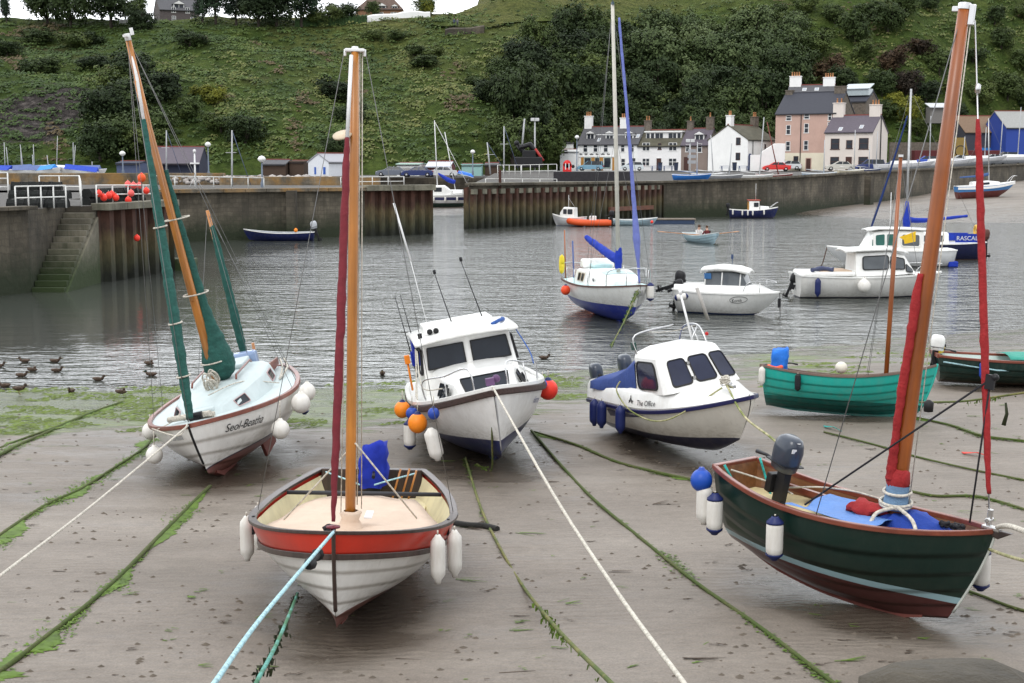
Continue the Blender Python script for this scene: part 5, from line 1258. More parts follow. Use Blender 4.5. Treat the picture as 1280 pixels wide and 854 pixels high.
def build_hill():
    cols = [-420 + 11 * i for i in range(180)]; rows = [-.04 + .0165 * i for i in range(100)]
    mb = MB(); mb.grid([[hill_pt(px, s) for px in cols] for s in rows])
    o = mb.build('hill', hill_material(), fix=False); struct(o)
    rk = o.data.attributes.new('rock', 'FLOAT', 'POINT'); dr = o.data.attributes.new('dry', 'FLOAT', 'POINT'); k = 0
    for s in rows:
        for px in cols:
            v = o.data.vertices[k].co; yy = proj(v)[1]
            w = math.exp(-((px - 35) / 75) ** 2 - ((yy - 150) / 38) ** 2) * 1.0 + .62 * math.exp(-((px - 100) / 40) ** 2 - ((yy - 120) / 25) ** 2)
            rk.data[k].value = w
            dr.data[k].value = min(1, -.3 * (1 - smooth(120, 330, px)) + .22 + .55 * smooth(540, 700, px) * smooth(.55, .85, s) + .3 * math.exp(-((px - 470) / 130) ** 2) * smooth(.1, .8, s) + .35 * smooth(.9, 1.0, s))
            k += 1
    # low scrub and bracken all over the slope, nobody could count it
    r = random.Random(5); vs, fs, mi = [], [], []
    def zoff(px, s): return hill_pt(px, s)
    n = 0
    while n < 9000:
        px = r.uniform(-60, 1340); s = r.uniform(.03, 1.0)
        if px > 540 and s > .62 and r.random() < .75 * smooth(540, 640, px): n += .3; continue
        p = Vector(hill_pt(px, s)); n += 1
        big = r.random() ** 3; rad = lerp(.5, 1.9, big); u0 = mnoise.fractal(Vector((px * .012, s * 3.2, 1)), 1, 2, 4) + .25 * r.gauss(0, 1) + .3 * (smooth(350, 560, px) - .5) - .45 * (1 - smooth(120, 330, px)); mt = 1 if u0 < -.33 else 0 if u0 < .08 else 2 if u0 < .5 else 3; mt = 4 if mnoise.noise(Vector((px * .02, s * 5, 9))) > .42 else mt
        for j in range(int(lerp(12, 40, big))):
            d = Vector((r.gauss(0, 1), r.gauss(0, 1), abs(r.gauss(0, .8)))).normalized()
            c = p + Vector((d.x * rad, d.y * rad, d.z * rad * .5)) * (r.random() ** .4)
            nn = (d + Vector((r.gauss(0, .35), r.gauss(-.25, .35), r.gauss(.8, .4)))).normalized(); u = nn.orthogonal().normalized(); w = nn.cross(u)
            l = r.uniform(.14, .32); i = len(vs)
            vs += [c - u * l, c + w * l * .7, c + u * l, c - w * l * .7]; fs.append((i, i + 1, i + 2, i + 3)); mi.append(mt)
    me = bpy.data.meshes.new('scrub'); me.from_pydata([tuple(v) for v in vs], [], fs)
    for nm, a, b_ in (('scrub green', (.032, .055, .012), (.058, .09, .02)), ('scrub dark', (.018, .036, .009), (.036, .062, .015)), ('scrub olive', (.052, .068, .017), (.088, .108, .028)), ('scrub pale', (.078, .092, .026), (.125, .135, .042)), ('scrub brown', (.055, .045, .024), (.088, .067, .034))):
        me.materials.append(leaf_mat(nm, a, b_))
    me.polygons.foreach_set('material_index', mi)
    sc = bpy.data.objects.new('scrub', me); COL.objects.link(sc); sc['kind'] = 'stuff'; sc['label'] = 'bracken, gorse and rough grass covering the hillside'; sc['category'] = 'scrub'
    # trees ------------------------------------------------------------
    lm = {'dark': leaf_mat('dark leaves', (.014, .026, .008), (.034, .055, .014), (.064, .092, .024)), 'mid': leaf_mat('mid leaves', (.020, .036, .009), (.048, .073, .017), (.09, .118, .03)),
          'grey': leaf_mat('grey green leaves', (.026, .044, .015), (.06, .088, .030), (.10, .132, .05)), 'yellow': leaf_mat('yellow green leaves', (.06, .075, .012), (.16, .17, .02), (.26, .25, .03)),
          'pine': leaf_mat('pine needles', (.004, .011, .006), (.011, .025, .012), (.022, .045, .02)), 'red': leaf_mat('reddish leaves', (.02, .014, .008), (.06, .035, .018), (.09, .06, .028))}
    crowns = {}
    for kd in lm:
        crowns[kd] = []
        for q in range(3):
            me = crown_mesh(100 + q * 7 + len(kd), *( (470, 13, .052) if kd != 'pine' else (420, 13, .046)), shape=(1, 1, .85) if kd != 'pine' else (1, 1, 1.1), cone=0 if kd != 'pine' else .55, lumps=9 + q * 2)
            me.materials.append(lm[kd]); crowns[kd].append(me)
    bark = mat('bark', (.05, .04, .032), .9, var=.3)
    tm = []
    for q in range(2):
        ob = trunk_mesh(q).build('trunk', bark, None); tm.append(ob.data); bpy.data.objects.remove(ob)
    used = {}
    def tree(px, s, rad, kind, label, squash=1.0, group=None, lift=0.0, name=None):
        x, y, z = hill_pt(px, s); k = len(used)
        t = thing(name or ('pine_tree' if kind == 'pine' else 'tree' if rad > 2.2 else 'shrub'), label, 'tree' if rad > 2.2 else 'shrub', (x, y, z - .2), (0, 0, r.uniform(0, 6.28)), group)
        if len(label.replace('-', ' ').split()) > 16: t['label'] = label.replace(', from the left', '')
        used[label] = 1
        t.scale = (rad, rad * r.uniform(.85, 1.1), rad * squash * r.uniform(.82, 1.22))
        c = bpy.data.objects.new('crown', r.choice(crowns[kind])); COL.objects.link(c); c.parent = t; c.location = (0, 0, lift)
        tr = bpy.data.objects.new('trunk', r.choice(tm)); COL.objects.link(tr); tr.parent = t
        if lift: tr.scale = (1, 1, 1 + lift)
        return t
    def sy(px, py):                                # slope parameter where the hillside shows at this height in the picture
        best = (1e9, 0)
        for i in range(120):
            s = i / 119 * 1.02; yy = proj(hill_pt(px, s))[1]; e = abs(yy - py)
            if e < best[0]: best = (e, s)
        return best[1]
    # skyline trees (pixel of the foot, radius in metres)
    SKY = [(22, 29, 2.5, 'pine', 'small dark conifer alone on the skyline at the far left', 0), (72, 30, 4.6, 'mid', 'bushy tree on the skyline between the lone conifer and the wide crowned tree', .4),
           (100, 34, 5.0, 'dark', 'broad dark tree on the skyline just left of the masthead of the green sailed boat', .35), (150, 34, 5.6, 'dark', 'widest crowned dark tree on the skyline left of the gabled hilltop house', .5), (176, 34, 3.4, 'mid', 'lower round tree on the skyline close to the left end of the gabled hilltop house', .3),
           (186, 38, 3.0, 'dark', 'small dark bush under the left gable of the stone hilltop house', .1), (278, 31, 4.6, 'pine', 'tall pine on the skyline right beside the gabled hilltop house', .7), (262, 30, 3.0, 'pine', 'slimmer pine overlapping the right end of the gabled hilltop house', .6),
           (303, 32, 4.2, 'pine', 'pine with bare lower trunk on the skyline, second right of the gabled house', .9), (330, 33, 4.4, 'dark', 'dark round tree on the skyline halfway between the two hilltop houses', .4), (352, 33, 5.2, 'dark', 'big dark tree on the skyline left of the hedge below the brown roofed villa', .45),
           (382, 33, 5.0, 'pine', 'last tall dark tree before the long hedge of the brown roofed villa', .4), (402, 33, 3.2, 'mid', 'rounded green bush at the left end of the villa hedge', .1), (420, 30, 3.0, 'mid', 'low green bush behind the villa hedge', .1), (438, 28, 2.7, 'dark', 'dark bush close to the left wall of the brown roofed villa', .1),
           (532, 18, 2.7, 'dark', 'dark tree at the right end of the villa\'s white garden wall', .4), (536, 20, 1.9, 'yellow', 'yellow green bush in front of the dark tree at the white garden wall', 0), (470, 20, 1.8, 'mid', 'small garden bush above the white wall under the villa', 0)]
    for px, py, rad, kd, lb, lf in SKY: tree(px, sy(px, py), rad * 1.12, kd, lb, 1.0, 'trees on the skyline', lf * .3)
    # hillside bushes and ivy covered trees, left and middle
    SLOPE = [(158, 190, 5.4, 'dark'), (168, 150, 5.6, 'dark'), (150, 120, 4.2, 'mid'), (196, 168, 4.6, 'dark'), (178, 112, 5.2, 'dark'), (205, 130, 4.4, 'dark'), (60, 92, 4.2, 'mid'), (130, 200, 4.2, 'mid'), (100, 60, 4.6, 'mid'), (60, 55, 4.4, 'dark'), (125, 85, 4.0, 'dark'), (140, 160, 4.6, 'dark'), (118, 55, 4.2, 'dark'), (190, 200, 4.0, 'mid'),
             (20, 70, 3.2, 'mid'), (272, 130, 2.6, 'yellow'), (280, 165, 3.2, 'mid'), (255, 120, 2.0, 'yellow'), (245, 60, 4.0, 'mid'), (240, 150, 3.4, 'mid'), (310, 180, 3.6, 'mid'),
             (424, 125, 4.0, 'dark'), (440, 150, 3.2, 'dark'), (530, 85, 3.6, 'dark'), (520, 70, 3.0, 'dark'), (545, 72, 2.6, 'mid'), (500, 50, 2.4, 'mid'), (470, 48, 2.6, 'mid'), (610, 128, 3.6, 'dark'), (630, 112, 4.2, 'dark'), (596, 110, 2.4, 'mid'), (420, 195, 2.6, 'mid')]
    hgt = lambda py: 'low down' if py > 165 else 'halfway up' if py > 105 else 'high up'
    LM = [(0, 'above the blue covered dinghies'), (45, 'beside the bare rock face'), (95, 'right of the bare rock face'), (140, 'left of the orange mast'), (185, 'right of the orange mast'), (230, 'above the boat shed'), (275, 'above the low brown sheds'), (330, 'left of the white shed'), (390, 'over the white shed'), (435, 'behind the red boat\'s mast'), (480, 'above the white garage'), (535, 'under the footpath terrace'), (590, 'over the container'), (640, 'above the black harbour crane')]
    cnt = {}
    kn = {'dark': 'dark ivied tree', 'mid': 'green bush', 'yellow': 'yellow green bush', 'red': 'rusty brown bush', 'grey': 'grey green tree', 'pine': 'dark conifer'}
    ORD = ['', 'second ', 'third ', 'fourth ', 'fifth ', 'sixth ', 'seventh ', 'eighth ']
    def autolabel(kd, rad, px, py, lmk):
        a = [q for q in lmk if q[0] <= px][-1][1] if px >= lmk[0][0] else lmk[0][1]
        base = f"{kn[kd]} {hgt(py)} the slope {a}"
        cnt[base] = cnt.get(base, 0) + 1; c = cnt[base]
        return base if c == 1 else f"{ORD[min(c - 1, 7)]}{''}{base}, from the left"
    for px, py, rad, kd in sorted(SLOPE): tree(px, sy(px, py), rad, kd, autolabel(kd, rad, px, py, LM), .55 if py < 110 else .8, 'bushes and trees on the open hillside')
    # the wood behind the houses
    WOOD = []
    q = random.Random(12)
    for row, (py, off, rr) in enumerate(((200, 0, 4.6), (178, 14, 5.0), (156, 0, 5.4), (134, 16, 5.6), (112, 4, 5.8), (90, 18, 5.6), (70, 8, 5.2))):
        x = 640 + off + row * 3
        while x < 975:
            up = interp([640, 700, 780, 860, 960], [88, 70, 52, 36, 60], x)
            if py > up: WOOD.append((x + q.uniform(-6, 6), py + q.uniform(-6, 6), rr * q.uniform(.85, 1.15), 'grey' if x > 800 and py < 150 and q.random() < .75 else q.choice(('dark', 'dark', 'mid'))))
            x += 38
    WLM = [(600, 'left of the black harbour crane'), (660, 'over the black harbour crane'), (700, 'over the white lean-to'), (735, 'over the shop\'s left dormer'), (770, 'over the shop\'s right chimney'), (805, 'over the long dormer'), (845, 'over the small grey house'), (885, 'over the white gable'), (925, 'between white gable and pink house'), (960, 'over the pink house\'s left chimney')]
    kn.update({'dark': 'dense dark tree', 'mid': 'leafy green tree', 'grey': 'willowy grey tree'})
    hgt = lambda py: 'at the foot of the wood' if py > 165 else 'low in the wood' if py > 125 else 'high in the wood' if py > 85 else 'at the top of the wood'
    def wl(kd, px, py):
        a = [w for w in WLM if w[0] <= px][-1][1]; base = f"{kn[kd]} {hgt(py)} {a}"
        cnt[base] = cnt.get(base, 0) + 1; c = cnt[base]
        return base if c == 1 else f"{ORD[min(c - 1, 7)]}{base}, from the left"
    for px, py, rad, kd in sorted(WOOD): tree(px, sy(px, py), rad, kd, wl(kd, px, py), 1.05, 'trees of the wood behind the houses', .15)
    RIGHT = [(985, 40, 4.2, 'mid'), (1010, 70, 4.6, 'mid'), (1035, 30, 3.6, 'dark'), (1060, 55, 4.4, 'mid'), (1075, 25, 4.0, 'dark'), (1100, 40, 4.6, 'dark'), (1118, 20, 4.0, 'mid'), (1000, 95, 4.6, 'dark'), (1030, 100, 4.0, 'red'), (1048, 118, 4.2, 'dark'), (1075, 80, 3.6, 'mid'), (1110, 90, 3.6, 'red'), (1140, 70, 3.6, 'red'), (1165, 95, 3.6, 'dark'), (1095, 118, 3.8, 'dark'), (1125, 120, 3.6, 'red'), (1150, 130, 3.6, 'dark'), (1180, 120, 3.4, 'mid'), (1205, 80, 3.8, 'mid'), (1240, 60, 3.6, 'mid'), (1270, 90, 4.0, 'dark'), (1215, 130, 4.0, 'mid'), (1250, 125, 4.2, 'dark'), (1275, 140, 3.8, 'mid'), (1100, 150, 3.4, 'mid'), (1128, 152, 3.2, 'yellow'), (1112, 140, 2.6, 'yellow'), (1160, 155, 3.4, 'mid'), (1185, 150, 3.2, 'dark'), (1230, 30, 3.4, 'dark'), (1190, 45, 3.2, 'mid'), (1262, 22, 3.4, 'mid'), (985, 120, 4.4, 'dark'), (970, 150, 4.0, 'mid'), (1085, 165, 3.0, 'mid'), (1140, 172, 3.0, 'mid'), (1000, 15, 3.2, 'mid'), (960, 25, 3.6, 'mid'), (1150, 12, 3.2, 'mid')]
    RLM = [(900, 'above the left edge of the pink house'), (985, 'above the pink house'), (1030, 'above the bare stone gable'), (1065, 'right of the bare stone gable'), (1105, 'above the beige gable\'s chimney'), (1135, 'left of the varnished mast'), (1170, 'behind the varnished mast'), (1210, 'right of the varnished mast'), (1250, 'above the royal blue shed')]
    kn.update({'dark': 'dark bushy tree', 'mid': 'green bushy tree', 'red': 'reddish brown bush', 'yellow': 'yellow green bush'})
    hgt = lambda py: 'low on the hill' if py > 125 else 'halfway up the hill' if py > 75 else 'high on the hill'
    def rl(kd, px, py):
        a = [w for w in RLM if w[0] <= px][-1][1]; base = f"{kn[kd]} {hgt(py)} {a}"
        cnt[base] = cnt.get(base, 0) + 1; c = cnt[base]
        return base if c == 1 else f"{ORD[min(c - 1, 7)]}{base}, from the left"
    for px, py, rad, kd in sorted(RIGHT): tree(px, sy(px, py), rad, kd, rl(kd, px, py), .85, 'bushes and trees right of the wood')
    # hedge and garden wall of the villa, hedge above the boat yard
    mb = MB()
    def along(pts, w, h, m, name, label, cat, n=24):
        P_ = []
        for (px, py) in pts: P_.append(Vector(hill_pt(px, sy(px, py))))
        P_ = dens(P_, n); mb = MB(); rows = []
        for i, p in enumerate(P_):
            k = 1 + .12 * math.sin(i * 1.3) + .08 * math.sin(i * 3.1); rows.append([(p.x, p.y - w / 2, p.z - .8), (p.x, p.y - w / 2 * k, p.z + h * .8 * k), (p.x, p.y, p.z + h * k), (p.x, p.y + w / 2, p.z + h * .8 * k), (p.x, p.y + w / 2, p.z - .8)])
        mb.grid(rows, 0, False); return tag(mb.build(name, m, None), label, cat)
    hm = mat('clipped hedge leaves', (.022, .05, .012), .8, var=.5, scale=1.6, bump=.15, bscale=4)
    along([(375, 33), (410, 32), (440, 29), (463, 27)], 1.4, 1.5, hm, 'garden_hedge', 'long clipped hedge running up to the brown roofed villa\'s white wall', 'hedge')
    along([(463, 27), (490, 24), (515, 22), (540, 22)], .4, 1.3, white_paint, 'garden_wall', 'white garden wall below the brown roofed villa on the hilltop', 'wall', 3)
    along([(160, 31), (185, 31)], .4, 1.0, white_paint, 'garden_wall', 'short white garden wall left of the gabled hilltop house', 'wall', 3)
    along([(558, 44), (580, 43), (606, 41)], .8, 1.3, stone_dark, 'terrace_wall', 'dark retaining wall of the footpath on the hill top', 'wall', 3)
    pm = mat('trodden path', (.3, .26, .2), .9)
    P_ = [Vector(hill_pt(px, sy(px, py))) for px, py in ((540, 36), (560, 38), (606, 37), (640, 33), (690, 29))]
    P_ = dens(P_, 6); mb = MB(); mb.grid([[(p.x, p.y + .2, p.z + .75), (p.x, p.y + 2.2, p.z + .9)] for p in P_]); struct(mb.build('path', pm, None))
    return hill_pt, sy
# ---------------------------------------------------------------- houses
harl_white = mat('white harling', (.82, .82, .81), .85, var=.06, scale=.7, dirt=.15, dirtcol=(.4, .38, .34))
harl_pink = mat('pink harling', (.50, .34, .285), .9, var=.1, scale=.5, dirt=.25, dirtcol=(.3, .2, .16))
harl_cream = mat('cream harling', (.70, .65, .52), .9, var=.08, scale=.5, dirt=.2, dirtcol=(.35, .32, .26))
harl_beige = mat('pale beige harling', (.66, .60, .55), .9, var=.07, scale=.5, dirt=.2, dirtcol=(.36, .32, .29))
harl_grey = mat('grey brown harling', (.25, .20, .175), .9, var=.12, scale=.6)
rubble = mat('brown rubble stone', (.13, .11, .09), .95, var=.45, scale=2.4, bump=.05, bscale=4)
slate = mat('grey slate', (.085, .085, .095), .75, var=.25, scale=2.5, streak=(1, 4, 4), dirt=.3, dirtcol=(.10, .09, .05))
slate_purple = mat('purple grey slate', (.10, .085, .105), .75, var=.2, scale=2.5, streak=(1, 4, 4))
slate_dark = mat('dark blue slate', (.045, .047, .06), .7, var=.15, scale=2.5, streak=(1, 4, 4))
slate_moss = mat('mossy slate', (.085, .08, .06), .85, var=.4, scale=1.2, dirt=.6, dirtcol=(.12, .11, .05))
red_trim = mat('dull red ridge tiles', (.20, .06, .05), .8)
pot = mat('clay chimney pot', (.42, .20, .09), .85, var=.2)
win_white = mat('white window frame', (.7, .7, .69), .5)
win_dark = glassmat('house window glass', (.03, .035, .045), .08)
door_blue = mat('dark blue door', (.03, .05, .14), .5)
door_brown = mat('brown door', (.06, .025, .02), .5)
door_ochre = mat('ochre door', (.45, .22, .05), .5)
gutter = mat('black downpipe', (.02, .02, .022), .5)
def walk(p0, yaw, px1):
    """length along direction yaw from p0 until the sight line of column px1"""
    k = (px1 - CX) / FPX; c, s = math.cos(yaw), math.sin(yaw)
    return (k * p0[1] - p0[0]) / (c - k * s)
def house(name, label, cat, px0, px1, d, yaw, yb, ye, yr, dp, wm, rm, wins=(), doors=(), chims=(), dormers=(), lights=(), L=None, base=None, gables=None, group=None, over=.18):
    yaw = R(yaw); p0 = at(px0, yb, d); z0 = p0[2]
    w = L or abs(walk(p0, yaw, px1))
    he = at(px0, ye, d)[2] - z0; hr = at(px0, yr, d + dp / 2 * math.cos(yaw))[2] - z0
    t = thing(name, label, cat, p0, (0, 0, yaw), group)
    mb = MB(); poly = [(0, -1.5), (dp, -1.5), (dp, he), (dp / 2, hr), (0, he)]
    mb.prism(poly, 'X', 0, w, 0)
    mats_ = [wm] + ([gables] if gables else [])
    wl = mb.build('wall', mats_, t)
    if gables:
        for p in wl.data.polygons:
            if p.normal.x > .9: p.material_index = 1
    if base: MB().box(-.02, w + .02, -.02, .3, -1, base[0]).build('ground_floor_wall', base[1], t)
    a = math.atan2(hr - he, dp / 2); th = .14; mb = MB()
    for sgn in (0, 1):
        e0 = (-over if not sgn else dp + over); ze = he - over * math.tan(a)
        y0, y1 = (e0, dp / 2)
        mb.prism([(y0, ze + .02), (y1, hr + .02), (y1, hr + .02 + th / math.cos(a)), (y0, ze + .02 + th / math.cos(a))], 'X', -.1, w + .1)
    rf = mb.build('roof', rm, t)
    MB().box(-.1, w + .1, dp / 2 - .12, dp / 2 + .12, hr + .1, hr + .28).build('ridge', red_trim if rm is not slate_dark else slate_dark, rf)
    MB().tube([(-.1, -over - .06, he - .1), (w + .1, -over - .06, he - .1)], .06, 6).build('gutter', gutter, rf)
    for u, v, ww, hh, st in wins:
        x = u * w; f = MB(); y = -.07
        f.box(x - ww / 2 - .1, x + ww / 2 + .1, y, -.0, v - .12, v - .0).box(x - ww / 2, x + ww / 2, y + .02, 0, v + hh - .07, v + hh)
        f.box(x - ww / 2 - .02, x - ww / 2 + .08, y + .02, 0, v, v + hh).box(x + ww / 2 - .08, x + ww / 2 + .02, y + .02, 0, v, v + hh)
        f.box(x - ww / 2 + .08, x + ww / 2 - .08, y + .03, 0, v + hh / 2 - .04, v + hh / 2 + .04)
        if st == 2: f.box(x - .06, x + .06, y + .025, 0, v, v + hh)
        fr = f.build('window', win_white if st != 3 else door_brown, t, fix=False)
        MB().box(x - ww / 2 + .06, x + ww / 2 - .06, y + .045, .05, v + .01, v + hh - .05).build('pane', win_dark, fr)
    for u, ww, hh, m in doors:
        x = u * w; dd = MB().box(x - ww / 2, x + ww / 2, -.06, .1, 0, hh).build('door', m, t, bevel=.02)
        MB().box(x - ww / 2 - .12, x - ww / 2, -.08, 0, 0, hh + .1).box(x + ww / 2, x + ww / 2 + .12, -.08, 0, 0, hh + .1).box(x - ww / 2, x + ww / 2, -.08, 0, hh, hh + .12).build('door_frame', wm, dd)
    for u, cw, ch, m, n in chims:
        x = min(max(u * w, cw / 2 + .02), w - cw / 2 - .02)
        c = MB().box(x - cw / 2, x + cw / 2, dp / 2 - .45, dp / 2 + .45, hr - 1.0, hr + ch).box(x - cw / 2 - .08, x + cw / 2 + .08, dp / 2 - .53, dp / 2 + .53, hr + ch, hr + ch + .14).build('chimney', m, rf, bevel=.02)
        mb = MB()
        for k in range(n):
            q = x + (k - (n - 1) / 2) * cw / max(n, 2) * .8; mb.lathe([(.14, 0), (.12, .1), (.11, .6), (.14, .62), (.1, .7)], (q, dp / 2, hr + ch + .14), 8)
        if n: mb.build('chimney_pots', pot, c)
    for u, v0, ww, hh, st in dormers:
        x = u * w; yv = (v0 - he) / math.tan(a) + .25       # where the roof reaches this height
        dl = hh / math.tan(a) + .6
        m_ = MB()
        if st == 'gable':
            m_.box(x - ww / 2, x + ww / 2, yv, yv + dl, v0 - .2, v0 + hh)
            dm = m_.build('dormer', win_white, t)
            MB().prism([(x - ww / 2 - .25, v0 + hh - .05), (x, v0 + hh + ww * .38), (x + ww / 2 + .25, v0 + hh - .05)], 'Y', yv - .25, yv + dl + .6).build('dormer_roof', rm, dm)
            MB().prism([(x - ww / 2 - .1, v0 + hh), (x, v0 + hh + ww * .30), (x + ww / 2 + .1, v0 + hh)], 'Y', yv - .29, yv - .25).build('dormer_gable', win_white, dm)
            MB().box(x - ww / 2 + .18, x - .06, yv - .03, yv + .02, v0 + .12, v0 + hh - .1).box(x + .06, x + ww / 2 - .18, yv - .03, yv + .02, v0 + .12, v0 + hh - .1).build('pane', win_dark, dm)
        elif st == 'box':
            m_.box(x - ww / 2, x + ww / 2, yv, yv + dl, v0 - .2, v0 + hh)
            dm = m_.build('dormer', win_white, t, bevel=.02)
            MB().box(x - ww / 2 - .25, x + ww / 2 + .25, yv - .25, yv + dl + .4, v0 + hh, v0 + hh + .22).build('dormer_roof', harl_white, dm)
            n = 8; mb = MB()
            for k in range(n):
                wv = ww / n; x0 = x - ww / 2 + k * wv + .12
                if k in (0, 1, 2, 3, 4, 5, 6, 7) and k != 4: mb.box(x0, x0 + wv - .24 + (.16 if k % 3 == 2 else 0), yv - .03, yv + .02, v0 + .2, v0 + hh - .15)
            mb.build('pane', win_dark, dm)
    for u, v, ww in lights:
        yv = (v - he) / math.tan(a); x = u * w
        o = MB().cbox((x, yv, v + .16), (ww, .9, .1), 0, 0, 0, a).build('skylight', win_white, rf)
        MB().cbox((x, yv - .02, v + .215), (ww * .75, .7, .04), 0, 0, 0, a).build('pane', mat('skylight glass', (.35, .38, .42), .1), o)
    return t, w, he, hr
def build_houses():
    yw = -24
    A0 = at(722, 213, 236)
    t, w, he, hr = house('shop_house', 'white two storey house with a shop front on its ground floor and three dormers', 'house', 722, 796, 236, yw, 213, 181, 160, 7, harl_white, slate,
        wins=[(.13, 3.15, .8, 1.35, 1), (.30, 3.15, .8, 1.35, 1), (.47, 3.15, .8, 1.35, 1), (.75, 3.15, .7, 1.3, 1), (.9, 3.15, .8, 1.3, 1), (.76, .7, .75, 1.3, 1), (.92, .8, 1.0, 1.3, 1)],
        chims=[(.03, 1.3, 1.9, harl_white, 3), (.66, 1.3, 1.5, harl_white, 3)], dormers=[(.18, 5.0, 1.5, 1.25, 'gable'), (.50, 5.0, 1.5, 1.25, 'gable'), (.82, 5.0, 1.5, 1.25, 'gable')], lights=[(.95, 5.6, .6), (.33, 5.0, .5)])
    sf = MB().box(.15, w * .62, -.12, .0, 2.25, 2.45).build('shop_fascia', harl_white, t)
    mb = MB(); r = random.Random(3); x = .4
    for k in range(6):                                # small dark signwriting, too far off to read
        for j in range(r.choice((3, 3, 4))): mb.box(x, x + .11, -.07, -.04, 2.62, 2.62 + r.choice((.2, .2, .3))); x += .17
        x += .42
    mb.build('shop_lettering', ink, t)
    for u, ww, m in ((.08, .5, door_ochre), (.26, .6, door_ochre), (.40, .62, door_ochre), (.60, .42, door_ochre)): MB().box(u * w - ww / 2, u * w + ww / 2, -.07, .1, .0, 2.2).build('shop_door', m, t, bevel=.01)
    for u, ww in ((.17, 1.1), (.33, .7), (.50, 1.1)):
        f = MB().box(u * w - ww / 2 - .1, u * w + ww / 2 + .1, -.08, 0, .35, 2.2).build('shop_window', mat('pale green frame', (.4, .5, .45), .5), t)
        MB().box(u * w - ww / 2, u * w + ww / 2, -.1, -.02, .5, 2.1).build('pane', win_dark, f)
    p = at(796, 213, 1); L1 = w; c, s = math.cos(R(yw)), math.sin(R(yw))
    B0 = (A0[0] + (L1 + .02) * c, A0[1] + (L1 + .02) * s)
    t, w2, *_ = house('terraced_house', 'white terraced house with one long box dormer of windows on its roof', 'house', 797, 850, B0[1], yw, 213, 183, 164, 7, mat('pale white harling', (.78, .77, .77), .85, var=.07, dirt=.15, dirtcol=(.4, .38, .34)), slate_moss,
        wins=[(.19, 3.3, 1.3, 1.3, 2), (.5, 3.5, .55, 1.0, 3), (.80, 3.3, 1.4, 1.3, 2), (.19, .8, 1.3, 1.2, 2), (.80, .8, 1.4, 1.2, 2)], doors=[(.49, .85, 2.0, door_brown)], chims=[(.03, 1.1, 1.7, rubble, 2)], dormers=[(.52, 5.0, 6.2, 1.35, 'box')])
    C0 = (B0[0] + w2 * c, B0[1] + w2 * s)
    t, w3, *_ = house('terraced_house', 'small grey brown terraced house with a white gabled dormer and a bare gable end', 'house', 851, 882, C0[1], yw, 213, 182, 162, 7, harl_grey, slate_purple,
        wins=[(.25, 3.1, .7, 1.2, 1), (.70, 3.0, .8, 1.4, 1)], doors=[(.2, .8, 2.2, door_brown)], chims=[(.04, 1.0, 1.3, rubble, 1), (.97, 1.2, 1.9, rubble, 1)], dormers=[(.62, 4.7, 1.6, 1.2, 'gable')], gables=rubble)
    t, w, he, hr = house('gabled_house', 'tall white house showing its blank gable with two small dark windows', 'house', 934, 967, 219, 52, 213, 175, 157, 7.2, harl_white, slate_moss, L=9.5, wins=[(.62, 3.2, .5, 1.0, 3)], chims=[(.03, 1.1, 1.5, harl_white, 2), (.95, 1.3, 1.5, rubble, 3)])
    for z in (1.6, 4.0):
        f = MB().box(-.06, .05, 1.3, 2.1, z, z + 1.2).build('window', door_brown, t); MB().box(-.08, .02, 1.4, 2.0, z + .1, z + 1.1).build('pane', win_dark, f)
    MB().tube([(1.6, -.1, 0), (1.6, -.1, he - .1)], .06, 6).build('downpipe', gutter, t)
    MB().box(.3, 1.3, -.08, .1, 0, 2.3).prism([(.3, 2.3), (1.3, 2.3), (1.1, 2.65), (.5, 2.65)], 'Y', -.08, .1).build('door', door_blue, t, bevel=.02)
    p = at(936, 213, 214); t2 = thing('garden_wall', 'stepped white yard wall in front of the white gabled house', 'wall', at(938, 213, 216), (0, 0, R(8)))
    MB().prism([(0, -1), (5.6, -1), (5.6, 4.2), (3.9, 4.2), (2.0, 3.0), (1.6, 2.4), (0, 2.4)], 'Y', 0, .3).build('wall_panel', harl_white, t2, bevel=.03)
    t, w, he, hr = house('tenement_house', 'tall pink harled house of four storeys with a cream ground floor', 'house', 968, 1040, 222, -33, 214, 143, 118, 8.5, harl_pink, slate_dark,
        wins=[(.22, 9.0 - .9, .9, .75, 1), (.52, 9.0 - .7, .9, .75, 1), (.9, 8.0, .6, 1.2, 1), (.22, 5.9, .75, 1.45, 1), (.52, 6.1, .75, 1.45, 1), (.9, 5.8, .65, 1.9, 1), (.22, 3.3, .75, 1.45, 1), (.52, 3.4, .75, 1.45, 1), (.9, 3.3, .65, 1.9, 1), (.13, .9, .9, 1.0, 3), (.36, .9, .8, 1.5, 3)],
        doors=[(.57, .75, 2.0, door_brown), (.88, .9, 2.1, door_brown)], chims=[(.04, 1.2, .5, rubble, 0), (.985, 1.8, .9, rubble, 0)], base=(2.9, harl_cream), gables=rubble)
    MB().tube([(w * .43, -.1, 0), (w * .43, -.1, he)], .07, 6).build('downpipe', gutter, t)
    t, w, he, hr = house('stone_gable', 'bare brown stone gable with a glass topped roof light behind the pink house', 'house', 1050, 1076, 228, -33, 214, 128, 116, 7, rubble, slate_dark, over=.05)
    MB().cbox((w * .5, 2.2, hr + .9), (w * 1.1, 2.6, .12), 0, 0, 0, .35).box(0, w, 1.2, 3.4, hr - .6, hr + .5).build('roof_light', mat('pale glass roof', (.35, .4, .42), .15), t)
    house('white_house', 'white house with clay potted chimneys whose roof peeps over the pink house', 'house', 980, 1034, 240, -20, 214, 128, 108, 8, harl_white, slate, chims=[(.1, 2.0, 1.6, harl_white, 4), (.96, 2.0, 1.3, harl_white, 4)], lights=[(.35, 14.0, .7), (.62, 14.0, .7)])
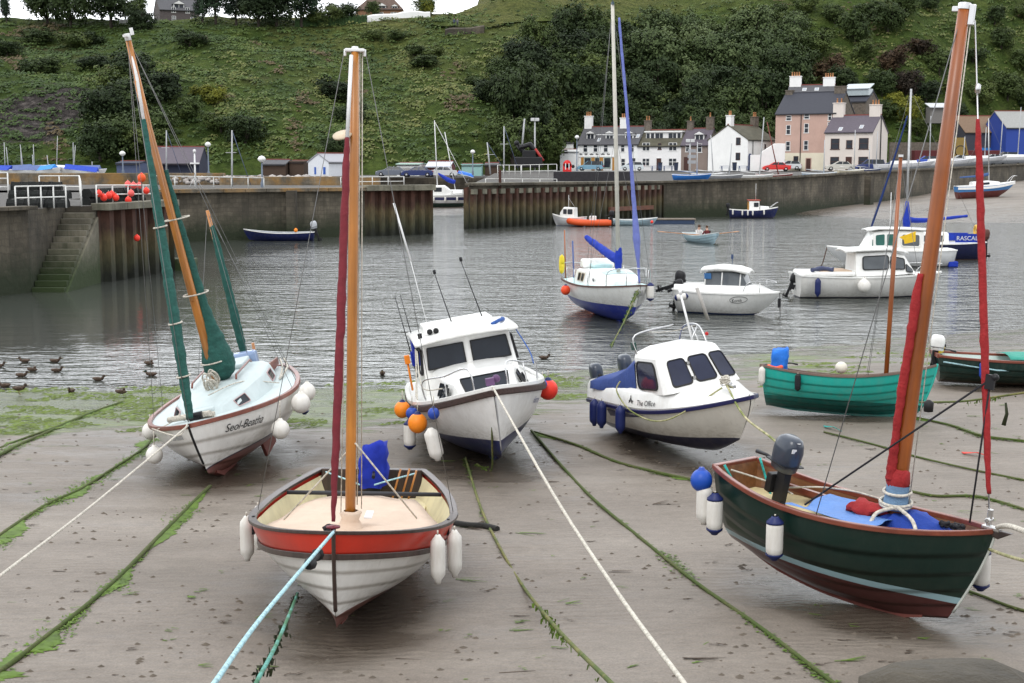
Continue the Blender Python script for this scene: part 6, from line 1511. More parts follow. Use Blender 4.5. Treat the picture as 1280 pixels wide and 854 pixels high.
    t, w, he, hr = house('gabled_house', 'pale beige two storey house with purple slates and a tall gable at its right', 'house', 1030, 1086, 214, -33, 214, 166, 146, 7.2, harl_beige, slate_purple,
        wins=[(.22, 3.4, 1.35, 1.6, 3), (.52, 3.5, .95, 1.25, 3), (.82, 3.4, 1.45, 1.65, 3), (.22, .7, 1.35, 1.5, 3), (.82, .7, 1.45, 1.5, 3)], doors=[(.52, 1.0, 2.2, door_brown)], chims=[(.03, 1.7, 2.0, harl_beige, 2), (.97, 1.7, 1.6, harl_beige, 3)], lights=[(.30, 6.3, .6), (.72, 6.6, .6)])
    MB().tube([(w + .1, 3.6, 0), (w + .1, 3.6, hr)], .08, 6).build('downpipe', gutter, t)
    # lean-to left of the shop, hilltop houses, boat yard sheds
    house('lean_to', 'low white flat roofed annexe left of the shop house', 'house', 700, 722, 236, -8, 213, 190, 188, 6, harl_white, harl_white, wins=[(.3, 3.0, .6, .5, 3)], over=.05)
    house('lean_to', 'upper white annexe wall set back above the low one left of the shop', 'house', 693, 716, 243, -8, 213, 179, 177, 5, harl_white, slate, over=.05)
    t, w, he, hr = house('stone_house', 'grey stone gabled house among pines on the hilltop at the left', 'house', 200, 258, 318, 24, 27, 12, -2, 8, mat('hilltop grey stone', (.10, .085, .085), .95, var=.3), slate, wins=[(.35, 2.2, .9, 1.2, 2), (.7, 2.2, .9, 1.2, 2), (.35, .4, .9, 1.0, 2), (.85, .5, 1.4, .8, 2)], chims=[(.03, 1.1, 1.2, rubble, 2), (.6, 1.1, 1.0, rubble, 1)], dormers=[(.5, 3.0, 2.4, 1.2, 'gable')])
    t, w, he, hr = house('villa', 'hilltop villa with a steep brown hipped roof and dormer windows', 'house', 445, 507, 330, 0, 24, 12, -4, 9, mat('brown villa wall', (.22, .12, .07), .9, var=.2), mat('brown tiled roof', (.11, .075, .06), .85, var=.25, scale=2), wins=[(.5, .3, 1.8, 1.3, 2), (.8, .3, 1.4, 1.3, 2)], dormers=[(.55, 2.2, 2.0, .9, 'gable'), (.82, 2.2, 1.4, .8, 'gable')], chims=[(.4, .9, .9, rubble, 1)])
    for o in list(t.children):
        if o.name.startswith('roof'):                  # hipped: draw the ridge ends in
            for v in o.data.vertices:
                if v.co.z > hr - .4: v.co.x = lerp(w / 2, v.co.x, .42)
            for q in o.children:
                for v in q.data.vertices:
                    if v.co.z > hr - .4: v.co.x = lerp(w / 2, v.co.x, .42)
        if o.name.startswith('wall'):
            for v in o.data.vertices:
                if v.co.z > hr - .4: v.co.x = lerp(w / 2, v.co.x, .42)
    shed_dark = mat('dark slate blue boards', (.03, .035, .06), .8, var=.2); tin = mat('tin roof', (.33, .33, .36), .5, .3, var=.15, streak=(8, 1, 1)); brown_board = mat('brown boards', (.07, .045, .032), .85, var=.25, streak=(6, 6, 1))
    house('boat_shed', 'dark boat shed with a broad grey slate roof behind the leaning orange mast', 'shed', 190, 252, 186, 4, 218, 204, 185, 9, shed_dark, slate_purple, over=.6)
    house('boat_shed', 'dull blue grey lean-to shed left of the dark boat shed', 'shed', 146, 178, 178, 0, 218, 205, 203, 5, mat('blue grey boards', (.07, .09, .16), .8, var=.15), shed_dark, over=.2)
    house('low_shed', 'low brown shed with a grey felt roof left of the white gabled shed', 'shed', 328, 359, 196, -6, 218, 206, 201, 5, brown_board, slate, over=.2)
    house('low_shed', 'plain dark brown lock-up between the felt roofed shed and the white gabled shed', 'shed', 362, 382, 197, -4, 218, 203, 202, 5, brown_board, brown_board, over=.1)
    t, w, he, hr = house('white_shed', 'small white shed with gable end and blue door posts on the left shore', 'shed', 411, 421, 192, 55, 218, 203, 193, 3.9, mat('white boards', (.66, .68, .72), .6, var=.08), tin, L=5, over=.15)
    MB().box(-.06, .02, .6, 1.0, 0, 1.0).box(-.06, .02, 2.4, 2.7, 0, 1.0).build('blue_post', mat('blue paint', (.03, .1, .4), .5), t)
    t, w, he, hr = house('garage', 'white open fronted garage with a pale green lintel', 'garage', 496, 525, 196, -6, 219, 206, 205, 6, white_paint, mat('pale green fascia', (.35, .48, .42), .6), over=.25)
    MB().box(.5, w - .4, -.06, .02, 0, he - .5).build('garage_opening', mat('grey garage door', (.3, .29, .28), .7, var=.1), t)
    house('red_shed', 'maroon shed with a bright tin roof', 'shed', 533, 563, 196, -5, 219, 209, 203, 6, mat('maroon boards', (.14, .045, .045), .8, var=.15), mat('bright tin roof', (.48, .5, .56), .35, .4, var=.12, streak=(8, 1, 1)), over=.25)
    t, w, he, hr = house('shipping_container', 'turquoise grey steel container beside the maroon shed', 'container', 577, 602, 196, -4, 219, 206.5, 206.3, 3, mat('turquoise steel', (.25, .42, .40), .6, var=.15, streak=(10, 10, 1)), mat('turquoise steel'  , (.25, .42, .40)), over=.02)
    house('low_shed', 'small dark shed at the right end of the container', 'shed', 606, 622, 198, -4, 219, 207, 205, 4, brown_board, slate, over=.1)
    # boat yard at the far right
    t, w, he, hr = house('workshop', 'dark grey workshop with a bright blue door behind the red jib at the right', 'shed', 1205, 1262, 262, 4, 208, 166, 146, 12, mat('dark grey cladding', (.06, .06, .075), .7, var=.15, streak=(8, 8, 1)), mat('brown tin roof', (.16, .10, .06), .7, var=.2), over=.2)
    MB().box(w * .22, w * .62, -.08, .05, 0, he * .55).build('door', mat('bright blue door', (.04, .22, .55), .5), t)
    house('workshop', 'royal blue clad shed cut by the right edge of the picture', 'shed', 1256, 1320, 255, 2, 208, 160, 140, 12, mat('royal blue cladding', (.025, .06, .30), .6, var=.12, streak=(8, 8, 1)), mat('grey tin roof', (.28, .28, .27), .6, .2, var=.15), over=.2)
    t = thing('bothy', 'small hut with a pale tin roof among the bushes above the yard', 'hut', at(1163, 141, 268))
    MB().box(0, 3.4, 0, 3, -2, 1.2).build('wall', mat('grey boards', (.18, .17, .16), .8), t); MB().cbox((1.7, 1.3, 1.45), (3.9, 3.8, .14), 0, 0, 0, .25).build('roof', mat('pale tin', (.55, .56, .58), .4, .3), t)
    tag(MB().box(at(1112, 205, 250)[0], at(1196, 205, 250)[0], 250, 250.8, 3.5, at(1140, 178, 250)[2]).build('yard_wall', rubble, None), 'dark stone retaining wall at the back of the boat yard', 'wall')
    tag(MB().box(at(1143, 205, 240)[0], at(1250, 205, 240)[0], 240, 242.4, 3.5, at(1140, 188, 240)[2]).build('red_container', mat('dark red steel', (.10, .02, .022), .6, var=.15, streak=(6, 6, 1)), None, bevel=.05), 'long dark red container behind the parked boats', 'container')
# ---------------------------------------------------------------- cars
def car(px, y, d, yaw, col, label, kind='hatch', L=4.1):
    p = at(px, y, d); t = thing('parked_car', label, 'car', p, (0, 0, R(yaw)), 'parked cars')
    body = mat('car paint %d %d %d' % tuple(int(c * 99) for c in col), col, .25, .0, var=.03, coat=.8)
    h = L / 2; W = .84
    if kind == 'hatch': gl = [(-h + .15, .92), (-h + .55, 1.42), (.25, 1.46), (1.05, .95)]
    elif kind == 'estate': gl = [(-h + .1, .95), (-h + .3, 1.62), (.3, 1.66), (1.1, 1.0)]
    else: gl = [(-h + .75, .92), (-h + 1.25, 1.36), (.2, 1.40), (1.05, .92)]
    low = [(-h, .35), (-h - .03, .6), (-h + .08, .9), (gl[0][0], .95), (gl[3][0], .97), (h - .35, .82), (h - .05, .62), (h, .4), (h - .05, .24), (-h + .1, .24)]
    mb = MB(); rows = []
    for yy, k in ((-W, .96), (-W * .96, 1.0), (W * .96, 1.0), (W, .96)): rows.append([(x * k, yy, z) for x, z in low])
    mb.grid(rows, 0, False, False, True); mb._add(rows[0], [tuple(range(len(low)))]); mb._add(rows[-1], [tuple(range(len(low)))])
    rf = []
    a, b, c, e = gl
    mb.grid([[(b[0], -.58, b[1]), (b[0], .58, b[1])], [(b[0] * .5, -.60, b[1] + .04), (b[0] * .5, .60, b[1] + .04)], [(c[0], -.58, c[1]), (c[0], .58, c[1])]], 0, True)
    for s in (1, -1):                                   # pillars
        for q, r_ in ((a, b), (c, e), ((-.25, .95), (-.3, 1.45 if kind != 'estate' else 1.64))):
            mb.tube([(q[0], s * (.78 if q[1] < 1.1 else .6), q[1]), (r_[0], s * (.6 if r_[1] > 1.1 else .78), r_[1])], .045, 6)
    mb.build('body', body, t, bevel=.03)
    g = MB()
    for s in (1, -1): g._add([(a[0] + .02, s * .775, a[1]), (e[0] - .02, s * .775, e[1]), (c[0], s * .585, c[1] - .02), (b[0], s * .585, b[1] - .02)], [(0, 1, 2, 3)])
    g._add([(e[0], -.75, e[1]), (e[0], .75, e[1]), (c[0], .57, c[1]), (c[0], -.57, c[1])], [(0, 1, 2, 3)]); g._add([(a[0], -.75, a[1]), (a[0], .75, a[1]), (b[0], .57, b[1]), (b[0], -.57, b[1])], [(0, 1, 2, 3)])
    g.build('window_glass', glassmat('car glass', (.03, .035, .04), .05), t)
    for x in (-h + .75, h - .78):
        for s in (1, -1):
            w = MB().lathe([(.18, -.09), (.3, -.09), (.32, -.05), (.32, .05), (.3, .09), (.18, .09)], (x, s * .76, .32), 16, 0, 'Y').build('wheel', black_rub, t)
            MB().lathe([(0, -.095 * s), (.19, -.07 * s), (.19, .07 * s), (0, .1 * s)], (x, s * .76, .32), 12, 0, 'Y').build('rim', alloy, w)
    for s in (1, -1):
        MB().cbox((h - .16, s * .6, .68), (.16, .3, .14)).build('headlight', mat('headlamp glass', (.6, .6, .6), .1), t); MB().cbox((-h + .0, s * .66, .78), (.1, .18, .22)).build('tail_light', mat('tail lamp', (.35, .01, .01), .2), t)
    return t
def build_cars():
    C = [(738, 213.5, 232, 168, (.16, .33, .45), 'light blue estate car outside the shop, partly behind the white mast', 'estate'), (790, 213.5, 226, 176, (.55, .6, .62), 'silver hatchback in front of the white house with dormers', 'hatch'),
         (970, 214, 214, 175, (.62, .02, .015), 'bright red car outside the pink house', 'saloon'), (986, 212.5, 219, 172, (.6, .62, .64), 'silver grey car just behind the bright red one', 'hatch'),
         (1050, 213.5, 205, 174, (.52, .50, .45), 'pale gold saloon in front of the beige house', 'saloon'), (1087, 213.2, 204, 170, (.015, .03, .14), 'dark blue estate car at the beige gabled house\'s corner', 'estate'), (1120, 211, 209, 170, (.04, .06, .12), 'dark blue grey car behind the first trailer boat', 'hatch'),
         (1158, 206.5, 222, 170, (.03, .09, .5), 'bright blue car behind the hulls at the boat yard', 'hatch'), (1200, 205, 228, 172, (.65, .65, .66), 'white car between two masts at the boat yard', 'hatch'), (1240, 203.5, 232, 174, (.6, .62, .63), 'silver white car near the royal blue shed', 'saloon'), (1256, 202, 238, 174, (.25, .26, .28), 'grey car furthest right in the boat yard', 'estate'),
         (490, 221, 188, 178, (.13, .15, .19), 'grey saloon by the white open fronted garage', 'saloon'), (522, 221.5, 187, 176, (.02, .035, .13), 'dark blue saloon between the garage and the maroon shed', 'saloon'), (552, 221.5, 187, 178, (.55, .56, .57), 'white saloon parked before the maroon shed', 'saloon')]
    for px, y, d, yw, col, lb, kd in C: car(px, y, d, yw, col, lb, kd, 4.4 if kd != 'hatch' else 3.9)
# ---------------------------------------------------------------- boats afloat and further off
navy_bands = lambda nm, zl, top=(.74, .74, .72), bot=(.015, .03, .26): hull_bands(nm, [(-9, bot), (zl, top)], dirt=.18)
def simple_boat(name, label, cat, loc, yaw, L, B, zs, zm, zb, m, deckm, roll=0, pitch=0, group=None, wt=.75, rk=.4, kb=.2, planks=0, gun=None, open_=False, inner=None, rkb=.9, pc=.85, zf=.3):
    H = Hull(L=L, B=B, zs=zs, zm=zm, zb=zb, wt=wt, tm=.45, pb=2.2, pc=pc, rk=rk, kb=kb, ks=.05, m0=.4, m1=.8, e=.75)
    o = boat_thing(name, label, cat, loc, (yaw, roll, pitch), group)
    hull_shell(H, [m], o, planks, .01, nt=26)
    g = MB(); rail(H, g, 1, .04, .025, -.03, .025, n=24); transom_cap(H, g, .03, .06); g.build('gunwale', gun or white_gel, o)
    if open_: hull_inside(H, zf, inner or deckm, o)
    else: deck(H, deckm, o, 0, 1, .05, 0, .02, n=18)
    return o, H
def build_afloat():
    # white yacht with blue bottom
    o, H = simple_boat('yacht', 'white yacht with royal blue bottom, blue sail cover and tall mast in the shallows', 'yacht', (3.5, 47.8, -.02), -75, 7.0, 2.5, 1.2, 1.2, 1.42, navy_bands('yacht hull paint', .66), mat('pale turquoise deck', (.5, .68, .68), .5, dirt=.15), rk=.7, kb=.4, gun=mat('brown toe rail', (.10, .05, .04), .5)); o.scale = (.84, 1, 1)
    MB().prism([(-1.6, .1), (1.4, .1), (.9, -.5), (-1.3, -.5)], 'Y', -.06, .06).build('keel', mat('royal blue antifouling', (.015, .03, .26), .6), o)
    c = Loft([(-2.0, .85, .75, 1.15, 1.62, 1.70), (-.2, .95, .82, 1.17, 1.66, 1.75), (1.3, .72, .58, 1.25, 1.58, 1.66), (1.75, .5, .42, 1.3, 1.42, 1.46)]); c.build('coach_roof', white_gel, o)
    MB().grid([[(x, y, c.stn(x)[5] + .012 - .05 * (y / .6) ** 2) for y in (-.55, -.3, 0, .3, .55)] for x in (-1.6, -.5, .5, 1.2)]).build('deck_panel', MATS['pale turquoise deck'], o)
    MB().box(-1.9, -1.0, -.35, .35, 1.72, 1.86).build('companion_hatch', MATS['pale turquoise deck'], o, bevel=.05)
    MB().prism([(-2.1, 1.7), (-1.6, 1.7), (-1.75, 2.0), (-2.05, 2.02)], 'Y', -.6, .6).build('spray_hood', white_gel, o, bevel=.06)
    for s in (1, -1):
        for x in (-1.5, -.95, ): c.win(x, x + .4, .25, .85, s, glass, o, mat('brass brown frame', (.25, .18, .1), .5))
        MB().lathe([(0, 0), (.06, 0), (.06, .02), (0, .02)], (.5, s * .83, 1.42), 10, 0, 'Y').build('port_hole', glass, o)
        a = lambda t, z=0: (H.p(t, 1)[0], s * (H.p(t, 1)[1] - .06), H.sheer(t) + .02 + z)
        pulpit(o, [a(.80), a(.82, .5), a(.95, .56), (H.p(1, 1)[0] - .1, 0, H.sheer(1) + .56)], [(a(.93), a(.93, .55))], .016)
        for t in (.2, .4, .62): MB().tube([a(t), a(t, .5)], .012, 6).build('stanchion', steel, o)
        line('guard_wire', [a(.05, .5), a(.2, .5), a(.4, .5), a(.62, .5), a(.82, .5)], .006, steel, o); pulpit(o, [a(.02), a(.02, .55), (-3.5, 0, 1.75)], [], .016)
    MB().tube([(.9, 0, 1.6), (.9, -.14, 6), (.85, -.3, 10.75)], [.075, .075, .06], 10).build('mast', mat('pale mast', (.52, .50, .44), .5), o)
    MB().cbox((.85, -.3, 10.8), (.2, .06, .1)).tube([(.85, -.3, 10.8), (.85, -.3, 11.05)], .015, 5).build('masthead_fitting', mat('dark masthead', (.05, .08, .1), .5), o)
    furled([(.85, 0, 2.1), (.2, -.1, 2.25), (-.9, -.3, 2.55), (-1.75, -.45, 2.8)], .12, .06, 10, 30, [.13, .17, .15, .14, .12, .08], seed=31).build('boom_cover', royal, o)
    furled([(.86, 0, 1.8), (.87, 0, 2.2), (.88, 0, 2.55)], .1, .05, 10, 12, [.11, .15, .09], seed=32).build('mast_cover', royal, o)
    furled([(3.38, 0, 1.5), (2.8, .0, 3.6), (2.05, -.05, 6.6), (1.05, -.12, 10.3)], .07, .05, 10, 50, [.03, .05, .13, .08, .065, .06, .055, .05, .04], seed=33).build('furled_jib', lilac_sail, o)
    shrouds(o, (.85, -.3, 10.7), [(-3.4, 0, 1.3), (1.1, 1.15, 1.2), (1.1, -1.15, 1.2)], .007); shrouds(o, (.9, -.15, 6.4), [(.7, 1.1, 1.2), (.7, -1.1, 1.2)], .006)
    MB().tube([(.9, -.85, 6.4), (.9, .6, 6.4)], .02, 6).build('spreader', alloy, o)
    MB().tube([(-3.3, -.5, 1.2), (-3.35, -.55, 2.6)], .03, 6).build('blue_pole', mat('dull blue pole', (.08, .12, .3), .6), o); MB().tube([(-3.4, -.8, 1.2), (-3.4, -.85, 3.0)], .025, 6).build('flag_staff', red_mast, o)
    MB().tube([(-3.2 + .02 * math.cos(a), -1.0 + .035 * math.cos(a), 1.75 + .30 * math.sin(a)) for a in [i * PI / 8 for i in range(17)]], .07, 7).build('horseshoe_lifebuoy', mat('yellow lifebuoy', (.75, .6, .04), .5), o)
    MB().lathe([(0, 0), (.2, .02), (.03, .55), (0, .55)], (3.3, 0, 1.05), 4).build('stowed_anchor', alloy, o)
    q = gunx(o, H, 707, -1, .14); ball_fender((q.x, q.y, q.z + .02), .17, mat('orange red fender', (.75, .07, .02), .5), navy_pvc, 'orange red fender at the stern of the white yacht with blue bottom', None, rope_white, .1)
    q = gunx(o, H, 813, 1, .12); fender(q, .62, .13, white_pvc, navy_pvc, 'white fender with blue ends at the bow of the white yacht', None, rope_white, -.1)
    # small white cruiser, two engines
    o, H = simple_boat('motor_boat', 'small white cruiser with rounded hard top and two black outboards, floating right of the yacht', 'motor boat', (7.85, 49.2, -.20), -24, 4.7, 1.95, 1.15, 1.05, 1.1, navy_bands('kont hull paint', .27, (.74, .74, .72), (.02, .04, .12)), white_gel, rk=.9, kb=.3, wt=.88); o.scale = (.80, .86, .95)
    mb = MB(); rows = []
    for i in range(16):
        x = lerp(-2.3, 2.2, i / 15); t = x / H.L + .5; b = H.p(t, 1)[1]; hh = .18 + .12 * math.sin(i / 15 * PI)
        rows.append([(x, -b, H.sheer(t)), (x, -b * .86, H.sheer(t) + hh * (1 - smooth(1.2, 2.3, x))), (x, b * .86, H.sheer(t) + hh * (1 - smooth(1.2, 2.3, x))), (x, b, H.sheer(t))])
    mb.grid(rows); mb.build('topsides_moulding', white_gel, o)
    c = Loft([(-.9, .72, .60, 1.25, 1.80, 1.82), (.2, .78, .64, 1.28, 1.84, 1.86), (.75, .62, .48, 1.3, 1.78, 1.8), (.95, .58, .42, 1.3, 1.4, 1.42)])
    c.build('cabin', glass_clear, o, .02)
    for s in (1, -1):
        for x in (-.88, -.1, .70): MB().tube([c.side(x, 0, s, .01), c.side(x, 1, s, .01)], .03, 6).build('cabin_pillar', white_gel, o)
    rows = [[(x, y * w, z - .10 * abs(y) ** 3) for y in (-1, -.85, -.4, 0, .4, .85, 1)] for x, w, z in ((-1.15, .5, 1.88), (-1.05, .74, 1.98), (-.3, .80, 2.06), (.5, .74, 2.02), (.95, .60, 1.92), (1.05, .4, 1.86))]
    MB().grid(rows).build('hard_top', white_gel, o, solid=.09)
    MB().cbox((-.75, -.71, 1.68), (.32, .02, .22), 0, 0, 0, .2).build('blue_sticker', mat('blue white sticker', (.05, .15, .35), .4), o)
    outboard(o, (-2.35, .2, 1.1), 0, engine_blk, engine_blk, 1.25, R(10)); e = outboard(o, (-2.5, -.45, 1.15), 0, engine_blk, engine_blk, 1.0, R(72))
    for s in (1, -1): pulpit(o, [(.9, s * .85, 1.15), (1.2, s * .78, 1.5), (2.0, s * .3, 1.5), (2.2, 0, 1.45)], [((1.6, s * .62, 1.12), (1.6, s * .6, 1.5))], .014)
    MB().tube([(.1, .2, 2.05), (.1, .2, 2.4)], .015, 5).cbox((.1, .2, 2.38), (.1, .03, .18)).build('flag_staff', mat('dark flag', (.03, .05, .12), .8), o)
    rows = [[H.p(t, v, -1, .012) for v in (.80, .94)] for t in (.60, .63, .66, .69, .72)]
    text_on_hull(H, 'Kontik', .17, .59, .80, -1, ink, o, 0, 1, .016)
    MB().tube([(H.p(.57 + .17 * (i / 24 if False else .5 + .5 * math.cos(i * PI / 12)), .855 + .09 * math.sin(i * PI / 12), -1, .014)) for i in range(25)], .008, 4).build('name_oval', ink, o)
    MB().tube([(2.35, 0, 1.1), (2.4, 0, .2)], .015, 5).cbox((2.35, 0, .7), (.12, .1, .35)).build('anchor', engine_blk, o)
    q = gunx(o, H, 868, -1, .13); t_ = fender((q.x - .2, q.y, q.z - .12), .5, .12, white_pvc, navy_pvc, 'white fender with blue end lying along the small cruiser\'s stern', None, rope_white, .02, (0, R(80)))
    # mooring post leaning in front of it
    tag(MB().tube([at(885, 400, 38), at(871, 360, 38)], .05, 8).build('mooring_post', mat('pale grey post', (.4, .38, .36), .6), None), 'thin pale post leaning beside the small white cruiser', 'post')
    # cruiser lettered HELENA
    o, H = simple_boat('motor_boat', 'long white pilot house cruiser lettered HELENA with a white ball and a navy fender', 'motor boat', (14.6, 55.6, -.25), 3, 6.1, 2.2, 1.2, 1.12, 1.25, navy_bands('helena hull paint', .30, (.76, .75, .72), (.03, .03, .05)), white_gel, rk=.8, kb=.3, wt=.88)
    c = Loft([(-.75, .80, .66, 1.15, 2.05, 2.1), (.6, .84, .68, 1.18, 2.12, 2.2), (1.3, .72, .5, 1.22, 1.95, 2.0), (1.75, .66, .42, 1.25, 1.32, 1.36)]); c.build('pilot_house', white_gel, o)
    for s in (1, -1): c.win(-.5, .58, .25, .88, s, glass_clear, o, black_rub, rnd_=.4, off=.03); c.win(.64, 1.28, .25, .85, s, glass_clear, o, black_rub, rnd_=.3, off=.03); c.win(1.32, 1.62, .15, .6, s, glass_clear, o, black_rub, rnd_=.3, off=.03)
    MB().grid([[(x, y * w, z - .08 * y * y) for y in (-1, -.6, 0, .6, 1)] for x, w, z in ((-1.2, .7, 2.2), (-.6, .82, 2.26), (.6, .8, 2.3), (1.2, .62, 2.2), (1.5, .4, 2.1))]).build('roof', white_gel, o, solid=.08)
    MB().box(-2.9, -.8, -.95, .95, 1.16, 1.34).build('cockpit_sides', white_gel, o, bevel=.08); MB().box(-2.2, -.9, -.7, .7, 1.33, 1.37).build('cockpit_boards', mat('tan boards', (.45, .32, .22), .6), o)
    text_on_hull(H, 'HELENA', .22, .80, .74, -1, ink_grey, o, 0, 1, .018)
    outboard(o, (-3.1, .1, .75), 0, engine_blk, engine_blk, .85, R(20)); furled([(-2.6, -.9, 1.42), (-2.1, -.6, 1.46), (-1.7, -.8, 1.42)], .09, .2, 8, 16, seed=4).build('folded_cover', mat('slate blue cover', (.06, .07, .13), .8), o)
    pulpit(o, [(1.6, -.9, 1.2), (1.9, -.8, 1.55), (2.9, -.2, 1.6), (3.0, 0, 1.6), (2.9, .2, 1.6), (1.9, .8, 1.55), (1.6, .9, 1.2)], [], .014)
    q = gunx(o, H, 1080, -1, .22); ball_fender((q.x, q.y, q.z + .05), .26, white_pvc, white_pvc, 'large white ball fender on the side of the cruiser lettered HELENA', None, rope_white, .1)
    q = gunx(o, H, 1023, -1, .14); fender(q, .75, .12, navy_pvc, navy_pvc, 'navy fender near the stern of the cruiser lettered HELENA', None, rope_white, .05)
    # cabin boat behind it, bow left
    o, H = simple_boat('motor_boat', 'white cabin boat with green tinted windows moored behind the one lettered HELENA', 'motor boat', (20.1, 72.5, -.3), 178, 6.6, 2.3, 1.2, 1.15, 1.35, navy_bands('green glass boat paint', .34, (.72, .73, .74), (.03, .03, .05)), white_gel, rk=1.1, kb=.3, wt=.85)
    c = Loft([(-1.6, .9, .8, 1.15, 2.15, 2.2), (.4, .9, .8, 1.2, 2.2, 2.28), (1.0, .85, .72, 1.22, 2.1, 2.15), (1.5, .8, .5, 1.25, 1.3, 1.35)]); c.build('pilot_house', white_gel, o)
    for s in (1, -1): c.win(-.2, .38, .2, .88, s, glass_green, o, white_gel, off=.03); c.win(.42, .95, .2, .88, s, glass_green, o, white_gel, off=.03); c.win(-1.4, -.4, .2, .88, s, glass_clear, o, white_gel, off=.03); c.win(1.02, 1.3, .1, .7, s, glass_green, o, white_gel, off=.03)
    MB().grid([[(x, y * w, z - .06 * y * y) for y in (-1, -.6, 0, .6, 1)] for x, w, z in ((-1.9, .85, 2.3), (-.5, .92, 2.36), (.8, .9, 2.36), (1.35, .75, 2.26))]).build('roof', white_gel, o, solid=.07)
    MB().tube([(3.3, 0, 1.25), (3.5, .1, .5), (3.8, .2, -.1)], .03, 6).build('mooring_chain', mat('rusty chain', (.06, .03, .02), .8), o); MB().cbox((-3.2, 0, .45), (.5, 1.6, .3)).build('blue_bathing_platform', royal, o, bevel=.05)
    MB().tube([(.0, 0, 2.3), (0, 0, 4.2)], .02, 5).build('whip_aerial', white_metal, o)
    tag(MB().prism([(0, 0), (.55, .12), (.55, .65), (.15, .5), (-.3, .35), (-.05, .2)], 'Y', 0, .05).build('yellow_flag', mat('yellow cloth', (.8, .5, .02), .7), None), 'yellow flag flying by the wheelhouse behind the one lettered HELENA', 'flag').location = at(1131, 305, 70.5)
    # navy sloop further right
    o, H = simple_boat('yacht', 'navy hulled sloop with white cabin, blue sail cover and tall white mast at the right', 'yacht', (23.6, 78, -.3), 178, 6.6, 2.3, 1.3, 1.2, 1.4, hull_bands('navy sloop paint', [(-9, (.14, .05, .04)), (.32, (.012, .016, .06))], dirt=.05), white_gel, rk=.6, kb=.3, wt=.7)
    c = Loft([(-1.2, .8, .7, 1.18, 1.75, 1.85), (.8, .85, .72, 1.2, 1.75, 1.85), (1.8, .55, .45, 1.25, 1.45, 1.5)]); c.build('coach_roof', white_gel, o)
    for s in (1, -1): c.win(-.9, -.2, .25, .85, s, glass_clear, o); c.win(.0, .6, .25, .85, s, glass_clear, o)
    MB().tube([(1.05, 0, 1.8), (1.05, 0, 9.9)], [.07, .055], 10).build('mast', alloy, o); furled([(1.0, 0, 2.55), (0, 0, 2.5), (-2.4, 0, 2.75)], .14, .06, 10, 24, [.18, .15, .1, .08], seed=41).build('boom_cover', royal, o)
    furled([(1.0, 0, 1.9), (1.02, 0, 2.6), (1.04, 0, 3.6)], .16, .06, 10, 12, [.2, .22, .08], seed=42).build('mast_cover', royal, o)
    furled([(3.2, 0, 1.5), (2.2, 0, 4.8), (1.2, 0, 8.4)], .06, .03, 8, 30, [.04, .065, .06, .045], seed=43).build('furled_jib', mat('blue sail cloth', (.012, .03, .12), .8), o)
    shrouds(o, (1.05, 0, 9.8), [(3.25, 0, 1.4), (-3.2, 0, 1.4), (1.0, 1.1, 1.25), (1.0, -1.1, 1.25)], .008)
    MB().box(-2.75, -1.5, -.95, -.92, 1.3, 1.75).build('dodger_panel', royal, o)
    me = text_mesh('RASCAL', .34); me.materials.append(white_metal); lt = bpy.data.objects.new('lettering', me); COL.objects.link(lt); lt.parent = o; lt.rotation_euler = (PI / 2, 0, PI); lt.location = (-1.55, .985, 1.42)
    MB().box(-2.75, -1.5, .94, .97, 1.3, 1.78).build('dodger_panel', royal, o)
    MB().tube([(-2.7, .7 + .3 * math.cos(a) * .9, 1.95 + .28 * math.sin(a)) for a in [i * PI / 8 for i in range(17)]], .07, 7).build('horseshoe_lifebuoy', mat('ochre lifebuoy', (.65, .40, .06), .5), o)
    outboard(o, (-3.3, .3, 1.3), 0, mat('rust brown cowling', (.10, .04, .03), .5), engine_blk, 1.3)
    # rowing boat with three people
    rb, H = simple_boat('rowing_boat', 'pale blue rowing boat with three people and long oars out on the water', 'rowing boat', (13.2, 94, -.15), -74, 4.6, 1.55, .75, .65, .95, mat('pale blue paint', (.42, .58, .66), .5, dirt=.15), mat('pale inside paint', (.5, .56, .58), .6), open_=True, gun=mat('pale rail', (.55, .6, .6), .5), planks=4)
    for x in (-1.2, -.3, .6): MB().box(x - .12, x + .12, -.6, .6, .42, .46).build('thwart', inner_wood, rb)
    for i, s in enumerate((1, -1)):
        a = toworld(rb, (.0, s * .65, .72)); bl = at(923, 289.5, 95.5) if s > 0 else at(823, 289.5, 97)
        d = (Vector(bl) - a).normalized()
        t = thing('oar', 'wooden oar reaching out to the ' + ('right' if s > 0 else 'left') + ' of the pale blue rowing boat', 'oar', a)
        e = Vector(bl) - a; MB().tube([-d * .6, e * .78], .03, 7).build('oar_shaft', tan_mast, t); MB().tube([e * .76, e * .85, e], [.04, .1, .11], 8, sq=.35).build('oar_blade', tan_mast, t)
    for (x, y, c1, lb, hd) in ((.55, .05, (.10, .012, .015), 'person in a dark red top sitting at the oars in the rowing boat', 180), (-.35, -.2, (.62, .6, .58), 'person in white sitting in the middle of the rowing boat', 5), (-1.15, .15, (.5, .5, .52), 'person in a pale top sitting at the stern of the rowing boat', 0)):
        w = toworld(rb, (x, y, .44)); person(w, R(-74 + hd), 'sit', c1, (.03, .035, .06), lb)
    # small things along the far walls
    o, H = simple_boat('motor_boat', 'little white cabin boat with a short mast against the right pier\'s piles', 'motor boat', (5.0, 120.5, -.2), 160, 4.6, 1.8, 1.1, 1.0, 1.35, navy_bands('pier boat paint', .25, (.72, .73, .76), (.2, .25, .4)), white_gel, rk=.6); o.scale = (.66, .85, .9)
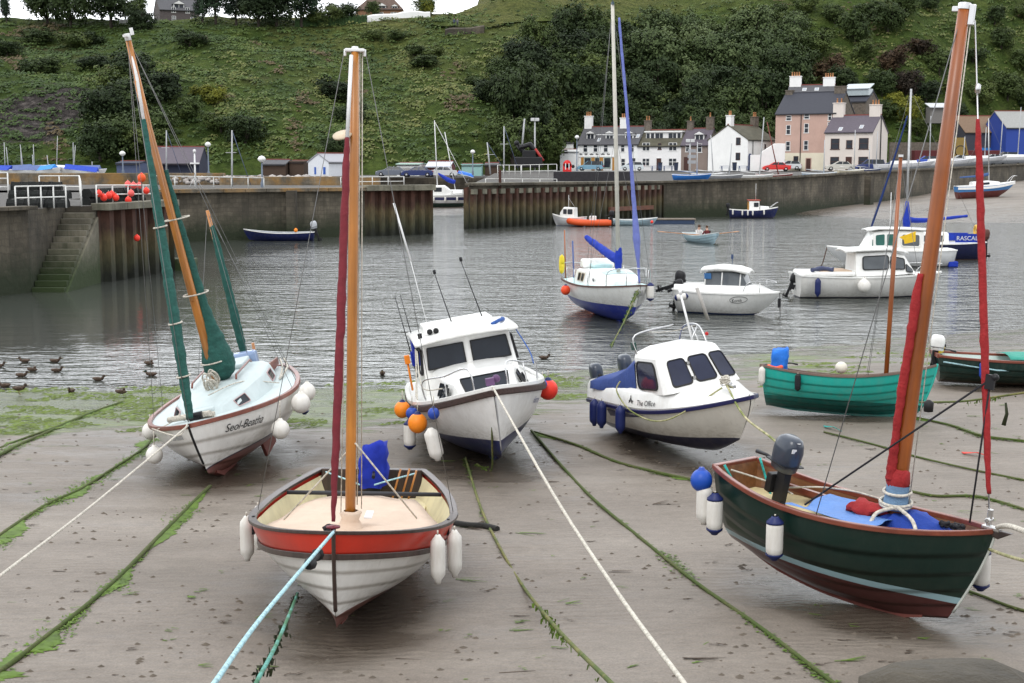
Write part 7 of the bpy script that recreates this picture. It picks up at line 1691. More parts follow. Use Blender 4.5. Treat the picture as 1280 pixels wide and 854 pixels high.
    c = Loft([(-1.0, .7, .6, 1.0, 1.95, 2.0), (.5, .7, .6, 1.05, 1.95, 2.05), (1.0, .6, .5, 1.1, 1.5, 1.55)]); c.build('wheelhouse', white_gel, o)
    for s in (1, -1): c.win(-.8, -.1, .35, .88, s, glass, o); c.win(.0, .5, .35, .88, s, glass, o)
    pane(o, [(1.0, -.5, 1.5), (1.0, .5, 1.5), (.55, .5, 1.93), (.55, -.5, 1.93)], glass)
    MB().tube([(.0, 0, 2.0), (0, 0, 3.2)], .03, 6).tube([(0, 0, 2.9), (-.8, 0, 2.1)], .015, 5).build('mast', white_metal, o)
    # orange inflatable
    p = on(737, 283.5, 0); t = thing('inflatable_boat', 'orange inflatable rescue boat beside the little white cabin boat', 'inflatable boat', (p[0], p[1] + .5, .02), (0, 0, R(184)))
    org = mat('orange rubber', (.62, .085, .02), .55, var=.1)
    path = [(-1.8, .7, .3), (0, .75, .3), (1.0, .65, .34), (1.6, .3, .42), (1.75, 0, .46), (1.6, -.3, .42), (1.0, -.65, .34), (0, -.75, .3), (-1.8, -.7, .3)]
    MB().tube(dens(path, 6), .27, 10).build('tube', org, t); MB().box(-1.7, 1.2, -.6, .6, .1, .2).build('floor', MATS['dark cockpit well'], t)
    MB().cbox((-.3, 0, .6), (.6, .5, .6)).build('console', white_gel, t, bevel=.06); MB().tube([(-.1, -.3, .7), (-.2, -.3, 1.1), (-.2, .3, 1.1), (-.1, .3, .7)], .03, 6).build('console_screen', glass_clear, t); outboard(t, (-1.9, 0, .75), 0, engine_blk, engine_blk, 1.1)
    o, H = simple_boat('skiff', 'long pale blue open skiff moored at the pontoon by the right pier', 'skiff', (10.75, 120.8, -.1), 4, 4.3, 1.3, .75, .6, .8, mat('pale blue paint', (.42, .58, .66)), mat('pale inside paint', (.5, .56, .58)), open_=True, planks=4)
    ball_fender(toworld(o, (1.55, -.62, .55)), .13, redball_pvc, red_mast.copy() if False else redball_pvc, 'red ball fender at the end of the pale blue skiff', None, rope_white, .0)
    t = thing('pontoon', 'low dark pontoon with timber deck along the foot of the harbour wall', 'pontoon', (on(838, 279)[0], 124.5, 0)); MB().box(-2.6, 2.0, -.8, .6, -.2, .35).build('float', mat('dark blue float', (.03, .05, .10), .6), t, bevel=.05); MB().box(-2.7, 2.1, -.85, .65, .36, .48).build('deck', mat('weathered planks', (.18, .15, .12), .8, var=.3), t)
    tag(MB().box(0, 7.5, 0, .25, .95, 1.35).build('timber_waling', woodmat('rust brown timber', (.10, .035, .02), (.16, .06, .03), .8, (.08, 1, 1)), None), 'rust brown timber beam on the piles behind the skiff', 'beam').matrix_world = Matrix.Translation((9.3, 129.0, 0)) @ Matrix.Rotation(.893, 4, 'Z')
    o, H = simple_boat('motor_boat', 'navy hulled fishing boat with white wheelhouse and ochre door under the harbour wall', 'motor boat', (on(938, 272)[0], 137, -.15), -2, 4.9, 1.8, 1.05, .95, 1.25, hull_bands('fishing boat navy', [(-9, (.10, .03, .03)), (.12, (.014, .022, .10))]), white_gel, rk=.4)
    c = Loft([(-.5, .65, .55, .95, 1.85, 1.9), (.5, .65, .55, 1.0, 1.85, 1.92)]); c.build('wheelhouse', white_gel, o)
    for s in (1, -1): c.win(-.05, .42, .35, .85, s, glass, o)
    MB().box(-.56, -.49, -.4, .4, 1.0, 1.8).build('door', mat('ochre door', (.45, .22, .05)), o); MB().box(-.6, .6, -.62, .62, 1.92, 1.99).build('roof', mat('red roof edge', (.45, .08, .05), .6), o, bevel=.02)
    c = Loft([(.6, .55, .5, 1.0, 1.35, 1.4), (1.5, .4, .35, 1.05, 1.3, 1.33)]); c.build('fore_cabin', white_gel, o); pulpit(o, [(1.6, -.4, 1.2), (2.3, -.2, 1.7), (2.45, 0, 1.7), (2.3, .2, 1.7), (1.6, .4, 1.2)], [], .02)
    MB().tube([(.2, 0, 1.95), (.2, 0, 3.6)], .02, 5).build('mast', white_metal, o); outboard(o, (-2.5, 0, 1.1), 0, engine_blk, engine_blk, 1.0)
    for k, px in enumerate((916, 928, 935, 941, 955)): fender(gunx(o, H, px, -1, .1), .5, .08, white_pvc, white_pvc, ['white fender furthest left on the navy fishing boat', 'second white fender from the left on the navy fishing boat', 'middle white fender on the navy fishing boat', 'second white fender from the right on the navy fishing boat', 'white fender furthest right on the navy fishing boat'][k], 'fenders of the navy fishing boat', rope_white, .02)
    o, H = simple_boat('yacht', 'blue and white yacht lying on the beach under the harbour wall at the right', 'yacht', (57.5, 166, 1.15), 4, 7.4, 2.4, 1.75, 1.7, 2.0, hull_bands('beach yacht paint', [(-9, (.13, .03, .03)), (1.05, (.04, .22, .55))]), white_gel, rk=1.2, kb=.75, wt=.6, roll=2, pitch=-3, pc=1.0)
    MB().prism([(-2.0, .5), (1.6, .5), (1.2, -.05), (-1.9, -.05)], 'Y', -.1, .1).build('keel', mat('red antifouling', (.14, .03, .03), .7), o)
    g = MB(); rail(H, g, .98, .02, .03, -.28, .0); g.build('white_sheer_band', white_gel, o)
    c = Loft([(-1.8, .7, .6, 1.7, 2.1, 2.2), (.3, .75, .62, 1.72, 2.15, 2.25), (1.6, .5, .4, 1.8, 2.0, 2.05)]); c.build('coach_roof', white_gel, o); c.win(-.8, .2, .2, .85, -1, glass, o)
    MB().tube([(.4, 0, 2.1), (.3, 0, 9.7)], [.08, .06], 8).build('mast', alloy, o); furled([(.3, 0, 3.0), (-1, 0, 2.85), (-3.2, 0, 2.8)], .12, .06, 8, 20, [.2, .12, .08], seed=51).build('boom_cover', mat('grey blue cover', (.05, .10, .25), .8), o)
    pulpit(o, [(2.8, -.4, 1.95), (3.4, -.2, 2.6), (3.9, 0, 2.6), (3.4, .2, 2.6), (2.8, .4, 1.95)], [], .03, white_metal); shrouds(o, (.3, 0, 9.6), [(3.7, 0, 2.1), (-3.5, 0, 1.9)], .012)
    o, H = simple_boat('open_boat', 'dark blue open boat with an outboard alongside the middle pier', 'open boat', (on(352, 300)[0], 96.6, -.12), 183, 5.0, 1.8, .75, .68, .95, mat('dark blue hull', (.012, .02, .10), .5, dirt=.2), mat('grey inside', (.3, .32, .35), .6), open_=True, gun=white_paint)
    outboard(o, (-2.5, .1, .85), 0, mat('pale grey cowling', (.45, .47, .5), .4), engine_blk, 1.2, R(15)); ball_fender(toworld(o, (-1.2, .2, .95)), .14, orange_pvc, orange_pvc, 'orange buoy lying in the dark blue open boat', None, rope_white, -.05)
    # boats in the outer basin, seen through the gap
    o, H = simple_boat('motor_cruiser', 'white and navy cruiser with tall masts aground in the outer basin, seen through the gap', 'motor boat', (at(553, 250, 166)[0], 166, .0), -4, 7.6, 2.4, 1.7, 1.6, 1.9, hull_bands('outer cruiser paint', [(-9, (.02, .05, .04)), (.7, (.74, .74, .74)), (1.05, (.03, .035, .12)), (1.4, (.74, .74, .74))]), white_gel, rk=.9, kb=.4)
    c = Loft([(-2.8, 1.0, .9, 1.6, 2.7, 2.8), (.3, 1.0, .9, 1.65, 2.7, 2.85), (1.2, .8, .7, 1.7, 2.1, 2.15)]); c.build('wheelhouse', white_gel, o)
    for x in (-2.2, -.9): c.win(x, x + .95, .4, .88, -1, glass, o)
    MB().tube([(-.6, 0, 2.7), (-.9, 0, 10.6)], [.07, .05], 8).build('mast', white_metal, o); line('stay', [(-.9, 0, 10.5), (3.6, 0, 2.0)], .03, white_metal, o)
    for k in range(4): fender(toworld(o, (-2.3 + 1.4 * k, -1.25 + (.35 if k == 3 else 0), 1.45)), .6, .12, white_pvc, white_pvc, ['leftmost', 'second from the left', 'third from the left', 'rightmost'][k] + ' white fender on the cruiser in the outer basin', 'fenders of the cruiser in the outer basin', rope_white, .0)
    o, H = simple_boat('yacht', 'white yacht with a blue sail cover behind the cruiser in the outer basin', 'yacht', (at(566, 246, 174)[0], 174, .2), -12, 6.6, 2.3, 1.5, 1.45, 1.7, hull_bands('outer yacht paint', [(-9, (.02, .03, .03)), (.4, (.72, .72, .7))]), white_gel, rk=.8, kb=.4)
    c = Loft([(-1.8, .8, .7, 1.45, 1.95, 2.0), (1.4, .7, .6, 1.5, 1.9, 1.95)]); c.build('coach_roof', white_gel, o); furled([(.3, 0, 2.9), (-.6, 0, 3.2), (-1.9, 0, 4.0)], .2, .06, 8, 16, [.25, .3, .1], seed=61).build('boom_cover', royal, o); MB().tube([(.35, 0, 1.9), (-1.0, 0, 9.2)], [.06, .05], 8).build('mast', white_metal, o)
    o, H = simple_boat('sailing_dinghy', 'yellow and blue dinghy at the right side of the gap in the outer basin', 'dinghy', (at(583, 242, 178)[0], 178, .7), 170, 4.4, 1.8, 1.1, 1.0, 1.2, hull_bands('yellow dinghy paint', [(-9, (.02, .03, .10)), (.7, (.45, .26, .03))]), white_gel)
    p = at(580, 214.5, 188); o, H = simple_boat('sailing_dinghy', 'bright blue upturned dinghy tilted on a rack above the outer basin', 'dinghy', p, 176, 2.9, 1.1, .5, .45, .55, mat('bright blue hull', (.03, .16, .6), .4), mat('bright blue hull', (.03, .16, .6)), roll=180, pitch=-14)
    MB().tube([(-.8, .4, .5), (-.8, .4, 1.6)], .05, 6).build('rack_leg', alloy, o); MB().tube([(.8, -.4, .5), (.8, -.4, 1.2)], .05, 6).build('rack_leg', alloy, o)
def person(loc, rz, pose, shirt, trousers, label, sc=1.0):
    t = thing('person', label, 'person', loc, (0, 0, rz))
    if pose == 'sit':
        V = [(0, 0, .05, .15), (0, 0, .3, .16), (.05, 0, .52, .13), (.06, 0, .62, .065), (.08, 0, .76, .10), (.09, 0, .83, .085),
             (.04, .2, .5, .065), (.22, .26, .3, .05), (.42, .2, .34, .04), (.04, -.2, .5, .065), (.22, -.26, .3, .05), (.42, -.2, .34, .04),
             (.05, .1, .04, .10), (.42, .12, .08, .075), (.45, .12, -.3, .05), (.55, .12, -.36, .045), (.05, -.1, .04, .10), (.42, -.12, .08, .075), (.45, -.12, -.3, .05), (.55, -.12, -.36, .045)]
    else:
        V = [(0, 0, .92, .14), (0, 0, 1.15, .14), (0, 0, 1.38, .13), (0, 0, 1.5, .06), (.01, 0, 1.62, .095), (.01, 0, 1.7, .08),
             (0, .2, 1.38, .06), (.02, .26, 1.1, .045), (.08, .25, .88, .035), (0, -.2, 1.38, .06), (.02, -.26, 1.1, .045), (.08, -.25, .88, .035),
             (0, .1, .88, .1), (.03, .11, .48, .07), (0, .11, .08, .05), (.12, .12, .03, .045), (0, -.1, .88, .1), (.0, -.11, .48, .07), (-.03, -.11, .08, .05), (.1, -.12, .03, .045)]
    E = [(0, 1), (1, 2), (2, 3), (3, 4), (4, 5), (2, 6), (6, 7), (7, 8), (2, 9), (9, 10), (10, 11), (0, 12), (12, 13), (13, 14), (14, 15), (0, 16), (16, 17), (17, 18), (18, 19)]
    me = bpy.data.meshes.new('body'); me.from_pydata([v[:3] for v in V], E, [])
    o = bpy.data.objects.new('body', me); COL.objects.link(o); o.parent = t
    md = o.modifiers.new('skin', 'SKIN'); md.use_smooth_shade = True
    for i, v in enumerate(V): me.skin_vertices[0].data[i].radius = (v[3], v[3])
    me.skin_vertices[0].data[0].use_root = True
    sb = o.modifiers.new('sub', 'SUBSURF'); sb.levels = sb.render_levels = 1
    z1, z2 = (.12, .60) if pose == 'sit' else (.95, 1.48)
    me.materials.append(mat('clothes ' + label[:30], trousers, .8, bands=[(z1, shirt), (z2, (.5, .3, .22))], var=.08))
    hz = .80 if pose == 'sit' else 1.68
    MB().ball((V[5][0] - .015, 0, hz + .03), .108, 12, sz=.85).build('hair', mat('brown hair', (.06, .03, .015), .8), t)
    return t
# ---------------------------------------------------------------- things on the quays
def build_clutter():
    railing('quay_railing', [at(20, 262, 56.8), at(83, 260, 58.5)], .95, 'white two rail fence on the left quay in front of the lobster pots', n=4)
    railing('quay_railing', [at(50, 247, 70), at(100, 247, 70), at(102, 258, 60.2)], 1.1, 'white rail fence standing further back behind the lobster pots on the left quay', n=2)
    railing('quay_railing', [at(-30, 252, 62), at(11, 252, 62)], 1.3, 'white rail fence cut by the left edge of the picture', n=2, rails=(1.0, .8, .5))
    railing('quay_railing', [at(121, 255, 62.6), at(197, 253, 68.2)], .85, 'white rail fence over the steel piles, hung with red buoys', n=4)
    railing('quay_railing', [at(192, 236, 80), at(330, 236, 96)], .75, 'long white pipe rail along the back of the middle pier', n=6, rails=(1.0,))
    railing('quay_railing', [at(426, 233.5, 110), at(505, 232.5, 110)], .75, 'white pipe fence on the head of the middle pier', n=4)
    railing('quay_railing', [at(622, 222, 150), at(651, 222, 150)], 1.35, 'short white fence left of the black crane on the right pier', n=4)
    railing('quay_railing', [at(652, 222, 149), at(696, 221, 149)], 1.35, 'longer white fence under the black crane on the right pier', n=4)
    railing('quay_railing', [at(607, 231, 116.3), at(696, 231, 124.5)], .5, 'low white rail along the edge of the right pier\'s head', n=4, rails=(1.0,))
    # lobster pots
    net = mat('black pot netting', (.014, .016, .015), .9, var=.5, scale=30, bump=.03, bscale=25); r = random.Random(8)
    n = 0
    def pot_(loc, rz, lab):
        t = thing('lobster_pot', lab, 'lobster pot', loc, (0, 0, rz), 'lobster pots stacked on the left quay')
        MB().prism([(-.25, 0), (.25, 0), (.25, .2), (.15, .36), (-.15, .36), (-.25, .2)], 'X', -.38, .38).build('netting', net, t)
        mb = MB()
        for x in (-.38, 0, .38): mb.tube([(x, -.26, 0), (x, -.26, .2), (x, -.15, .37), (x, .15, .37), (x, .26, .2), (x, .26, 0)], .018, 5)
        mb.build('frame', black_rub, t)
        return t
    for row, (py, d) in enumerate(((258, 60.0), (251, 60.5), (244, 61))):
        for k, px in enumerate(range(22, 84, 13)):
            if row == 2 and k > 3: continue
            q = at(px + row * 3, 262, d); lab = 'black lobster pot behind the left white fence, %s row, %s from the left' % (('bottom', 'middle', 'top')[row], ('first', 'second', 'third', 'fourth', 'fifth')[k])
            pot_((q[0], q[1], 3.5 + row * .37), r.uniform(-.2, .2), lab)
    for row in range(2):
        for k in range(5):
            a, b = at(124, 255, 63.4), at(194, 253, 68.8); f = (k + .4) / 5
            pot_((lerp(a[0], b[0], f) - .6, lerp(a[1], b[1], f), 3.5 + row * .37), 1.3 + r.uniform(-.1, .1), 'black lobster pot behind the red buoys, %s row, %s from the left' % (('bottom', 'top')[row], ('first', 'second', 'third', 'fourth', 'fifth')[k]))
    B = [(125, 242.5, 63, 'leftmost bright red buoy on the white fence over the piles'), (131, 247.5, 63.2, 'red buoy just below the leftmost one on the white fence'), (137, 245, 63.6, 'third red buoy from the left on the white fence'), (141, 243.5, 64, 'fourth red buoy from the left, highest of the left bunch'), (146, 247.5, 64, 'red buoy at the right end of the left bunch'),
         (161, 231, 66, 'left one of the pink red buoys on top of the pots'), (168, 232.5, 66.5, 'middle one of the pink red buoys on top of the pots'), (175, 232.5, 67, 'right one of the pink red buoys on top of the pots'), (165, 242, 65.4, 'pinkish buoy hanging at the middle of the fence'), (161.5, 250.5, 65, 'red buoy hanging lowest on the fence'), (184, 239, 67, 'small red buoy near the right end of the fence, half behind the green sail')]
    for px, py, d, lb in B:
        p = at(px, py, d); ball_fender((p[0], p[1] - .15, p[2] + .27), .155, redball_pvc if 'pink' not in lb else pink_pvc, redball_pvc if 'pink' not in lb else pink_pvc, lb, 'red buoys on the left quay', rope_white, .1)
    p = at(177, 223, 66); t = ball_fender((p[0], p[1], p[2] + .3), .2, mat('orange red buoy', (.8, .10, .02), .5), redball_pvc, 'orange red buoy on a stick high above the pots', None, rope_white, .08); MB().tube([(0, 0, -.4), (0, 0, -1.75)], .025, 6).build('stick', dark_wood, t)
    p = at(157.5, 297.5, 64.6); ball_fender((p[0] + .6, p[1] - .3, 3.3), .15, redball_pvc, redball_pvc, 'red buoy hanging on a long line down the front of the steel piles', None, rope_black, 3.3 - p[2] - .16)
    # lamp posts and poles
    for px, y0, y1, d, lb in ((154, 219, 192, 150, 'blue grey lamp post left of the leaning orange mast'), (261, 221, 181, 150, 'tall lamp post right of the dark boat shed'), (328, 236, 199, 112, 'short blue lamp post on the middle pier'), (591, 219, 190, 186, 'lamp post beside the turquoise container'), (721, 214, 172, 200, 'lamp post at the left corner of the shop house')):
        p = at(px, y0, d); lamp_post(p[0], d, p[2], (y0 - y1) * d / FPX - .3, lb)
    for px, y0, y1, d, lb in ((668.5, 215, 152, 156, 'tall grey pole with two floodlights right of the black crane'), (862, 221, 178, 150, 'grey signpost with lamp between the small grey house and the wall')):
        p = at(px, y0, d); t = thing('flood_light', lb, 'light pole', p); h = (y0 - y1) * d / FPX
        MB().tube([(0, 0, 0), (0, 0, h)], [.11, .08], 8).build('pole', mat('pale grey pole', (.4, .41, .42), .5), t)
        for s in (1, -1): MB().cbox((s * .25, -.1, h + .1), (.45, .25, .35)).build('lamp_head', mat('lamp grey', (.55, .56, .56), .4), t, bevel=.04)
        if px > 800:
            for k in range(3): MB().cbox((.2, -.05, 1.6 + .6 * k), (.9, .05, .35)).build('sign_board', mat('white dark sign', (.3, .31, .33), .6), t)
    p = at(244, 222, 108); t = thing('signal_mast', 'white signal mast with small cross arms on the middle pier', 'mast', (p[0], 108, 3.55)); h = 2.7
    MB().tube([(0, 0, 0), (0, 0, h)], [.09, .06], 8).build('pole', white_metal, t); MB().cbox((0, 0, 1.9), (.7, .2, .12)).build('cross_arm', white_metal, t); MB().tube([(0, 0, .9), (-.5, 0, 0)], .03, 5).tube([(0, 0, .9), (.5, 0, 0)], .03, 5).build('brace', white_metal, t); MB().lathe([(0, 0), (.12, .02), (.12, .25), (0, .3)], (0, 0, h), 10).build('lamp', white_metal, t)
    # black folded crane
    p = at(660, 214, 156); t = thing('harbour_crane', 'black folded harbour crane with red tipped arm on the right pier', 'crane', p)
    blk = mat('black crane paint', (.012, .012, .014), .5)
    MB().cbox((0, 0, 1.0), (3.2, 1.8, 1.2)).cbox((.1, 0, 1.9), (1.5, 1.3, .9)).build('body', blk, t, bevel=.1)
    MB().tube([(-.2, 0, 1.8), (-1.3, -.1, 3.1), (-1.0, -.1, 2.6), (.2, 0, 3.0), (1.5, 0, 1.4)], [.3, .24, .3, .34, .2], 8).build('folded_arm', blk, t); MB().tube([(.8, -.2, 2.5), (1.75, -.2, 1.15)], .16, 8).build('lower_arm', mat('crane red', (.35, .03, .025), .5), t)
    MB().ball((-1.3, -.1, 3.15), .3).build('arm_joint', blk, t); MB().tube([(-.7, .1, 2.4), (-.4, .1, 5.9)], [.12, .09], 8).build('jib_mast', mat('pale grey pole', (.4, .41, .42)), t); MB().tube([(-.4, .1, 5.9), (-1.4, 0, 3.1)], .025, 5).tube([(-.4, .1, 5.9), (.9, 0, 2.6)], .025, 5).build('jib_stay', blk, t)
    for px, ya, yb, d, lean, lb in ((630, 216, 158, 152, 0, 'white mast with dark stay left of the black crane'), (613, 218, 178, 146, 2, 'pale mast leaning by the left end of the right pier'), (290, 236, 163, 116, 0, 'tall thin white mast on the middle pier, right of the tall lamp post'), (208, 220, 163, 150, 0, 'pale mast just right of the leaning orange mast')):
        p, q = at(px, ya, d), at(px - lean * 2, yb, d); t = thing('bare_mast', lb, 'mast', p)
        e = Vector(q) - Vector(p); MB().tube([(0, 0, 0), e], [.09, .06], 8).build('pole', mat('pale grey pole', (.4, .41, .42)), t); MB().cbox((0, 0, e.z * .62), (.9, .05, .05)).build('spreader', alloy, t); line('stay', [e, (1.6, 0, .3)], .03, mat('blue grey stay', (.08, .10, .16), .7), t)
    t = thing('life_ring_cabinet', 'red life ring cabinet with white marks on the quay by the shop', 'lifebelt box', at(709, 215, 175)); MB().box(-.55, .55, -.2, .2, 0, 1.0).lathe([(0, -.2), (.5, -.2), (.5, .2), (0, .2)], (0, 0, 1.0), 16, 0, 'Y').build('cabinet', mat('signal red', (.6, .02, .02), .5), t)
    for s in (1, -1): MB().box(s * .22 - .06, s * .22 + .06, -.23, -.2, .3, 1.1).build('white_mark', white_metal, t)
    MB().ball((.75, .1, .7), .22).build('black_drum', black_rub, t)
    p = at(625, 229, 117); tag(MB().box(p[0] - .12, p[0] + .12, 116.9, 117.3, 2.6, 4.9).build('mooring_bollard', mat('rusty iron', (.06, .025, .018), .8, var=.3), None, bevel=.03), 'rusty iron post standing on the end of the right pier', 'bollard')
    # boat park, far left: dinghies under blue covers with their masts
    r = random.Random(14); CB = [mat('cover blue', (.02, .06, .42), .7), mat('cover sky blue', (.05, .25, .6), .7), mat('cover slate blue', (.10, .14, .3), .7), white_paint]
    for k, (px, top) in enumerate(((2, 172), (17, 178), (25, 176), (33, 182), (38, 175), (47, 188), (57, 188), (76, 165), (87, 173), (97, 176), (110, 196))):
        d = 152 + (k % 3) * 6; p = at(px, 214.5 - (k % 2), d)
        col = ['blue', 'sky blue', 'slate blue', 'pale'][(k * 2 + k // 4) % 4]
        o, H = simple_boat('sailing_dinghy', '%s covered dinghy ashore at the far left, %s from the left edge' % (col, ('first', 'second', 'third', 'fourth', 'fifth', 'sixth', 'seventh', 'eighth', 'ninth', 'tenth', 'eleventh')[k]), 'dinghy', (p[0], d, 4.0), r.uniform(-25, 25) + 180 * (k % 2), 4.3, 1.6, .75, .7, .85, white_paint, CB[(k * 2 + k // 4) % 4], group='covered dinghies ashore at the far left', pitch=r.uniform(-8, 4))
        MB().prism([(-.85, .72), (0, 1.25), (.85, .72)], 'X', -2.1, 1.4).build('boat_cover', CB[(k * 2 + k // 4) % 4], o)
        MB().tube([(.5, 0, .5), (.5, 0, (214 - top) * d / FPX)], [.05, .04], 6).build('mast', mat('pale grey pole', (.4, .41, .42)), o)
        MB().cbox((-.8, 0, -.05), (.15, 1.4, .5)).cbox((.9, 0, -.05), (.15, 1.0, .5)).build('trailer', black_rub, o)
    # boats laid up on the quay apron, masts standing over the wall
    MA = [(865, 222.5, 174, 141, 'sky blue', (.04, .2, .62), 0), (886, 221, 166, 150, 'white', (.7, .7, .7), 3), (905, 223, 176, 144, 'grey', (.3, .31, .33), -2), (943, 223, 144, 146, 'ivory', (.72, .72, .7), -3), (968, 222, 150, 150.5, 'dull red', (.25, .04, .04), 12), (1024, 220, 172, 158, 'pale blue', (.4, .5, .6), 0), (1063, 216, 160, 168, 'cream', (.6, .55, .42), 0), (1081, 215, 178, 172, 'navy', (.03, .05, .15), 0)]
    for px, yb, yt, d, nm, c, lean in MA:
        p = at(px, yb, d); o, H = simple_boat('sailing_dinghy', '%s dinghy laid up behind the edge of the harbour wall with its mast standing' % nm, 'dinghy', (p[0], d, p[2] - .35), r.uniform(-20, 20), 4.0, 1.6, .7, .62, .8, mat('laid up %s paint' % nm, c, .5), mat('laid up %s paint' % nm, c, .5), group='laid up dinghies with masts on the apron')
        h = (yb - yt) * d / FPX; MB().tube([(.5, 0, .4), (.5 - lean * .12, 0, h)], [.07, .05], 7).build('mast', mat('pale grey pole', (.4, .41, .42)) if nm != 'dull red' else mat('dull red spar', (.16, .04, .03), .5), o)
        MB().tube([(.4, 0, .9), (-1.5, .1, 1.1)], .05, 6).build('boom', alloy, o)
    # yachts ashore at the right
    YA = [(1132, 210, 196, 9.0, 6, 'long white hull ashore, leftmost in the boat yard at the right', [(1095, 158), (1137, 160)]), (1178, 207, 204, 10.0, 7, 'long white hull ashore behind the dark green boat\'s mast', [(1163, 140)]), (1222, 203, 212, 9.5, 7, 'white and grey hull ashore right of the red jib', [(1232, 155), (1205, 165)]), (1270, 201, 218, 10, 2, 'grey hull ashore cut by the right edge of the picture', [(1273, 130), (1250, 142)])]
    for px, yb, d, L, pt, lb, ms in YA:
        p = at(px, yb + 4, d); o, H = simple_boat('yacht', lb, 'yacht', (p[0], d, p[2] - .2), r.uniform(-4, 8), L, 2.2, 1.35, 1.25, 1.5, hull_bands('laid up yacht paint', [(-9, (.35, .37, .4)), (.8, (.7, .71, .74))], dirt=.2), mat('lilac grey deck', (.55, .55, .62), .6), rk=1.4, kb=.5, group='yachts ashore in the boat yard', pitch=-pt * .45)
        c = Loft([(-2.0, .7, .6, 1.3, 1.7, 1.75), (1.5, .6, .5, 1.35, 1.6, 1.65)]); c.build('coach_roof', white_gel, o)
        for mx, yt in ms:
            x = (mx - px) * d / FPX; MB().tube([(x, .3, 1.2), (x + .3, .3, (yb - yt) * d / FPX)], [.08, .06], 7).build('mast', mat('pale grey pole', (.4, .41, .42)), o)
        for x in (-2.5, 0, 2.3): MB().cbox((x, 0, .1), (.25, 1.6, .6)).build('cradle', black_rub, o)
    t = thing('banner_board', 'ochre round badge board behind the dark green boat\'s mast in the yard', 'board', at(1202, 203, 236)); MB().prism([(-1.6, 0), (1.4, 0), (.4, 4.2), (-1.4, 4.2)], 'Y', -.1, .1).build('board', mat('ochre board', (.25, .17, .05), .7), t); MB().lathe([(.85, -.13), (1.0, -.13), (1.0, -.1), (.85, -.1)], (-.3, 0, 1.9), 18, 0, 'Y').build('painted_ring', blk, t)
    # benches, bins on the quay in front of the houses
    bl = mat('bench blue', (.10, .14, .25), .7)
    for k, px in enumerate((820, 835, 907, 929)):
        t = thing('picnic_bench', ['blue bench left of the brown door of the dormered house', 'blue bench right of the brown door of the dormered house', 'blue bench under the white gable', 'blue bench by the arched blue door'][k], 'bench', at(px, 213.6, 214)); MB().box(-.9, .9, -.35, .35, .7, .76).box(-.9, .9, -.85, -.6, .42, .47).box(-.9, .9, .6, .85, .42, .47).build('top', bl, t)
        for x in (-.6, .6): MB().tube([(x, -.7, 0), (x, -.2, .7)], .05, 5).tube([(x, .7, 0), (x, .2, .7)], .05, 5).build('leg', bl, t)
    for k, px in enumerate((825, 845, 918)):
        t = thing('wheelie_bin', ['dark bin beside the brown door', 'dark bin at the right end of the dormered house', 'dark bin by the white gable'][k], 'bin', at(px, 213.4, 216)); MB().prism([(-.25, 0), (.25, 0), (.32, 1.2), (-.32, 1.2)], 'Y', -.35, .35).build('body', mat('dark blue bin', (.02, .03, .06), .5), t, bevel=.03); MB().cbox((0, 0, 1.25), (.68, .75, .1)).build('lid', black_rub, t, bevel=.03)
    # ground rubble by the far wall and walkers on the hill path
    r = random.Random(30); mb = MB()
    for k in range(240):
        x = r.uniform(-33, -17); y = r.uniform(126, 133); s = r.uniform(.15, .4); mb.ball((x, y, 3.6 + r.uniform(0, .6)), s, 6, sz=.7, sx=r.uniform(.8, 1.3))
    o = mb.build('rubble', mat('pale beach stones', (.38, .35, .33), .9, var=.5, scale=.8), None); o['kind'] = 'stuff'; o['label'] = 'heap of pale stones behind the middle pier'; o['category'] = 'stones'
    for px, py, sh, lb in ((569, 38, (.05, .07, .12), 'left one of two walkers on the hill top path'), (573, 38, (.12, .12, .14), 'right one of two walkers on the hill top path'), (664, 31.5, (.04, .04, .05), 'lone walker in dark clothes on the hill top path'), (730, 30.5, (.5, .05, .05), 'walker in red at the right end of the hill top path')):
        p = hill_pt(px, SY(px, py)); person((p[0], p[1] + .9, p[2] + .75), -PI / 2, 'stand', sh, (.03, .03, .05), lb)
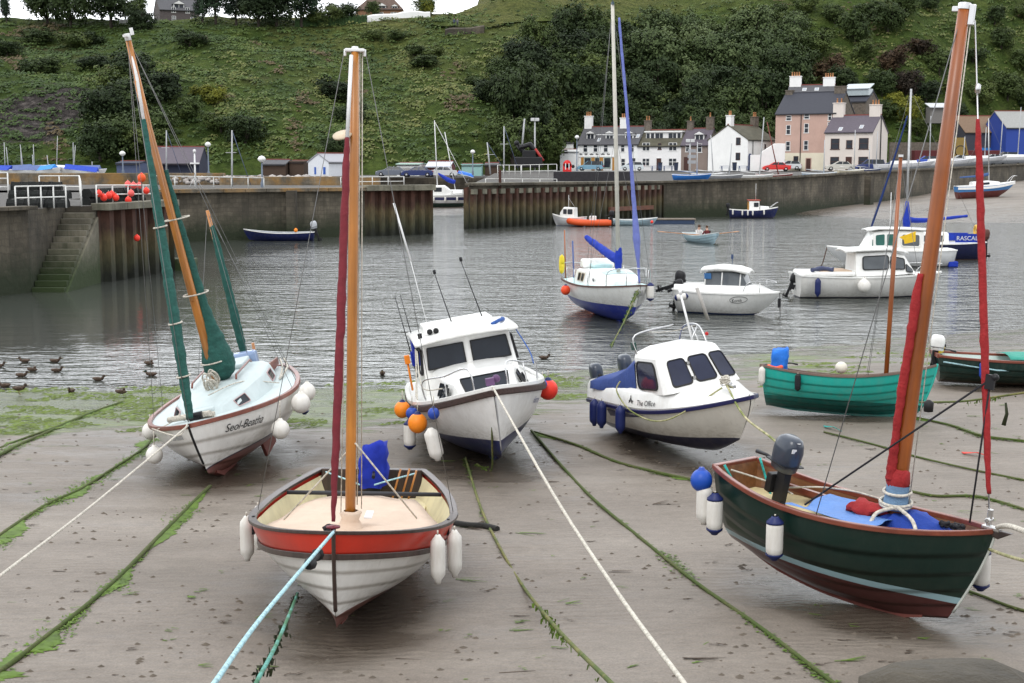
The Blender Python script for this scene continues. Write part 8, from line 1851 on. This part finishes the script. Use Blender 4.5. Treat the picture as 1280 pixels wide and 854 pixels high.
# ---------------------------------------------------------------- ropes, ducks, weed
def rope(name, pts, r_, m, label, weed=0.0, seed=1, n=10, group=None, weedm=None):
    P_ = dens(pts, n); o = MB().tube(P_, r_, 7).build(name, m, None, fix=False); tag(o, label, 'mooring rope', group)
    if weed:
        r = random.Random(seed); mb = MB()
        if weed >= 1.3:                              # broad sheets of weed caught along one side
            rows = []
            for i in range(len(P_) * 4 - 3):
                q = P_[i // 4].lerp(P_[min(i // 4 + 1, len(P_) - 1)], i % 4 / 4); d = (P_[min(i // 4 + 1, len(P_) - 1)] - P_[max(i // 4 - 1, 0)]).normalized(); sd = Vector((d.y, -d.x, 0))
                w = .13 * weed * max(0, mnoise.noise(Vector((i * .045, seed * 2.7, 1))) + .12) + .09 * max(0, mnoise.noise(Vector((i * .9, seed, 3)))); w *= 1 + .8 * mnoise.noise(Vector((i * 1.7, seed, 8)))
                sg = 1 if mnoise.noise(Vector((i * .008, seed, 5))) > -.15 else -1
                e = q + sd * sg * w; rows.append([(q.x, q.y, q.z), ((q.x + e.x) / 2, (q.y + e.y) / 2, sand_h((q.x + e.x) / 2, (q.y + e.y) / 2) + .022), (e.x, e.y, sand_h(e.x, e.y) + .006)])
            mb.grid(rows)
        for i in range(len(P_) - 1):
            a, b = P_[i], P_[i + 1]; seg = (b - a).length; d = (b - a).normalized(); side = Vector((d.y, -d.x, 0)).normalized()
            den = mnoise.noise(Vector((i * .16, seed * 3.1, 0))) + .15; one = 1 if mnoise.noise(Vector((i * .05, seed, 5))) > -.1 else -1
            k = int(seg * 150 * min(weed, 1.8) * max(.10, den * 2.2))
            for _ in range(k):
                c = a.lerp(b, r.random()); drop = sand_h(c.x, c.y) + .008; big = max(0, den) * weed
                l = r.uniform(.02, .06) + abs(r.gauss(0, .045)) * big * 2.6; sg = one if r.random() < .8 else -one
                q = c + side * sg * r.uniform(0, l) + d * r.gauss(0, .05); q.z = max(drop, c.z - r.uniform(.0, .03)) if c.z - drop < .12 else c.z - r.uniform(0, .035)
                an = r.uniform(0, PI); e = (side * math.cos(an) + d * math.sin(an)) * r.uniform(.02, .06); f = (d * math.cos(an) - side * math.sin(an)) * r.uniform(.006, .02)
                if c.z - drop > .12: e = Vector((r.gauss(0, .01), r.gauss(0, .01), -r.uniform(.02, .07)))
                z = Vector((0, 0, r.uniform(0, .012)))
                mb._add([q - f, q + f, q + e + f * .6 + z, q + e - f * .6 + z], [(0, 1, 2, 3)])
        if mb.v: mb.build('weed_fringe', weedm or weed_green, o, fix=False)['kind'] = 'stuff'
    return o
weed_green = mat('green weed', (.085, .145, .016), .7, var=.5, scale=5)
weed_dark = mat('dark weed', (.022, .028, .01), .7, var=.5, scale=5)
rope_weedy = ropemat('weed grown rope', (.085, .10, .026), (.05, .08, .011))
rope_olive = ropemat('olive rope', (.20, .19, .06), (.07, .10, .02))
def ground(px, py, lift=.02):
    z = .25
    for _ in range(6): p = on(px, py, z); z = sand_h(p[0], p[1]) + lift
    return (p[0], p[1], z)
def build_ropes(bts):
    red, ketch, cruiser, cuddy, turq, green, edge = bts
    tip = lambda b, dx=0, dz=.02: toworld(b[0], (b[1].p(1, 1)[0] + dx, 0, b[1].sheer(1) + dz))
    rope('mooring_rope', [tip(red, -.05), at(330, 768, 9.6), at(268, 854, 7.2), at(235, 900, 6.2)], .017, rope_cyan, 'thick pale cyan rope from the bow of the red and white boat')
    a = at(385, 708, 12.3); t = thing('rope_snubber', 'black rubber snubber on the pale cyan bow rope', 'snubber', a); d = Vector(at(400, 690, 12.9)) - Vector(a)
    MB().tube([(0, 0, 0), d * .2, d * .25], [.03, .065, .03], 8).tube([d * .75, d * .8, d], [.03, .065, .03], 8).tube([(0, 0, 0), d], .035, 8).build('rubber', black_rub, t)
    rope('mooring_rope', [ground(372, 742, .25), at(348, 800, 10.5), at(320, 854, 8.6), at(300, 900, 7.6)], .016, ropemat('green cyan rope', (.14, .40, .34), (.05, .16, .08)), 'thin green rope from under the bow of the red and white boat', .5, 3, weedm=weed_dark)
    rope('mooring_rope', [tip(ketch, 0), at(120, 628, 16), at(0, 720, 11.5), at(-80, 782, 9.5)], .015, rope_white, 'cream rope from the bow of the boat with green sails to the left edge')
    rope('mooring_rope', [tip(ketch, .05, .05), at(222, 545, 21.0), gunx(ketch[0], ketch[1], 190, -1, .03)], .012, rope_white, 'thin line looped from the ketch\'s stem to its ball fenders')
    rope('mooring_rope', [tip(cruiser), at(690, 615, 15.2), at(770, 738, 11.0), at(858, 858, 8.2), at(900, 915, 7.2)], .018, rope_white, 'long pale rope from the bow of the cabin cruiser to the bottom edge')
    rope('mooring_rope', [tip(cruiser, -.05), at(615, 540, 22.4), ground(614, 588), ground(596, 580)], .016, rope_olive, 'slack olive rope hanging from the cabin cruiser\'s bow to the sand', .5, 4)
    rope('mooring_rope', [tip(cuddy, -.8, .12), at(930, 520, 21.4), at(965, 548, 19.6), at(1000, 580, 17.8)], .018, rope_yellow, 'yellowish rope from the cuddy boat\'s foredeck to the green dinghy')
    G = lambda L: [ground(*q) for q in L]
    rope('ground_rope', G([(582, 572), (600, 632), (625, 685), (655, 735)]) + [at(700, 790, 12.6), at(766, 856, 9.6), at(810, 905, 8)], .02, rope_olive, 'weed hung rope on the sand right of the red and white boat', .35, 5)
    rope('ground_rope', G([(664, 538), (700, 580), (740, 622), (800, 672), (870, 728), (950, 784), (1045, 856), (1100, 895)]), .024, rope_weedy, 'green rope running down the sand between the long pale rope and the green dinghy', 1.0, 6)
    rope('ground_rope', G([(668, 540), (720, 556), (770, 577), (820, 590), (866, 600)]), .024, rope_weedy, 'weedy rope across the sand from the cruiser towards the green dinghy\'s stern', 1.3, 7)
    rope('ground_rope', G([(-30, 690), (20, 655), (60, 630), (100, 612), (135, 590), (178, 562), (190, 548)]), .027, rope_weedy, 'thick weedy rope on the sand left of the boat with green sails', 2.4, 8)
    rope('ground_rope', G([(-40, 868), (10, 832), (60, 794), (110, 755), (155, 715), (205, 664), (262, 608)]), .03, rope_weedy, 'heavily weeded rope running from the lower left corner under the ketch', 2.8, 9)
    rope('ground_rope', G([(-30, 585), (20, 558), (60, 540), (95, 524), (125, 512), (152, 503)]), .03, rope_weedy, 'weedy rope over the green patch at the far left', 2.0, 10)
    rope('ground_rope', G([(-30, 572), (30, 548), (70, 534), (100, 521)]), .022, rope_weedy, 'thinner rope beside the weedy one at the far left', 1.2, 11)
    rope('ground_rope', G([(1030, 540), (1090, 555), (1150, 572), (1220, 588), (1300, 604)]), .018, rope_weedy, 'thin dark rope on the sand under the turquoise dinghy\'s bow', .5, 12)
    rope('ground_rope', G([(1146, 522), (1190, 532), (1230, 545), (1300, 553)]), .022, rope_weedy, 'weed covered rope right of the turquoise dinghy\'s bow', 1.5, 13)
    rope('ground_rope', G([(1138, 614), (1170, 620), (1215, 620), (1245, 626), (1290, 640)]), .022, rope_weedy, 'curving green rope behind the dark green dinghy\'s bow', .6, 14)
    rope('mooring_rope', [at(1150, 503, 26.0), at(1200, 502, 25), at(1240, 497, 24), at(1300, 488, 23)], .02, rope_olive, 'weed hung rope stretched towards the dinghy at the right edge', 1.0, 15)
    for k, (px, py) in enumerate(((1161, 508), (1234, 510), (1257, 515))):
        p = at(px, py - 8, 25.2 - k * .6); t = thing('rope_weight', ['small black float hung on the stretched weedy rope by the turquoise bow', 'thin tuft of weed hung on the stretched rope, middle of three', 'dangling weed tail on the stretched rope near the right edge'][k], 'float' if not k else 'weed tuft', p)
        MB().lathe([(0, -.24), (.09, -.22), (.10, -.05), (.03, 0), (0, 0)], (0, 0, 0), 10).build('float', black_rub, t) if k == 0 else MB().tube([(0, 0, .05), (.03, 0, -.15), (-.02, 0, -.36)], [.02, .03, .04], 6).build('weed_tail', weed_dark, t)
    rope('mooring_rope', [tip(green, .02, .05), at(1262, 658, 13.0), at(1300, 672, 12), at(1340, 690, 11)], .028, rope_white, 'thick white rope from the bow of the dark green dinghy to the right edge')
    rope('mooring_rope', [at(1237, 687, 14.2), at(1262, 696, 13.5), at(1300, 706, 12.6)], .018, rope_yellow, 'thin pale rope below the thick one at the dark green dinghy\'s bow')
    rope('ground_rope', G([(1205, 737), (1230, 746), (1262, 758), (1310, 772)]), .018, rope_weedy, 'dark rope on the sand under the bow of the dark green dinghy', .3, 16)
    rope('mooring_rope', [toworld(green[0], (-1.55, 0, 1.25)), at(925, 560, 18.2), at(880, 545, 20)], .012, rope_white, 'thin line led aft from the dark green dinghy\'s transom') if False else None
    rope('ground_rope', G([(566, 654), (585, 657), (605, 658), (622, 662)]), .05, ropemat('black weedy chain', (.02, .02, .018)), 'short thick black weedy chain beside the red and white boat\'s fenders', 1.2, 17, weedm=weed_dark)
    rope('mooring_rope', [toworld(bpy.data.objects['yacht'], (3.3, 0, 1.3)), at(782, 398, 41.5), at(768, 425, 38.4), at(764, 434, 37.6)], .018, rope_olive, 'weedy mooring rope from the bow of the white yacht with blue bottom', .8, 18)
    for a, b, w, m, lb in (((1030, 533), (1052, 539), .05, rope_teal, 'teal plastic scrap on the sand below the turquoise dinghy'), ((1203, 566), (1238, 571), .04, redball_pvc, 'red plastic strip on the sand behind the red furled jib')):
        a, b = Vector(ground(*a)), Vector(ground(*b)); s = Vector((0, w, 0)); mb = MB(); mb.grid([[a - s * 1.6, a + s * 1.6], [a.lerp(b, .5) - s + Vector((0, 0, .05)), a.lerp(b, .5) + s + Vector((0, 0, .03))], [b - s * .4, b + s * .4]])
        tag(mb.build('plastic_scrap', m, None, solid=.01), lb, 'litter')
    # weed scraps and sticks
    r = random.Random(77); mb = MB(); mb2 = MB()
    for k in range(260):
        px, py = r.uniform(-20, 1290), 500 + 350 * r.random() ** 1.3; c = Vector(ground(px, py, .006)); b = mb if r.random() < .45 else mb2
        a0 = r.uniform(-.5, .5); l = r.uniform(.03, .13) if r.random() < .85 else r.uniform(.15, .4)
        for j in range(r.randint(1, 4)):
            a = a0 + r.uniform(-.6, .6); d = Vector((math.cos(a), math.sin(a) * .8, 0)); s = Vector((-d.y, d.x, 0)) * r.uniform(.006, .018); q = c + Vector((r.gauss(0, .04), r.gauss(0, .03), .004 * j))
            b._add([q - s, q + s, q + d * l + s * .4 + Vector((0, 0, .006)), q + d * l - s * .4 + Vector((0, 0, .006))], [(0, 1, 2, 3)])
    for b, m, lb in ((mb, weed_green, 'scattered scraps of green weed on the sand'), (mb2, mat('brown scraps', (.07, .05, .035), .9), 'scattered brown scraps and worm casts on the sand')):
        o = b.build('debris', m, None, fix=False); o['kind'] = 'stuff'; o['label'] = lb; o['category'] = 'weed'
    mb = MB()                                        # worm casts: little coiled heaps of sand
    for k in range(1500):
        px, py = r.uniform(-20, 1290), 505 + 345 * r.random() ** 1.2; c = Vector(ground(px, py, 0)); 
        if mnoise.noise(Vector((c.x * .5, c.y * .5, 4))) < -.05: continue
        s = r.uniform(.012, .035); n = 6; a0 = r.uniform(0, 6)
        mb._add([c + Vector((s * 1.5 * math.cos(a0 + j * PI / 3) * r.uniform(.7, 1.3), s * math.sin(a0 + j * PI / 3) * r.uniform(.7, 1.3), -.003)) for j in range(n)] + [c + Vector((0, 0, s * .7))], [(j, (j + 1) % n, n) for j in range(n)])
    o = mb.build('debris', mat('worm cast sand', (.11, .09, .07), .8, var=.3, scale=2), None, fix=False); o['kind'] = 'stuff'; o['label'] = 'small worm casts all over the sand'; o['category'] = 'worm casts'
    mb = MB(); r = random.Random(78)                 # the thick mat of weed at the water's edge
    for k in range(14000):
        px = r.uniform(-30, 830) if r.random() < .85 else r.uniform(950, 1200); x = (px - CX) / FPX * 24
        d = r.uniform(-.3, 5.8); y = shore(x) - d; x = (px - CX) / FPX * y
        if y > shore(x) + .6 or mnoise.noise(Vector((x * .55, y * 1.4, 2))) < -.05 + (.25 if px > 300 else 0): continue
        c = Vector((x, y, max(.004, sand_h(x, y) + .006))); a = r.uniform(-.35, .35); d_ = Vector((math.cos(a), math.sin(a), 0)); l = r.uniform(.05, .2); s = Vector((-d_.y, d_.x, 0)) * r.uniform(.01, .03)
        mb._add([c - s, c + s, c + d_ * l * .6 + s + Vector((0, 0, r.uniform(.005, .03))), c + d_ * l - s * .3 + Vector((0, 0, .004))], [(0, 1, 2, 3)])
    o = mb.build('seaweed', mat('mat of green weed', (.10, .14, .022), .6, var=.5, scale=3), None, fix=False); o['kind'] = 'stuff'; o['label'] = 'mat of green weed along the water\'s edge'; o['category'] = 'seaweed'
    SP = [(455, 600, .6), (490, 592, .5)]
def build_ducks():
    dk = mat('mottled brown plumage', (.075, .05, .035), .8, var=.45, scale=18); hd = mat('dark duck head', (.04, .03, .022), .7); bill = mat('duck bill', (.18, .13, .04), .5); dr = mat('dark green drake head', (.01, .03, .02), .4)
    def duck(loc, rz, label, stand=False, asleep=False, drake=False):
        t = thing('duck', label, 'duck', loc, (0, 0, rz), 'ducks at the water\'s edge'); t.scale = (.72,) * 3
        mb = MB(); rows = []
        N = 12
        for i in range(N + 1):
            f = i / N; x = lerp(-.20, .17, f); rr = .105 * (math.sin(PI * min(1, f * .92 + .06))) ** .6; z = .07 + .05 * (1 - f) ** 3 + .02 * f
            rows.append([(x, rr * .85 * math.cos(2 * PI * k / 12), z + rr * .72 * math.sin(2 * PI * k / 12)) for k in range(12)])
        mb.grid(rows, 0, True, False, True); mb._add(rows[0], [tuple(range(12))]); mb._add(rows[-1], [tuple(range(12))])
        if asleep: mb.ball((.08, 0, .17), .05, 10)
        else: mb.tube([(.11, 0, .09), (.16, 0, .14), (.18, 0, .18)], [.06, .045, .04], 8)
        mb.build('body', dk, t)
        if not asleep:
            MB().ball((.195, 0, .20), .048, 10, sx=1.2).build('head', dr if drake else hd, t); MB().cbox((.265, 0, .19), (.07, .035, .018)).build('bill', bill, t, bevel=.006)
        MB().prism([(-.2, .10), (-.05, .16), (.08, .13), (-.02, .06)], 'Y', -.098, .098).build('wings', dk, t, bevel=.02)
        if stand:
            for s in (1, -1): MB().tube([(-.02, s * .04, .03), (0, s * .04, -.1)], .012, 6).cbox((.03, s * .04, -.1), (.07, .05, .01)).build('leg', bill, t)
        return t
    D = [(-1, 457, 0, 'duck half cut by the left edge of the picture'), (41, 462, 0, 'duck asleep on the water, left of the pair swimming one above the other'), (69, 451, 0, 'upper one of two ducks swimming to the right, one above the other'), (71, 463, 0, 'lower one of two ducks swimming to the right, one above the other'), (27, 472, 0, 'duck swimming right just above the standing one'), (6, 482, PI, 'duck feeding low on the water near the left edge'),
         (24, 489, .3, 'big duck standing at the edge of the weed'), (89, 489, -1.6, 'duck facing the viewer in the shallows'), (123, 474, 0, 'duck swimming right with a small wake, alone in the middle'), (152, 493, 0, 'duck resting at the edge of the green weed'), (187, 454, 0, 'small sleeping duck near the boat with green sails, the upper one'), (189, 468, PI, 'duck swimming left, nearest the boat with green sails'), (31, 451, PI, 'low dark duck furthest out at the left'), (478, 467, -1.5, 'duck facing the viewer between the red sail and the cabin cruiser'), (680, 447, 0, 'duck swimming right of the cabin cruiser')]
    for i, (px, py, rz, lb) in enumerate(D):
        st = 'standing' in lb or 'edge of the green' in lb; p = on(px, py + (2 if not st else 0), 0.0)
        if st: p = ground(px, py, .10)
        duck((p[0], p[1], max(p[2] - .02, p[2] if st else -.02)), rz, lb, 'standing' in lb, 'asleep' in lb or 'sleeping' in lb or 'resting' in lb, 'nearest' in lb)
# ---------------------------------------------------------------- light, camera, assembly
def build_light():
    w = bpy.data.worlds.new('World'); SC.world = w; w.use_nodes = True; nt = w.node_tree
    bg = nt.nodes['Background']; sky = nt.nodes.new('ShaderNodeTexSky'); sky.sky_type = 'NISHITA'; sky.sun_disc = False
    sky.sun_elevation = R(52); sky.sun_rotation = R(205); sky.air_density = 1.0; sky.dust_density = 3.0; sky.ozone_density = 1.0
    hs = nt.nodes.new('ShaderNodeHueSaturation'); hs.inputs['Saturation'].default_value = .12; nt.links.new(sky.outputs[0], hs.inputs['Color'])
    tc = nt.nodes.new('ShaderNodeTexCoord'); nz = _noise(nt, tc.outputs['Generated'], 2.2, 5, .6, (1, 1, 3))
    cl = _mix(nt, 1.0, _mix(nt, .62, hs.outputs[0], (12.5, 12.9, 13.4)), _ramp(nt, nz, [(.3, (.82,) * 3), (.7, (1.12,) * 3)]), 'MULTIPLY')
    sp = nt.nodes.new('ShaderNodeSeparateXYZ'); nt.links.new(tc.outputs['Generated'], sp.inputs[0])   # sky gain towards the hill, added to brighten the water's reflections
    cl = _mix(nt, 1.0, cl, _ramp(nt, _math(nt, 'MULTIPLY_ADD', sp.outputs[1], .5, .5), [(.3, (.95,) * 3), (1.0, (1.7,) * 3)]), 'MULTIPLY')
    nt.links.new(cl, bg.inputs[0]); bg.inputs[1].default_value = SKY_STRENGTH
    sd = bpy.data.lights.new('sun', 'SUN'); sd.energy = SUN_E; sd.angle = R(25); sd.color = (1, .97, .92)
    so = bpy.data.objects.new('sun', sd); COL.objects.link(so)
    el, az = R(52), R(205)                         # azimuth measured clockwise from +Y
    d = Vector((math.sin(az) * math.cos(el), math.cos(az) * math.cos(el), math.sin(el)))
    so.rotation_euler = (-d).to_track_quat('-Z', 'Y').to_euler(); so.location = (0, -20, 40)
SKY_STRENGTH, SUN_E, EXPO = .145, 1.0, 0.05
def build_camera():
    cam = bpy.data.cameras.new('camera'); co = bpy.data.objects.new('camera', cam); COL.objects.link(co); SC.camera = co
    co.location = (0, 0, CAMZ); co.rotation_euler = (PI / 2 - PITCH, 0, 0); cam.sensor_width = 36; cam.lens = FPX * 36 / 1280; cam.clip_end = 5000; cam.clip_start = .1
    v = SC.view_settings; v.view_transform = 'Standard'; v.look = 'None'; v.gamma = 1; v.use_curve_mapping = False; v.exposure = EXPO
    SC.cycles.use_denoising = True
    SC.cycles.max_bounces = 6; SC.cycles.transparent_max_bounces = 4
build_light(); build_camera()
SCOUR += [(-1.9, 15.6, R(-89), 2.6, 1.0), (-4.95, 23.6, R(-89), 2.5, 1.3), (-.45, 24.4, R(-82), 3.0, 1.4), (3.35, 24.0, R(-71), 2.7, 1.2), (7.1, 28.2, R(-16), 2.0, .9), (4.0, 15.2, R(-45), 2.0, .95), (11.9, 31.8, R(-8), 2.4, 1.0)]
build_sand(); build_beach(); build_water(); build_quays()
_, SY = build_hill()
build_houses(); build_cars()
BTS = [f() for f in (boat_red, boat_ketch, boat_cruiser, boat_cuddy, boat_turquoise, boat_green, boat_edge)]
build_afloat(); build_clutter(); build_ropes(BTS); build_ducks()
